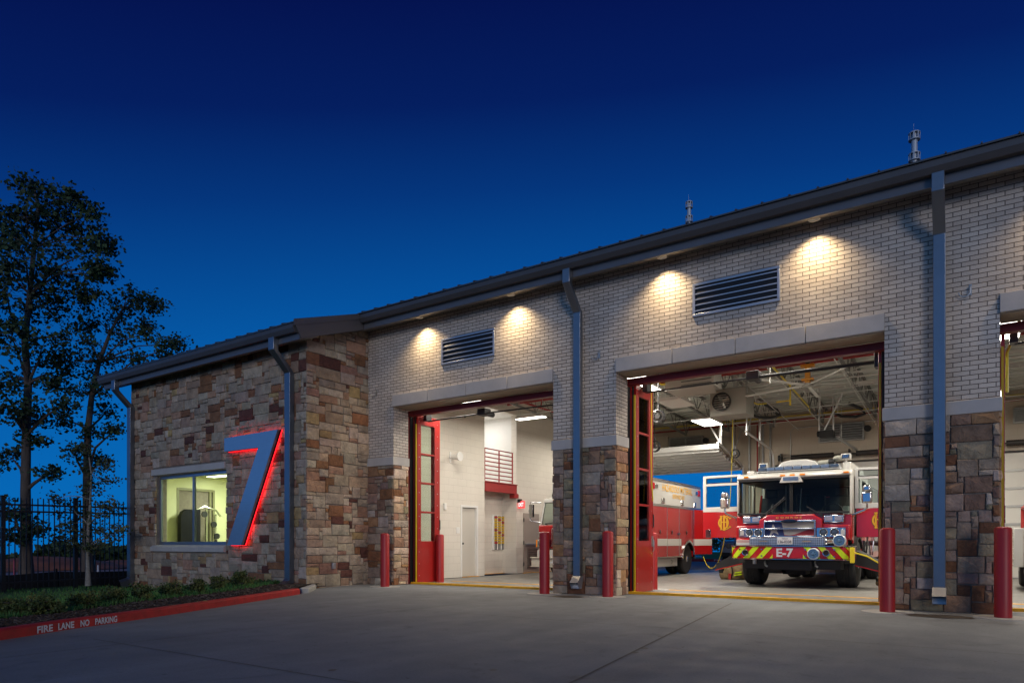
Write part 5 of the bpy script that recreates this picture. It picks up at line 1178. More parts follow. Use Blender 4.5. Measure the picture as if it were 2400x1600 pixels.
sc_, sz_ = -0.335, 1.285; star = []
for i in range(10):
    a = PI / 2 + i * PI / 5 + 0.1; r_ = 0.165 if i % 2 == 0 else 0.062; star.append((sc_ + r_ * math.cos(a) * 1.0, max(fz0 + 0.004, min(fz1 - 0.004, sz_ + r_ * math.sin(a) * 0.9))))
m.add([(p[0], gy - 0.003, p[1]) for p in star] + [(sc_, gy - 0.003, sz_)], [(i, (i + 1) % 10, 10) for i in range(10)], 1)
m.build('flag_panel', [mat('flag_blue', (0.012, 0.03, 0.13), 0.5), mat('flag_white', (0.36, 0.355, 0.34), 0.5), mat('flag_red', (0.26, 0.02, 0.03), 0.5)], gr_, recalc=False, smooth=False)
m = MB(EO); m.lathe([(0.0, -0.02), (0.15, -0.012), (0.17, 0.0), (0.165, 0.03)], (0, 0, 0), axis='y', n=28); m.v = [(EO[0] + (v[0] - EO[0]), EO[1] + gy - 0.05 + (v[1] - EO[1]), EO[2] + 1.475 + (v[2] - EO[2]) * 0.26) for v in m.v]; m.build('badge', mat('badge_dark', (0.02, 0.03, 0.06), 0.15, metal=0.5), gr_)
# headlight clusters
for s, x0, x1, lx, tx in ((-1, -1.10, -0.55, (-0.86, -0.665), -1.02), (1, 0.55, 1.12, (0.69, 0.905), 1.07)):
    m = MB(EO); m.box(x0, 0.17, 1.125, x1, 0.26, 1.325)
    for x in lx: m.lathe([(0.078, 0.0), (0.088, -0.03), (0.074, -0.03), (0.066, -0.005)], (x, 0.17, 1.225), axis='y', n=24)
    m.box(tx - 0.055, 0.155, 1.155, tx + 0.055, 0.175, 1.295); h_ = m.build('headlight_cluster', chrome, ENG, bevel=0.01)
    for x in lx:
        m = MB(EO); m.lathe([(0.068, 0.0), (0.05, -0.022), (0.0, -0.03)], (x, 0.168, 1.225), axis='y', n=20); m.build('headlight', lensm, h_)
    m = MB(EO); m.box(tx - 0.04, 0.145, 1.17, tx + 0.04, 0.16, 1.28); m.build('turn_lamp', mat('clear_lens', (0.45, 0.42, 0.40), 0.15), h_)
    m = MB(EO); wx = -0.83 if s < 0 else 0.88; m.box(wx - 0.20, 0.22, 1.435, wx + 0.20, 0.38, 1.60)
    wl = m.build('warning_light', chrome, ENG, bevel=0.02)
    m = MB(EO)
    for dx in (-0.095, 0.095): m.box(wx + dx - 0.075, 0.205, 1.465, wx + dx + 0.075, 0.225, 1.57)
    m.build('lens', mat('warning_lens', (0.26, 0.25, 0.32), 0.25), wl, bevel=0.012)
# bumper
m = MB(EO); BP = [(-1.27, 0.5), (-1.27, 0.22), (-1.20, 0.07), (-1.08, 0.0), (1.08, 0.0), (1.20, 0.07), (1.27, 0.22), (1.27, 0.5)]
m.prism(BP, 'z', 0.655, 0.915); bu = m.build('bumper', vred, ENG, bevel=0.008)
m = MB(EO); BP2 = [(x * 1.012, y - 0.015 if y < 0.4 else y) for x, y in BP]
m.prism(BP2, 'z', 0.917, 0.938); m.prism(BP2, 'z', 0.632, 0.653); m.build('chrome_trim', chrome, bu)
def bf(x, e=0.004):
    ax = abs(x)
    for (x0, y0), (x1, y1) in (((0, 0), (1.08, 0)), ((1.08, 0), (1.20, 0.07)), ((1.20, 0.07), (1.27, 0.22))):
        if ax <= x1 + 1e-6: t = (ax - x0) / (x1 - x0); return y0 + (y1 - y0) * t - e
    return 0.22 - e
m = MB(EO); z0, z1 = 0.658, 0.912
def chev(xa, s):
    # stripe leaning outward-down; xa = top inner edge, drawn in slices so that it follows the bumper's curve
    wst = 0.135; lean = 0.22
    for j in range(8):
        za = z0 + (z1 - z0) * j / 8; zb_ = z0 + (z1 - z0) * (j + 1) / 8
        fa = lean * (1 - (za - z0) / (z1 - z0)); fb = lean * (1 - (zb_ - z0) / (z1 - z0))
        for k in range(5):
            pts = []
            for (f_, z) in ((fa, za), (fb, zb_)):
                for e_ in (k / 5, (k + 1) / 5):
                    x = xa + f_ + wst * e_; x = max(0.315, min(1.262, x)); pts.append((s * x, bf(x), z))
            if abs(pts[0][0] - pts[1][0]) > 1e-4 or abs(pts[2][0] - pts[3][0]) > 1e-4: m.add([pts[0], pts[1], pts[3], pts[2]], [(0, 1, 2, 3)])
for s in (-1, 1):
    for xa in (0.03, 0.315, 0.60, 0.88, 1.13): chev(xa, s)
m.build('chevron_stripe', lime, bu, recalc=False, smooth=False)
m = MB(EO); m.text('E-7', lambda u, v: (-0.06 + u, -0.006, 0.688 + v), w=0.35, h=0.19, offset=0.035); m.build('lettering', silver, bu, recalc=False)
m = MB(EO)
for x in (-1.03, -0.55, 0.36, 0.93):
    for z in (0.71, 0.855): m.cyl((x, -0.012, z), (x, 0.0, z), 0.018, n=10)
m.build('bolt', chrome, bu)
for x, r_ in ((-0.90, 0.075), (0.775, 0.075)):
    m = MB(EO); m.lathe([(r_ * 0.75, 0.0), (r_, -0.01), (r_ * 0.98, -0.035), (r_ * 0.72, -0.03), (r_ * 0.68, 0.0)], (x, -0.004, 0.785), axis='y', n=24); hn = m.build('air_horn', chrome, bu)
    m = MB(EO); m.cyl((x, -0.012, 0.785), (x, -0.006, 0.785), r_ * 0.7, n=20); m.build('horn_throat', black, hn)
for x, z, r_ in ((0.53, 0.765, 0.125), (1.03, 1.045, 0.13)):
    m = MB(EO); yb = -0.01 if z < 0.9 else 0.02
    m.lathe([(r_ * 0.9, 0.06), (r_, 0.0), (r_ * 0.98, -0.06), (r_ * 0.86, -0.075), (r_ * 0.82, -0.05)], (x, yb, z), axis='y', n=28); sr = m.build('siren_speaker', mat('brushed_chrome', (0.55, 0.57, 0.60), 0.3, metal=0.35), ENG)
    m = MB(EO); m.lathe([(r_ * 0.85, -0.062), (r_ * 0.55, -0.05), (r_ * 0.48, -0.075), (r_ * 0.30, -0.06), (r_ * 0.22, -0.085), (0.0, -0.09)], (x, yb, z), axis='y', n=24); m.build('grating', mat('siren_sky_tint', (0.13, 0.24, 0.38), 0.22, metal=0.35), sr)  # blue of the reflected sky painted into the grating colour
    if z > 0.9:
        m = MB(EO); m.cyl((x - 0.12, 0.1, z - 0.02), (x - 0.26, 0.14, z - 0.02), 0.07, n=16); m.cyl((x - 0.26, 0.14, z - 0.02), (x - 0.28, 0.14, z - 0.02), 0.085, n=16); m.cyl((x, 0.0, z), (x - 0.05, 0.2, z), 0.06, n=12); m.build('siren_motor', chrome, sr)
# tread-plate tray and number plate
tr = rbox(ENG, 'tread_plate_tray', plate, EO, (-0.83, 0.05, 0.938, 0.735, 0.32, 1.118), 0.008)
m = MB(EO)
for x in (-0.52, 0.38): m.cyl((x - 0.09, 0.03, 1.03), (x + 0.09, 0.03, 1.03), 0.012, n=6); m.box(x - 0.09, 0.03, 1.02, x - 0.07, 0.06, 1.04); m.box(x + 0.07, 0.03, 1.02, x + 0.09, 0.06, 1.04)
m.build('handle', chrome, tr)
m = MB(EO); m.box(-0.225, 0.035, 0.965, 0.09, 0.045, 1.122); np_ = m.build('number_plate', mat('plate_white', (0.60, 0.60, 0.62), 0.4), ENG, bevel=0.003)
m = MB(EO); m.text('136-0338', lambda u, v: (-0.0675 + u, 0.032, 0.99 + v), w=0.27, h=0.066, offset=0.015); m.text('TEXAS', lambda u, v: (-0.0675 + u, 0.032, 1.078 + v), w=0.12, h=0.026, offset=0.02); m.build('lettering', mat('plate_ink', (0.02, 0.025, 0.05), 0.5), np_, recalc=False)
# wipers, markers, lightbar, roof kit
for x0, x1 in ((-0.62, -0.12), (0.62, 0.32)):
    m = MB(EO); zt = 2.02 if x0 < 0 else 1.80
    m.cyl((x0, 0.33, 1.60), (x1, 0.31, zt), 0.011, n=6); m.obox(((x0 + x1) / 2 + 0.03, 0.30, (1.6 + zt) / 2 - 0.02), (0.62 if x0 < 0 else 0.36, 0.015, 0.02), (0, -math.atan2(zt - 1.6, x1 - x0) if x0 < 0 else math.atan2(zt - 1.6, x0 - x1), 0)); m.cyl((x0, 0.36, 1.60), (x0, 0.30, 1.60), 0.03, n=10); m.build('wiper', black, ENG)
for x in (-0.99, -0.19, 0.015, 0.225, 1.10):
    rbox(ENG, 'marker_lamp', amber, EO, (x - 0.055, 0.345, 2.483, x + 0.055, 0.40, 2.523), 0.012)
m = MB(EO); m.prism([(-0.24, 2.33), (-0.17, 2.47), (0.18, 2.47), (0.25, 2.33)], 'y', 0.26, 0.42); vs_ = m.build('sensor_box', vwhite, ENG, bevel=0.01)
m = MB(EO); m.box(-0.155, 0.25, 2.375, 0.165, 0.262, 2.455); m.build('lens', lensd, vs_)
lb = rbox(ENG, 'light_bar', mat('lightbar_base', (0.45, 0.46, 0.47), 0.3), EO, (-0.80, 0.52, 2.605, 0.97, 0.80, 2.635), 0.01)
for i in range(9):
    x0 = -0.76 + i * 0.19; rbox(lb, 'lens', lensd if 0 < i < 8 else lensm, EO, (x0, 0.50, 2.637, x0 + 0.178, 0.82, 2.715), 0.012, 2)
m = MB(EO); m.prism([(-0.44, 2.62), (-0.44, 2.78), (-0.36, 2.87), (-0.18, 2.91), (0.18, 2.91), (0.36, 2.86), (0.44, 2.76), (0.44, 2.62)], 'y', 1.0, 2.0); lt = m.build('light_tower_housing', vwhite, ENG, bevel=0.03, seg=3)
m = MB(EO); m.text('nightscan', lambda u, v: (-0.12 + u, 0.994, 2.745 + v), w=0.40, h=0.055); m.build('lettering', mat('dome_ink', (0.10, 0.10, 0.11), 0.5), lt, recalc=False)
def spotlamp(x, y, z, w_, h_):
    f = rbox(ENG, 'scene_light', vwhite, EO, (x - w_ / 2, y, z, x + w_ / 2, y + 0.14, z + h_), 0.02)
    m = MB(EO); m.box(x - w_ * 0.38, y - 0.008, z + h_ * 0.18, x + w_ * 0.38, y - 0.002, z + h_ * 0.82); m.build('lens', mat('lamp_dark_lens', (0.09, 0.09, 0.09), 0.1, coat=0.5), f)
    m = MB(EO)
    for i in range(3): m.obox((x - w_ * 0.2 + i * w_ * 0.2, y - 0.014, z + h_ * 0.5), (0.02, 0.008, h_ * 0.5), (0, 0.5, 0))
    m.build('reflector', chrome, f)
    m = MB(EO); m.cyl((x, y + 0.07, 2.6), (x, y + 0.07, z), 0.025, n=8); m.build('post', vwhite, f)
spotlamp(-0.76, 0.95, 2.74, 0.19, 0.13); spotlamp(1.02, 0.85, 2.83, 0.2, 0.13)
m = MB(EO); m.cyl((0.45, 0.95, 2.79), (0.68, 0.92, 2.80), 0.055, n=14); m.cyl((0.68, 0.92, 2.80), (0.80, 0.90, 2.80), 0.065, n=14, m=1); m.sphere((0.86, 0.88, 2.87), (0.10, 0.1, 0.06), 14); m.box(0.78, 0.85, 2.86, 1.0, 0.95, 2.90); m.build('deck_gun', [mat('gun_grey', (0.36, 0.36, 0.30), 0.4), black], ENG)
# open cab doors (hinged at the front, swung straight out)
def monogram(mb, fn, s):
    mb.arc(fn, 0.05 * s, 0.5 * s, 0.30 * s, 0.36 * s, 105, 255, 0.10 * s); mb.arc(fn, 0.05 * s, 0.5 * s, 0.34 * s, 0.38 * s, -75, 75, 0.08 * s); mb.arc(fn, 0.22 * s, 0.5 * s, 0.36 * s, 0.42 * s, 35, 110, 0.06 * s); mb.arc(fn, 0.22 * s, 0.5 * s, 0.36 * s, 0.42 * s, -110, -35, 0.06 * s)
    for u, a, b in ((-0.10, 0.06, 0.94), (0.10, 0.0, 1.0), (0.30, 0.16, 0.84)):
        mb.add([fn((u - 0.055) * s, a * s), fn((u + 0.055) * s, a * s), fn((u + 0.055) * s, b * s), fn((u - 0.055) * s, b * s)], [(0, 1, 2, 3)])
    for u0, u1, v in ((-0.10, 0.34, 0.55), (-0.18, 0.0, 0.94), (-0.16, 0.0, 0.06), (0.02, 0.2, 0.02), (0.42, 0.58, 0.22), (0.42, 0.58, 0.80)):
        mb.add([fn(u0 * s, (v - 0.035) * s), fn(u1 * s, (v - 0.035) * s), fn(u1 * s, (v + 0.035) * s), fn(u0 * s, (v + 0.035) * s)], [(0, 1, 2, 3)])
shadow_ink = mat('monogram_outline', (0.05, 0.012, 0.01), 0.5)
for s in (-1, 1):
    dy = 0.74; W = 0.93; tilt = 0.06
    def D(u, z, e=0.0, s=s): return (s * (1.215 + u * math.cos(tilt)), dy + u * math.sin(tilt) * 1.0 + e, z)
    def dbox(mb, u0, z0, u1, z1, e0=0.0, e1=0.055, mi=0):
        p = [D(u0, z0, e0), D(u1, z0, e0), D(u1, z0, e1), D(u0, z0, e1), D(u0, z1, e0), D(u1, z1, e0), D(u1, z1, e1), D(u0, z1, e1)]
        mb.add(p, [(0, 3, 2, 1), (4, 5, 6, 7), (0, 1, 5, 4), (1, 2, 6, 5), (2, 3, 7, 6), (3, 0, 4, 7)], mi)
    m = MB(EO); dbox(m, 0.03, 1.12, W, 1.74); dr = m.build('cab_door', vred, ENG, bevel=0.012)
    m = MB(EO)
    for q in ((0.0, 1.742, W, 1.86), (0.0, 1.86, 0.07, 2.62), (W - 0.08, 1.86, W, 2.62), (0.07, 2.37, W - 0.08, 2.43), (0.07, 2.565, W - 0.08, 2.62), ): dbox(m, *q)
    m.build('window_frame', vwhite, dr, bevel=0.008)
    m = MB(EO); dbox(m, 0.07, 1.86, W - 0.08, 2.37, 0.024, 0.030); dbox(m, 0.07, 2.43, W - 0.08, 2.565, 0.024, 0.030); m.build('window_pane', bluegl, dr)
    m = MB(EO)
    for q in ((0.07, 2.43, W - 0.08, 2.445), (0.07, 2.55, W - 0.08, 2.565), (0.07, 2.445, 0.09, 2.55), (W - 0.10, 2.445, W - 0.08, 2.55)): dbox(m, *q, e0=-0.004, e1=0.02)
    m.build('gasket', black, dr)
    m = MB(EO); dbox(m, W - 0.20, 1.13, W - 0.07, 1.32, -0.012, -0.001); m.build('handle_plate', chrome, dr, bevel=0.006)
    m = MB(EO); monogram(m, lambda u, v: D(0.44 + (u if s > 0 else -u), 1.30 + v, -0.003), 0.36); m.v = [(v[0] + (0.012 if s < 0 else -0.012), v[1] + 0.001, v[2] - 0.012) for v in m.v]; m.build('monogram_outline', shadow_ink, dr, recalc=False, smooth=False)
    m = MB(EO); monogram(m, lambda u, v: D(0.44 + (u if s > 0 else -u), 1.30 + v, -0.005), 0.36); m.build('monogram', gold, dr, recalc=False, smooth=False)
    if s < 0: pass
    # mirror on its arm
    mxp, mzz = (-1.47, 1.80) if s < 0 else (1.50, 1.83)
    m = MB(EO); m.box(mxp - 0.10, 0.28, mzz, mxp + 0.10, 0.42, mzz + 0.24); m.prism([(mxp - 0.09, mzz + 0.245), (mxp + 0.09, mzz + 0.245), (mxp + 0.065, mzz + 0.38), (mxp - 0.065, mzz + 0.38)], 'y', 0.28, 0.42); mi_ = m.build('mirror', chrome, ENG, bevel=0.035, seg=3)
    m = MB(EO); m.tube([(mxp, 0.36, mzz), (mxp, 0.36, mzz - 0.10), (s * (abs(mxp) - 0.05), 0.37, mzz - 0.14), (s * 1.20, 0.44, mzz - 0.24)], 0.022, 8); m.cyl((s * 1.24, 0.42, mzz - 0.25), (s * 1.16, 0.46, mzz - 0.25), 0.04, n=10); m.build('mirror_arm', chrome, mi_)
    # drop-down step under the door
    m = MB(EO); m.add([(s * 1.16, 0.86, 0.86), (s * 1.16, 1.7, 0.86), (s * 1.16, 1.7, 0.56), (s * 1.16, 0.86, 0.50), (s * 1.84, 0.86, 0.50), (s * 1.84, 1.35, 0.50), (s * 1.84, 1.35, 0.36), (s * 1.84, 0.86, 0.33)], [(0, 1, 2, 3), (4, 7, 6, 5), (0, 4, 5, 1), (3, 2, 6, 7), (0, 3, 7, 4), (1, 5, 6, 2)]); sp_ = m.build('cab_step', under, ENG, smooth=False)
    m = MB(EO); m.add([(s * 1.16, 0.85, 0.53), (s * 1.16, 0.85, 0.508), (s * 1.86, 0.85, 0.328), (s * 1.86, 0.85, 0.35), (s * 1.16, 0.90, 0.53), (s * 1.16, 0.90, 0.508), (s * 1.86, 0.90, 0.328), (s * 1.86, 0.90, 0.35)], [(0, 1, 2, 3), (4, 7, 6, 5), (0, 4, 5, 1), (1, 5, 6, 2), (2, 6, 7, 3), (3, 7, 4, 0)]); m.build('step_edge', vred, sp_)
# body behind the cab
m = MB(EO); m.box(-1.22, 3.05, 0.62, 1.22, 8.3, 1.66); m.build('pump_body', vred, ENG, bevel=0.02)
m = MB(EO); m.box(-1.20, 3.05, 1.665, 1.20, 8.2, 2.42); m.build('hose_bed', plate, ENG, bevel=0.02)
m = MB(EO)
for x in (1.225, 1.235): pass
for i in range(4): m.box(1.222, 3.6 + i * 1.15, 0.8, 1.235, 4.6 + i * 1.15, 2.35)
for i in range(18): m.cyl((1.24, 3.4 + i * 0.0, 0.8 + i * 0.08), (1.24, 3.5, 0.8 + i * 0.08), 0.012, n=5)
m.build('roller_shutter', galv, ENG)
m = MB(EO)
m.box(1.2, 1.9, 0.55, 1.28, 2.9, 1.05); m.tube([(1.30, 1.82, 0.7), (1.33, 1.82, 1.0), (1.33, 1.82, 1.55)], 0.02, 6); m.tube([(1.30, 2.96, 0.7), (1.33, 2.96, 1.0), (1.33, 2.96, 1.9)], 0.02, 6)
m.tube([(-1.30, 1.82, 0.7), (-1.33, 1.82, 1.0), (-1.33, 1.82, 1.55)], 0.02, 6); m.build('grab_rail', chrome, ENG)
m = MB(EO); m.cyl((1.22, 3.3, 1.0), (1.42, 3.25, 0.98), 0.06, n=12); m.cyl((1.42, 3.25, 0.98), (1.46, 3.24, 0.97), 0.075, n=12); m.build('pump_outlet', blackm, ENG)
m = MB(EO); m.box(-1.0, 0.3, 0.42, 1.0, 8.0, 0.66); m.box(-0.45, 0.2, 0.40, 0.45, 0.7, 0.60); m.cyl((-0.9, 1.32, 0.5), (0.9, 1.32, 0.5), 0.09, n=10); m.box(-0.35, 1.1, 0.27, 0.15, 1.6, 0.45); m.box(-0.7, 0.75, 0.3, -0.3, 1.1, 0.5); m.cyl((0.45, 0.6, 0.5), (0.75, 0.6, 0.5), 0.09, n=12)
m.build('chassis', under, ENG)
m = MB(EO)
for x in (-0.55, 0.5): m.tube([(x, 0.35, 0.62), (x, 0.28, 0.56), (x + 0.02, 0.25, 0.50), (x + 0.06, 0.27, 0.47)], 0.022, 6)
m.cyl((-0.78, 0.3, 0.52), (-0.78, 0.3, 0.63), 0.045, n=10); m.build('tow_hook', galv, ENG)
for s in (-1, 1):
    wheel(ENG, s * 1.01, 1.32, 0.535, 0.40, s, EO); wheel(ENG, s * 1.03, 5.6, 0.535, 0.32, s, EO, dual=True)
    m = MB(EO); pr_ = [(1.32 + 0.62 * math.cos(t), 0.535 + 0.62 * math.sin(t)) for t in [i * PI / 12 for i in range(13)]] + [(1.32 + 0.57 * math.cos(t), 0.535 + 0.57 * math.sin(t)) for t in [PI - i * PI / 12 for i in range(13)]]; m.prism(pr_, 'x', s * 0.8, s * 1.24); m.build('wheel_arch', under, ENG)
# right: shoreline inlet with its cord
m = MB(EO); m.box(1.23, -0.03, 0.58, 1.31, 0.06, 0.90); m.build('shoreline_inlet', ym, ENG, bevel=0.01)
cd = [Vector((EO[0] + 1.30, EO[1] - 0.03, 0.80)), Vector((EO[0] + 1.52, EO[1] + 0.2, 0.72)), Vector((EO[0] + 1.9, EO[1] + 0.6, 0.44)), Vector((EO[0] + 2.15, EO[1] + 0.75, 0.40)), Vector((EO[0] + 2.7, EO[1] + 0.9, 0.46)), Vector((EO[0] + 3.3, EO[1] + 1.2, 0.9)), Vector((EO[0] + 3.45, EO[1] + 1.3, 3.0))]
m = MB(); m.tube(cd, 0.017, 6); whole(m, 'power_cord', ym, 'yellow power cord hanging from the right end of the engine bumper', 'cord', tuple(cd[2]))
# ---- hazardous material truck
HO_ = (-9.0, 15.9, 0.0)
HZ_ = thing('rescue_truck', 'red and white hazardous material truck parked in the first bay, rear compartment door ajar', 'fire truck', HO_)
m = MB(HO_); m.box(-1.25, 2.0, 2.10, 1.25, 6.77, 2.86); bx_ = m.build('box_upper', vwhite, HZ_, bevel=0.05, seg=3)
m = MB(HO_); m.box(1.252, 2.02, 2.845, 1.285, 6.75, 2.875); m.box(1.252, 2.02, 2.10, 1.262, 6.75, 2.13); m.build('gutter_rail', alloy, bx_)
m = MB(HO_); m.text('HAZARDOUS MATERIAL', lambda u, v: (1.256, 3.34 + u, 2.545 + v), w=2.55, h=0.215, offset=0.012, align='LEFT'); m.text('RESPONSE UNIT', lambda u, v: (1.256, 4.17 + u, 2.36 + v), w=1.05, h=0.13, offset=0.012, align='LEFT'); m.build('lettering', gold, bx_, recalc=False)
for y in (2.62, 6.55):
    m = MB(HO_); m.box(1.25, y - 0.10, 2.55, 1.275, y + 0.10, 2.74); m.build('warning_light', redlens, bx_, bevel=0.006)
    m = MB(HO_); m.box(1.25, y + (0.13 if y < 4 else -0.35), 2.60, 1.27, y + (0.36 if y < 4 else -0.13), 2.70); m.build('vent', alloy, bx_, bevel=0.004)
for y in (3.37, 4.95, 6.1): m = MB(HO_); m.box(1.25, y - 0.10, 2.17, 1.29, y + 0.10, 2.33); m.build('side_lamp', alloy, bx_, bevel=0.02)
m = MB(HO_); wy = 5.54; wr = 0.60
side = [(2.0, 0.55), (2.0, 2.10), (6.0, 2.10), (6.0, 0.55), (wy + wr, 0.55)] + [(wy + wr * math.cos(t), 0.48 + wr * math.sin(t)) for t in [i * PI / 14 for i in range(1, 14)]] + [(wy - wr, 0.55)]
m.prism(side, 'x', -1.25, 1.25); m.box(-1.25, 6.0, 0.55, 1.0, 6.77, 2.10); bl = m.build('box_lower', vred, HZ_, bevel=0.008)
m = MB(HO_)
m.box(1.251, 2.02, 0.91, 1.256, wy - wr - 0.04, 1.12); m.box(1.251, wy + wr - 0.08, 0.91, 1.256, 5.99, 1.12); m.build('white_stripe', silver if 0 else vwhite, bl)
m = MB(HO_)
for y in (2.62, 3.72, 4.72, 5.28 + 0.6): m.box(1.251, y - 0.012, 0.58, 1.258, y + 0.012, 2.08) if abs(y - wy) > 0.55 else m.box(1.251, y - 0.012, 1.14, 1.258, y + 0.012, 2.08)
m.box(1.251, 2.05, 2.075, 1.26, 6.0, 2.10); m.box(1.251, 2.05, 0.55, 1.262, wy - wr, 0.585); m.build('door_trim', alloy, bl)
for y in (3.15, 4.1, 5.35): m = MB(HO_); m.lathe([(0.05, 0), (0.06, 0.012), (0.03, 0.03)], (1.252, y, 1.32), axis='x', n=14); m.build('handle', chrome, bl)
m = MB(HO_); m.cyl((1.26, 4.55, 1.28), (1.26, 4.75, 1.28), 0.03, n=8); m.build('handle', chrome, bl)
m = MB(HO_)
arc_ = [(wy + wr * math.cos(t), 0.48 + wr * math.sin(t)) for t in [i * PI / 18 for i in range(19)]]; arc2 = [(wy + (wr - 0.07) * math.cos(t), 0.48 + (wr - 0.07) * math.sin(t)) for t in [PI - i * PI / 18 for i in range(19)]]
m.prism(arc_ + arc2, 'x', 1.0, 1.285); m.build('wheel_arch', alloy, HZ_)
m = MB(HO_); m.box(-1.2, 2.1, 0.28, 1.22, 4.65, 0.54); st_ = m.build('lower_locker', mat('locker_grey', (0.42, 0.41, 0.37), 0.35, metal=0.4), HZ_, bevel=0.01)
m = MB(HO_); m.tube([(1.22, 4.1, 0.36), (1.26, 4.1, 0.38), (1.26, 4.1, 0.46), (1.22, 4.1, 0.48)], 0.01, 6); m.build('handle', chrome, st_)
m = MB(HO_); m.box(-1.2, 6.1, 0.50, 1.25, 6.9, 0.56); m.build('rear_step', alloy, HZ_)
# open rear compartment door
hd = MB(HO_); ph = R(32); hx, hy = 1.25, 6.02
def HD(u, z, e): return (hx + u * math.sin(ph) + e * math.cos(ph), hy + u * math.cos(ph) - e * math.sin(ph), z)
def hbox(mb, u0, z0, u1, z1, e0=-0.03, e1=0.012):
    p = [HD(u0, z0, e0), HD(u1, z0, e0), HD(u1, z0, e1), HD(u0, z0, e1), HD(u0, z1, e0), HD(u1, z1, e0), HD(u1, z1, e1), HD(u0, z1, e1)]
    mb.add(p, [(0, 3, 2, 1), (4, 5, 6, 7), (0, 1, 5, 4), (1, 2, 6, 5), (2, 3, 7, 6), (3, 0, 4, 7)])
hbox(hd, 0.0, 0.62, 0.76, 2.08); hdo = hd.build('compartment_door', vred, HZ_, bevel=0.006)
m = MB(HO_); hbox(m, 0.01, 0.91, 0.75, 1.12, 0.013, 0.016); m.build('white_stripe', vwhite, hdo)
m = MB(HO_); m.cyl(HD(0, 0.6, 0.02), HD(0, 2.09, 0.02), 0.014, n=8); m.build('hinge', alloy, hdo)
# cab
m = MB(HO_); m.prism([(0.25, 0.85), (0.25, 1.48), (0.32, 1.50), (2.0, 1.50), (2.0, 0.6), (0.9, 0.6)], 'x', -1.15, 1.15); m.build('cab_body', vred, HZ_, bevel=0.03)
m = MB(HO_); m.prism([(0.48, 2.12), (0.52, 2.22), (0.7, 2.27), (2.0, 2.27), (2.0, 2.12)], 'x', -1.13, 1.13)
for s in (-1, 1): m.prism([(0.30, 1.50), (0.36, 1.50), (0.56, 2.13), (0.50, 2.13)], 'x', s * 1.07, s * 1.13); m.box(min(s * 1.08, s * 1.13), 1.2, 1.5, max(s * 1.08, s * 1.13), 1.3, 2.13); m.box(min(s * 1.08, s * 1.13), 1.9, 1.5, max(s * 1.08, s * 1.13), 2.0, 2.13)
m.build('cab_roof', vwhite, HZ_, bevel=0.02)
m = MB(HO_); m.add([(-1.07, 0.30, 1.50), (1.07, 0.30, 1.50), (1.07, 0.50, 2.13), (-1.07, 0.50, 2.13)], [(0, 1, 2, 3)]); w2 = m.build('windshield', shield, HZ_, recalc=False)
m = MB(HO_); m.cyl((-0.9, 0.28, 1.53), (-0.3, 0.33, 1.60), 0.012, n=6); m.cyl((-0.9, 0.30, 1.52), (-0.9, 0.24, 1.52), 0.025, n=8); m.build('wiper', black, w2)
m = MB(HO_); m.box(-1.1, 1.85, 1.0, 1.1, 1.95, 2.12); m.box(-1.08, 0.5, 1.3, 1.08, 0.75, 1.52); m.tube([(-0.72 + 0.2 * math.cos(t), 0.85 + 0.08 * math.sin(t), 1.62 + 0.2 * math.sin(t)) for t in [i * PI / 8 for i in range(17)]], 0.014, 6)
for x in (-0.6, 0.6): m.box(x - 0.25, 1.3, 1.0, x + 0.25, 1.5, 2.0)
m.build('cab_interior', mat('cab_pale_interior', (0.16, 0.19, 0.17), 0.6), HZ_)
m = MB(HO_)
for s in (-1, 1):
    m.box(min(s * 0.78, s * 1.10), 0.18, 1.13, max(s * 0.78, s * 1.10), 0.26, 1.30)
    m.box(min(s * 0.74, s * 1.12), 0.14, 0.87, max(s * 0.74, s * 1.12), 0.26, 1.09)
m.box(-0.7, 0.2, 0.9, 0.7, 0.26, 1.4); m.build('headlight_bezel', chrome, HZ_, bevel=0.02)
for s in (-1, 1):
    m = MB(HO_)
    for x in (0.88, 1.02): m.cyl((s * x, 0.13, 0.98), (s * x, 0.142, 0.98), 0.055, n=14); m.cyl((s * x, 0.17, 1.215), (s * x, 0.182, 1.215), 0.05, n=14)
    m.build('headlight', lensm, HZ_)
    m = MB(HO_); m.box(min(s * 1.13, s * 1.17), 0.16, 0.88, max(s * 1.13, s * 1.17), 0.28, 1.08); m.build('turn_lamp', amber, HZ_, bevel=0.006)
    m = MB(HO_); m.box(s * 1.40 - 0.06, 0.25, 1.72, s * 1.40 + 0.06, 0.34, 2.08); m.tube([(s * 1.14, 0.4, 2.12), (s * 1.45, 0.32, 2.14), (s * 1.49, 0.30, 1.9), (s * 1.45, 0.32, 1.62), (s * 1.14, 0.36, 1.56)], 0.014, 6); m.build('mirror', chrome, HZ_, bevel=0.015)
    wheel(HZ_, s * 1.03, 1.35, 0.48, 0.3, s, HO_); wheel(HZ_, s * 1.07, wy, 0.48, 0.28, s, HO_, dual=True)
m = MB(HO_); m.box(-1.22, 0.0, 0.36, 1.22, 0.5, 0.575); m.box(-1.25, -0.03, 0.575, 1.25, 0.52, 0.605); m.box(-1.24, -0.02, 0.335, 1.24, 0.5, 0.36); hb = m.build('bumper', mat('cream_bumper', (0.55, 0.50, 0.40), 0.3, coat=0.3), HZ_, bevel=0.012)
m = MB(HO_); m.box(-1.05, 0.03, 0.605, 1.05, 0.3, 0.80); m.build('bumper_locker', mat('locker_cream', (0.50, 0.46, 0.42), 0.35), hb, bevel=0.012)
m = MB(HO_); m.text('HM-7', lambda u, v: (-0.72 + u, -0.034, 0.385 + v), w=1.0, h=0.16, offset=0.03, align='LEFT'); m.build('lettering', silver, hb, recalc=False)
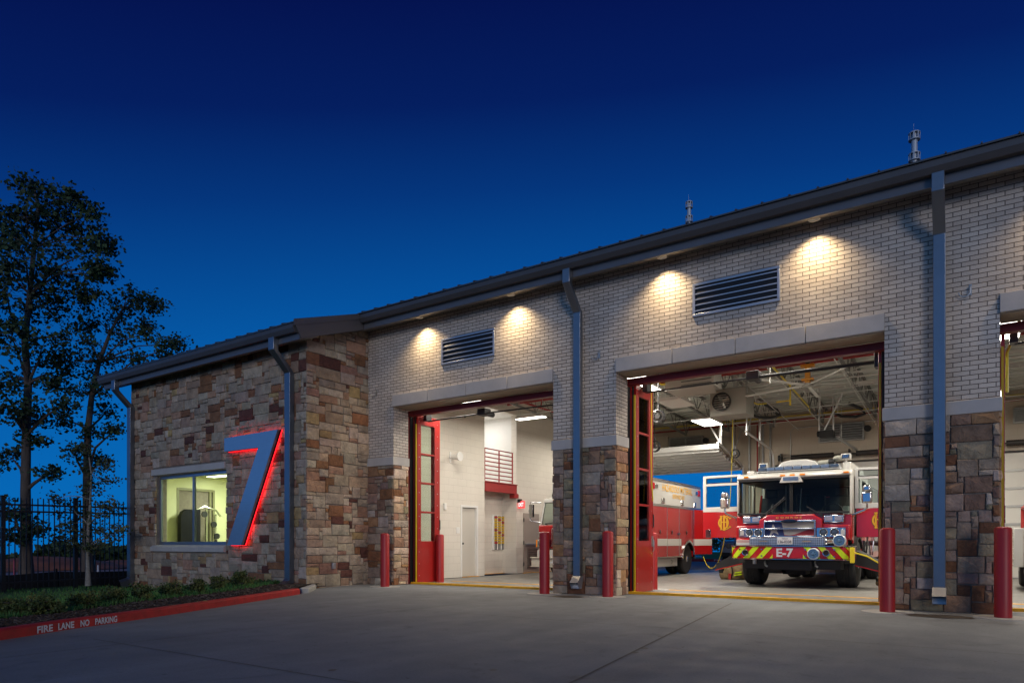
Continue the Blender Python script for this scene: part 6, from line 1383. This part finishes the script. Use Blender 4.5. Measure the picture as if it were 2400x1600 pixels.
m = MB(HO_); m.tube([(-0.85, -0.005, 0.80), (-0.80, -0.01, 0.72), (-0.82, -0.01, 0.62)], 0.025, 6); m.build('strap', black, hb)
m = MB(HO_); m.box(-0.9, 0.4, 0.3, 0.9, 6.6, 0.55); m.build('chassis', under, HZ_)
m = MB(HO_); m.cyl((-0.75, 0.75, 2.26), (-0.75, 0.75, 2.38), 0.05, n=10); m.box(-0.85, 0.66, 2.38, -0.62, 0.84, 2.52); m.cyl((-0.735, 0.64, 2.45), (-0.735, 0.66, 2.45), 0.07, n=12); m.build('spotlight', vwhite, HZ_, bevel=0.015)
m = MB(HO_); m.box(-0.8, 0.46, 2.17, -0.68, 0.50, 2.20); m.build('marker_lamp', amber, HZ_)
# ---- brush truck at the right edge (third bay)
BO_ = (1.55, 16.6, 0)
BT = thing('brush_truck', 'red tube racked utility truck with black fender cut by the right frame edge', 'truck', BO_)
m = MB(BO_); m.box(-0.75, 0.4, 0.6, 0.95, 4.2, 1.05); m.box(-0.7, 0.6, 1.05, 0.9, 1.6, 1.15); m.build('body', mat('brush_truck_grey', (0.34, 0.34, 0.34), 0.4), BT, bevel=0.04)
m = MB(BO_)
for x in (-0.72, 0.92):
    m.tube([(x, 0.5, 1.0), (x, 0.6, 1.75), (x, 2.6, 1.78), (x, 2.7, 1.0)], 0.045, 8); m.tube([(x, 0.5, 1.0), (x, 0.1, 0.7), (x, 0.15, 1.2), (x, 0.55, 1.4)], 0.04, 8)
for y, z in ((0.6, 1.75), (2.6, 1.78), (0.12, 1.2), (0.1, 0.75)): m.cyl((-0.72, y, z), (0.92, y, z), 0.042, n=8)
m.build('tube_rack', redst, BT)
for s, x in ((-1, -0.62), (1, 0.82)):
    m = MB(BO_); m.prism([(0.1, 1.02), (0.15, 1.35), (0.9, 1.38), (1.4, 1.32), (1.45, 1.02)], 'x', x - 0.16, x + 0.2); m.build('fender', under, BT, bevel=0.04)
    for y in (0.75, 3.2): wheel(BT, x, y, 0.42, 0.3, s, BO_)
m = MB(BO_); m.box(-0.95, 0.9, 0.5, -0.78, 2.6, 1.3)
for i in range(7): m.box(-0.97, 0.9, 0.55 + i * 0.11, -0.951, 2.6, 0.57 + i * 0.11)
m.build('side_panel', vwhite, BT, bevel=0.01)
# ---- vehicle parked outside behind the building
PO = (-8.35, 29.6, 0.0)
PC = thing('parked_car', 'dark off road car parked outside behind the open rear door', 'car', PO)
cb = mat('car_paint_slate', (0.16, 0.24, 0.36), 0.3, coat=0.5)
m = MB(PO); m.prism([(0.0, 0.45), (0.0, 1.0), (0.1, 1.08), (1.4, 1.14), (4.1, 1.12), (4.15, 0.45)], 'x', -0.88, 0.88); m.build('body', cb, PC, bevel=0.05, seg=3)
m = MB(PO); m.prism([(1.35, 1.12), (1.75, 1.74), (1.9, 1.80), (3.9, 1.80), (4.1, 1.12)], 'x', -0.76, 0.76); m.build('cabin', cb, PC, bevel=0.05)
m = MB(PO); m.add([(-0.68, 1.40, 1.18), (0.68, 1.40, 1.18), (0.66, 1.70, 1.70), (-0.66, 1.70, 1.70)], [(0, 1, 2, 3)]); m.v = [(v[0], v[1] - 0.035, v[2] + 0.02) for v in m.v]; m.build('windshield', lensd, PC, recalc=False)
m = MB(PO)
for i in range(7): m.box(-0.33 + i * 0.1, -0.015, 0.72, -0.28 + i * 0.1, 0.0, 0.98)
m.box(-0.9, -0.12, 0.42, 0.9, 0.06, 0.58); m.build('grille', black, PC)
for s in (-1, 1):
    m = MB(PO); m.cyl((s * 0.56, -0.03, 0.86), (s * 0.56, 0.0, 0.86), 0.12, n=18); m.build('headlight', lensm, PC); m = MB(PO); m.box(s * 0.78 - 0.11, -0.1, 0.85, s * 0.78 + 0.11, 1.05, 0.95); m.build('fender', cb, PC, bevel=0.03)
    for y in (0.55, 3.4): wheel(PC, s * 0.78, y, 0.39, 0.24, s, PO)
# ---- turnout gear on the floor
def heap(p, lab, sc=1.0, seed=1):
    G = thing('turnout_gear', lab, 'firefighter gear', tuple(p)); rnd = random.Random(seed)
    def lump(c, r, n1=14, amp=0.18):
        m = MB(); c = Vector(p) + Vector(c) * sc; ph_ = [rnd.uniform(0, 6.3) for _ in range(6)]; vs = []; K = 12; n = 20
        for i in range(K + 1):
            t = PI * i / K
            for j in range(n):
                a = 2 * PI * j / n; k = 1 + amp * (math.sin(3 * a + ph_[0] + 2 * t) * 0.5 + math.sin(5 * a - 3 * t + ph_[1]) * 0.35 + math.sin(8 * a + 4 * t + ph_[2]) * 0.22) * math.sin(t)
                vs.append((c.x + r[0] * sc * k * math.sin(t) * math.cos(a), c.y + r[1] * sc * k * math.sin(t) * math.sin(a), max(p[2] + 0.005, c.z + r[2] * sc * (math.cos(t) + 0.06 * math.sin(4 * a + ph_[3])))))
        m.add(vs, [(i * n + j, i * n + (j + 1) % n, (i + 1) * n + (j + 1) % n, (i + 1) * n + j) for i in range(K) for j in range(n)]); return m
    tan = mat('turnout_tan', (0.20, 0.145, 0.072), 0.9, nscale=8, namt=0.35, bump=0.6, bscale=14)
    lump((0.10, 0, 0.16), (0.27, 0.22, 0.26)).build('trousers', tan, G, angle=60)
    lump((-0.20, 0.02, 0.13), (0.16, 0.16, 0.20)).build('jacket', tan, G, angle=60)
    m = lump((-0.27, -0.02, 0.24), (0.10, 0.12, 0.13), amp=0.1); m.build('boot', black, G, angle=60)
    m = MB()
    for (x, y, z, wd_) in ((0.20, -0.235, 0.14, 0.2), (0.20, -0.225, 0.20, 0.18), (-0.22, -0.15, 0.30, 0.10), (0.0, -0.2, 0.06, 0.08)):
        m.obox((p[0] + x * sc, p[1] + y * sc, p[2] + z * sc), (wd_ * sc, 0.02, 0.032 * sc), (0.1, -0.18, 0.1))
    m.build('reflective_tape', lime, G)
    m = MB(); m.obox((p[0] - 0.02 * sc, p[1] - 0.22 * sc, p[2] + 0.09), (0.07 * sc, 0.03, 0.16 * sc), (0, 0.05, 0)); m.tube([(p[0] + 0.02, p[1] - 0.2, p[2] + 0.05), (p[0] + 0.06, p[1] - 0.24, p[2] + 0.2), (p[0] + 0.02, p[1] - 0.2, p[2] + 0.36)], 0.018, 6, m=1); m.build('strap', [redp, black], G)
heap(onZ(1718, 1357), 'tan turnout gear heaped on the floor under the left cab door', 1.02, 3)
heap(onZ(2064, 1372) + Vector((0.12, 0, 0)), 'small tan and yellow turnout gear peeking out left of the tall bollard', 0.6, 5)
# helmet on the left step
hp = (EO[0] - 1.62, EO[1] + 0.95, 0.52); m = MB(); m.sphere((hp[0], hp[1], hp[2] + 0.02), (0.12, 0.15, 0.10), 14); m.lathe([(0.12, 0), (0.19, -0.02), (0.19, -0.03), (0.11, -0.01)], (hp[0], hp[1], hp[2]), n=18)
# ---- gym machine behind the window
gp = (-19.15, 11.75, 0.0)
GM = thing('cable_machine', 'steel cable exercise machine with pulleys behind the right window pane', 'exercise machine', gp)
m = MB()
for dy in (-0.28, 0.0, 0.28): m.box(gp[0] - 0.03, gp[1] + dy - 0.03, 0, gp[0] + 0.03, gp[1] + dy + 0.03, 2.0 - abs(dy) * 0.5)
m.tube([(gp[0], gp[1] - 0.35, 1.95), (gp[0] + 0.05, gp[1] - 0.1, 2.08), (gp[0] + 0.1, gp[1] + 0.25, 1.98), (gp[0] + 0.1, gp[1] + 0.4, 1.8)], 0.03, 8); m.build('frame', mat('machine_steel', (0.50, 0.50, 0.42), 0.25, metal=0.9), GM)
m = MB()
for y, z in ((-0.1, 1.85), (0.2, 1.55), (0.3, 1.2)): m.cyl((gp[0] + 0.04, gp[1] + y, z), (gp[0] + 0.09, gp[1] + y, z), 0.09, n=16)
m.box(gp[0] + 0.03, gp[1] - 0.2, 0.1, gp[0] + 0.1, gp[1] + 0.1, 0.9); m.tube([(gp[0] + 0.06, gp[1] + 0.3, 1.1), (gp[0] + 0.06, gp[1] + 0.33, 0.3)], 0.02, 6); m.build('pulley', black, GM)
gp = (-19.2, 11.22, 0.0); m = MB(); m.prism([(-0.30, 0), (-0.30, 1.75), (-0.24, 1.90), (-0.12, 1.98), (0.30, 1.98), (0.30, 0)], 'x', gp[0] - 0.05, gp[0] + 0.12); m.v = [(v[0], v[1] + gp[1], v[2]) for v in m.v]
whole(m, 'exercise_tower', mat('tower_black', (0.008, 0.008, 0.012), 0.6, nscale=7, namt=0.4, spec=0.15), 'black rounded exercise tower behind the left window pane', 'exercise machine', gp)
# ------------------------------------------------------------------ fence, trees, shrubs
fm = mat('black_fence_metal', (0.006, 0.006, 0.008), 0.5)
def fence(x, ys, z0, lab, group):
    for i, (ya, yb) in enumerate(zip(ys[:-1], ys[1:])):
        F = thing('fence_panel', lab[i], 'fence', (x, ya, z0(ya)), group)
        for zr in (0.22, 2.03, 2.20):
            m = MB(); m.add([(x - 0.02, ya, z0(ya) + zr), (x + 0.02, ya, z0(ya) + zr), (x + 0.02, yb, z0(yb) + zr), (x - 0.02, yb, z0(yb) + zr), (x - 0.02, ya, z0(ya) + zr + 0.045), (x + 0.02, ya, z0(ya) + zr + 0.045), (x + 0.02, yb, z0(yb) + zr + 0.045), (x - 0.02, yb, z0(yb) + zr + 0.045)], [(0, 3, 2, 1), (4, 5, 6, 7), (0, 1, 5, 4), (1, 2, 6, 5), (2, 3, 7, 6), (3, 0, 4, 7)])
            m.build('rail', fm, F)
        m = MB(); n = max(2, round((yb - ya) / 0.125))
        for k in range(1, n): y = ya + (yb - ya) * k / n; m.box(x - 0.011, y - 0.011, z0(y) + 0.07, x + 0.011, y + 0.011, z0(y) + 2.40)
        m.build('pickets', fm, F)
        m = MB(); m.box(x - 0.045, ya - 0.045, z0(ya) - 0.1, x + 0.045, ya + 0.045, z0(ya) + 2.42); m.box(x - 0.055, ya - 0.055, z0(ya) + 2.42, x + 0.055, ya + 0.055, z0(ya) + 2.45); m.build('post', fm, F)
fence(-20.25, [3.3, 5.15, 6.95, 8.62, 10.0], lambda y: -0.22 - 0.012 * (10 - y), ['black picket fence panel out of view at the far left', 'black picket fence panel at the left frame edge', 'black picket fence panel in front of the big tree trunk', 'black picket fence panel beside the wing downspout behind the sapling'], 'fence panels by the stone wing')
m = MB(); pts = [(-21.4, 2.0 + i * 1.1) for i in range(12)]; vs = []
for i, (x, y) in enumerate(pts): xx = x + 0.06 * math.sin(i * 1.9); vs += [(xx, y, -0.75), (xx, y, 0.16 + 0.03 * math.sin(i * 2.3)), (xx + 0.012, y, 0.16 + 0.03 * math.sin(i * 2.3)), (xx + 0.012, y, -0.75)]
m.add(vs, [(4 * i + j, 4 * i + 4 + j, 4 * i + 4 + (j + 1) % 4, 4 * i + (j + 1) % 4) for i in range(11) for j in range(4)])
for i in range(0, 12, 2): m.box(pts[i][0] + 0.03, pts[i][1] - 0.02, -0.8, pts[i][0] + 0.06, pts[i][1] + 0.02, 0.28)
whole(m, 'silt_fence', mat('silt_fence_black', (0.010, 0.010, 0.012), 0.8), 'low black silt fence running behind the picket fence', 'fence', (-21.4, 2, -0.7))
bark = mat('tree_bark', (0.085, 0.065, 0.052), 0.95, nscale=6, namt=0.4, bump=1.0, bscale=18, stretch=(1, 1, 0.25))
barkp = mat('pale_bark', (0.24, 0.22, 0.19), 0.9, nscale=9, namt=0.35, bump=0.6, bscale=25)
leafm = attr_mat('tree_leaf', 0.7, 0.8, 0.35, 0.0)
leafd = attr_mat('shrub_leaf', 0.7, 2.5, 0.3, 0.0)
def leaf(mb, p, s, rnd, col):
    d = Vector((rnd.gauss(0, 1), rnd.gauss(0, 1), rnd.gauss(0, 0.7))).normalized(); a = d.orthogonal().normalized(); a = (Matrix.Rotation(rnd.uniform(0, 6.3), 3, d) @ a); w_ = s * rnd.uniform(0.32, 0.5)
    p = Vector(p); t = p + d * s; mid = p + d * (s * 0.5)
    mb.add([tuple(p), tuple(mid + a * w_), tuple(t), tuple(mid - a * w_)], [(0, 1, 2, 3)], 0, col)
def make_tree(name, lab, cat, base, trunk_pts, r0, blobs, seed, lsize, per, cols, bk, group=None, sub=0.34, twig=True):
    rnd = random.Random(seed); T = thing(name, lab, cat, tuple(base), group)
    m = MB(); radii = [r0 * (1 - 0.80 * (i / (len(trunk_pts) - 1)) ** 0.9) for i in range(len(trunk_pts))]; radii[0] *= 1.35
    m.tube(trunk_pts, r0, 9, radii=radii)
    cr = MB()
    for c, r in blobs:
        c = Vector(c)
        cand = [(i, p) for i, p in enumerate(trunk_pts) if i > 0 and p[2] < c.z + 0.2]
        i, st = min(cand, key=lambda q: (Vector(q[1]) - c).length + abs(Vector(q[1]).z - (c.z - (c - Vector(q[1])).length * 0.5)) * 0.7) if cand else (1, trunk_pts[1])
        st = Vector(st); mid = st.lerp(c, 0.5) + Vector((rnd.uniform(-0.2, 0.2), rnd.uniform(-0.2, 0.2), 0.12 * (c - st).length)) * 0.8
        rr = max(0.012, radii[i] * 0.5)
        pts = [st, st.lerp(mid, 0.5) + Vector((0, 0, 0.03)), mid, mid.lerp(c, 0.6), c]; m.tube(pts, rr, 6, radii=[rr, rr * 0.8, rr * 0.6, rr * 0.42, rr * 0.2])
        nsub = max(6, int(r * r * 9 / (sub * sub) * 0.20))
        for _ in range(nsub):
            while True:
                q = Vector((rnd.uniform(-1, 1), rnd.uniform(-1, 1), rnd.uniform(-1, 1)))
                if 0.25 < q.length < 1: break
            q = c + Vector((q.x * r, q.y * r, q.z * r * 0.8)) * rnd.uniform(0.85, 1.12)
            if twig: m.tube([c.lerp(q, 0.05), c.lerp(q, 0.55) + Vector((0, 0, 0.06 * r)), q], rr * 0.12, 4, radii=[max(0.006, rr * 0.2), max(0.005, rr * 0.14), 0.004])
            col0 = rnd.choice(cols); kk = rnd.uniform(0.7, 1.35)
            for _ in range(per):
                g = Vector((rnd.gauss(0, 1), rnd.gauss(0, 1), rnd.gauss(0, 0.65))) * (sub * 0.55)
                leaf(cr, q + g, lsize * rnd.uniform(0.5, 1.3), rnd, tuple(x * kk for x in col0))
    m.build('trunk', bk, T, angle=60); cr.build('crown', leafm if name != 'shrub' else leafd, T, smooth=False, recalc=False)
    return T
G1 = [(0.018, 0.042, 0.012), (0.024, 0.052, 0.015), (0.013, 0.030, 0.010), (0.032, 0.062, 0.018)]
rnd = random.Random(21)
def bl(lst, z, jit, kr=1.0): return [(tuple(atz(x, y, z + rnd.uniform(-jit, jit))), r / 1600 * z * kr) for x, y, r in lst]
Z1 = 24.0
b1 = [(58, 435, 34), (105, 448, 36), (150, 478, 36), (178, 470, 22), (62, 510, 62), (130, 530, 56), (192, 525, 32), (215, 500, 20), (18, 520, 48), (-30, 540, 60), (200, 592, 40), (232, 562, 26), (252, 574, 18), (60, 610, 80), (160, 632, 62), (222, 640, 34), (238, 625, 20), (18, 690, 62), (-30, 640, 60), (110, 715, 70), (190, 715, 42), (212, 690, 30), (28, 790, 54), (98, 812, 52), (168, 798, 44), (-20, 760, 50), (40, 890, 44), (118, 890, 34), (16, 955, 44), (92, 985, 34), (150, 950, 26), (30, 1075, 38), (112, 1105, 30), (70, 1030, 26), (36, 1195, 28), (92, 1235, 18), (22, 1258, 16), (-10, 900, 40), (140, 870, 30), (60, 950, 28)]
base = atz(62, 1360, Z1); tp = [base, atz(61, 1280, Z1), atz(60, 1150, Z1), atz(62, 1020, Z1), atz(66, 900, Z1), atz(58, 800, Z1 + .2), atz(70, 690, Z1), atz(80, 580, Z1 - .2), atz(90, 490, Z1), atz(80, 440, Z1)]
make_tree('tree', 'tallest dark leafy tree behind the fence at the left frame edge', 'tree', base, tp, 0.20, bl(b1, Z1, 1.6), 4, 0.145, 42, G1, bark)
Z2 = 26.0
b2 = [(308, 692, 26), (350, 706, 24), (282, 722, 36), (335, 742, 36), (365, 722, 18), (250, 752, 40), (300, 790, 40), (222, 800, 44), (350, 778, 22), (268, 840, 40), (198, 856, 40), (398, 812, 22), (420, 806, 14), (388, 838, 16), (325, 842, 26), (228, 905, 36), (178, 920, 34), (160, 985, 26), (248, 965, 24), (218, 1010, 26), (268, 1008, 14), (176, 1060, 20), (238, 1075, 16), (205, 760, 30), (150, 850, 26)]
base = atz(206, 1345, Z2); tp = [base, atz(205, 1240, Z2), atz(204, 1120, Z2), atz(206, 1010, Z2), atz(215, 930, Z2), atz(232, 850, Z2), atz(258, 780, Z2), atz(290, 720, Z2)]
make_tree('tree', 'shorter leaning tree between the tall tree and the stone wing', 'tree', base, tp, 0.19, bl(b2, Z2, 1.3), 9, 0.13, 38, G1, bark)
Z3 = 18.4
b3 = [(205, 1150, 26), (240, 1125, 22), (172, 1190, 30), (230, 1200, 34), (268, 1188, 22), (150, 1228, 26), (200, 1248, 30), (248, 1252, 30), (280, 1245, 16), (132, 1168, 14), (206, 1100, 16), (248, 1090, 14), (140, 1262, 14), (225, 1285, 14), (170, 1275, 16), (190, 1050, 12)]
base = atz(207, 1372, Z3); tp = [base, atz(206, 1330, Z3), atz(205, 1285, Z3), atz(208, 1230, Z3), atz(212, 1170, Z3), atz(214, 1110, Z3), atz(206, 1050, Z3)]
make_tree('sapling', 'slim pale barked sapling on the lawn in front of the picket fence', 'tree', base, tp, 0.062, bl(b3, Z3, 0.45), 13, 0.085, 24, [(0.04, 0.055, 0.02), (0.055, 0.06, 0.022), (0.03, 0.045, 0.018)], barkp, sub=0.20)
# shrubs along the kerb
SG = [(0.065, 0.095, 0.018), (0.085, 0.11, 0.02), (0.045, 0.072, 0.015), (0.11, 0.12, 0.026)]
def shrub(seed, h, wd, dens=60):
    b = Vector((0, 0, 0)); rr = random.Random(seed)
    bls = [((rr.uniform(-.32, .32) * wd, rr.uniform(-.32, .32) * wd, h * rr.uniform(0.30, 0.78)), wd * rr.uniform(0.20, 0.30)) for _ in range(9)]
    return make_tree('shrub', 'x', 'shrub', (0, 0, 0), [b, Vector((0.01, 0, h * 0.25)), Vector((-0.02, 0.02, h * 0.6))], 0.012, bls, seed, 0.042, 30, SG, bark, 'young shrubs along the red kerb', sub=0.075, twig=True)
protos = [shrub(31, 0.38, 0.44), shrub(32, 0.38, 0.46), shrub(33, 0.44, 0.44)]
SP = [(22, 1440, 'small shrub cut by the left frame edge on the mulch', 0), (100, 1438, 'second shrub from the left, above the stencilled word FIRE', 1), (190, 1424, 'shrub on the mulch above the gap between LANE and NO', 0), (260, 1413, 'shrub just right of the stencilled word PARKING', 1), (330, 1406, 'shrub under the left end of the lit window', 0), (405, 1398, 'shrub under the middle of the lit window', 1), (463, 1392, 'shrub under the right end of the lit window', 2), (514, 1385, 'open shrub just left of the foot of the numeral', 2), (568, 1377, 'tallest shrub, below the foot of the numeral', 2)]
used = set()
for i, (x, y, lab, k) in enumerate(SP):
    p = onZ(x, y, 0.08); h = (0.9, 1.0, 0.92, 0.95, 0.92, 0.9, 0.85, 0.9, 1.05)[i] * 0.88
    p.z = 0.02 if i < 4 else 0.05
    if k not in used: used.add(k); o = protos[k]; o.location = p; o['label'] = lab; o.rotation_euler[2] = i * 1.3; o.scale = (h, h, h)
    else: dup(protos[k], tuple(p), lab, i * 1.3, h)
# small plants by the wall foot
m = MB(); rnd = random.Random(8)
for _ in range(420):
    t = rnd.random(); x = -12.9 - 2.2 * rnd.random() ** 0.8; y = 9.68 + rnd.uniform(-0.12, 0.1); leaf(m, (x, y, 0.0 + rnd.uniform(0, 0.12)), rnd.uniform(0.05, 0.12), rnd, rnd.choice(SG))
o = m.build('ground_cover', leafd, None, smooth=False, recalc=False); o['kind'] = 'stuff'
# far woods beyond the dirt field (one mass)
m = MB(); rnd = random.Random(17)
def mass(x0, x1, ytop, z, n, s):
    for _ in range(n):
        x = rnd.uniform(x0, x1); f = 0.5 + 0.5 * math.sin(x * 0.045 + 1.0) * math.sin(x * 0.021); yt = ytop + 14 * (1 - f); y = yt + (1316 - yt) * rnd.random() ** 0.8
        leaf(m, atz(x, y, z + rnd.uniform(-6, 6)), s * rnd.uniform(0.6, 1.3), rnd, rnd.choice(G1))
mass(95, 170, 1276, 78, 2200, 0.9); mass(150, 330, 1280, 82, 3600, 0.9); mass(-60, 60, 1303, 120, 1200, 1.2); mass(330, 700, 1285, 84, 2000, 1.2)
o = m.build('far_woods', leafm, None, smooth=False, recalc=False); o['kind'] = 'stuff'
# young trees behind the station, seen under the rear door
for i, (x, y, h, lab) in enumerate(((1690, 1290, 2.4, 'small tree behind the station beside the parked car'), (1668, 1292, 1.6, 'smallest tree behind the station left of the parked car'))):
    z = 46 + i * 6; b = atz(x, 1300, z); b.z = 0.2; rr = random.Random(40 + i)
    bls = [((b.x + rr.uniform(-.6, .6), b.y + rr.uniform(-.6, .6), b.z + h * rr.uniform(0.35, 0.9)), 0.55) for _ in range(7)]
    make_tree('tree', lab, 'tree', b, [b, b + Vector((0, 0, h * 0.3)), b + Vector((0.05, 0, h * 0.8))], 0.07, bls, 50 + i, 0.22, 9, G1, bark, sub=0.4)
# survey stakes on the dirt field
for x, y, c, lab in ((1250 / 5.6, 1336, (0.05, 0.18, 0.28), 'thin blue survey stake on the dirt field'), (1285 / 5.6, 1334, (0.6, 0.6, 0.62), 'short white survey marker on the dirt field'), (185 / 5.6, 1340, (0.55, 0.08, 0.09), 'red survey stake on the dirt field at the left')):
    p = atz(x, y, 36); h = 0.9 if c[0] < 0.6 else 0.55; m = MB(); zb = gz(p.x, p.y); m.prism([(p.x - 0.05, zb), (p.x + 0.05, zb), (p.x + 0.05, zb + h), (p.x, zb + h + 0.06), (p.x - 0.05, zb + h)], 'y', p.y - 0.015, p.y + 0.015)
    whole(m, 'survey_stake', mat('stake_%d' % int(x), c, 0.7), lab, 'stake', (p.x, p.y, zb))
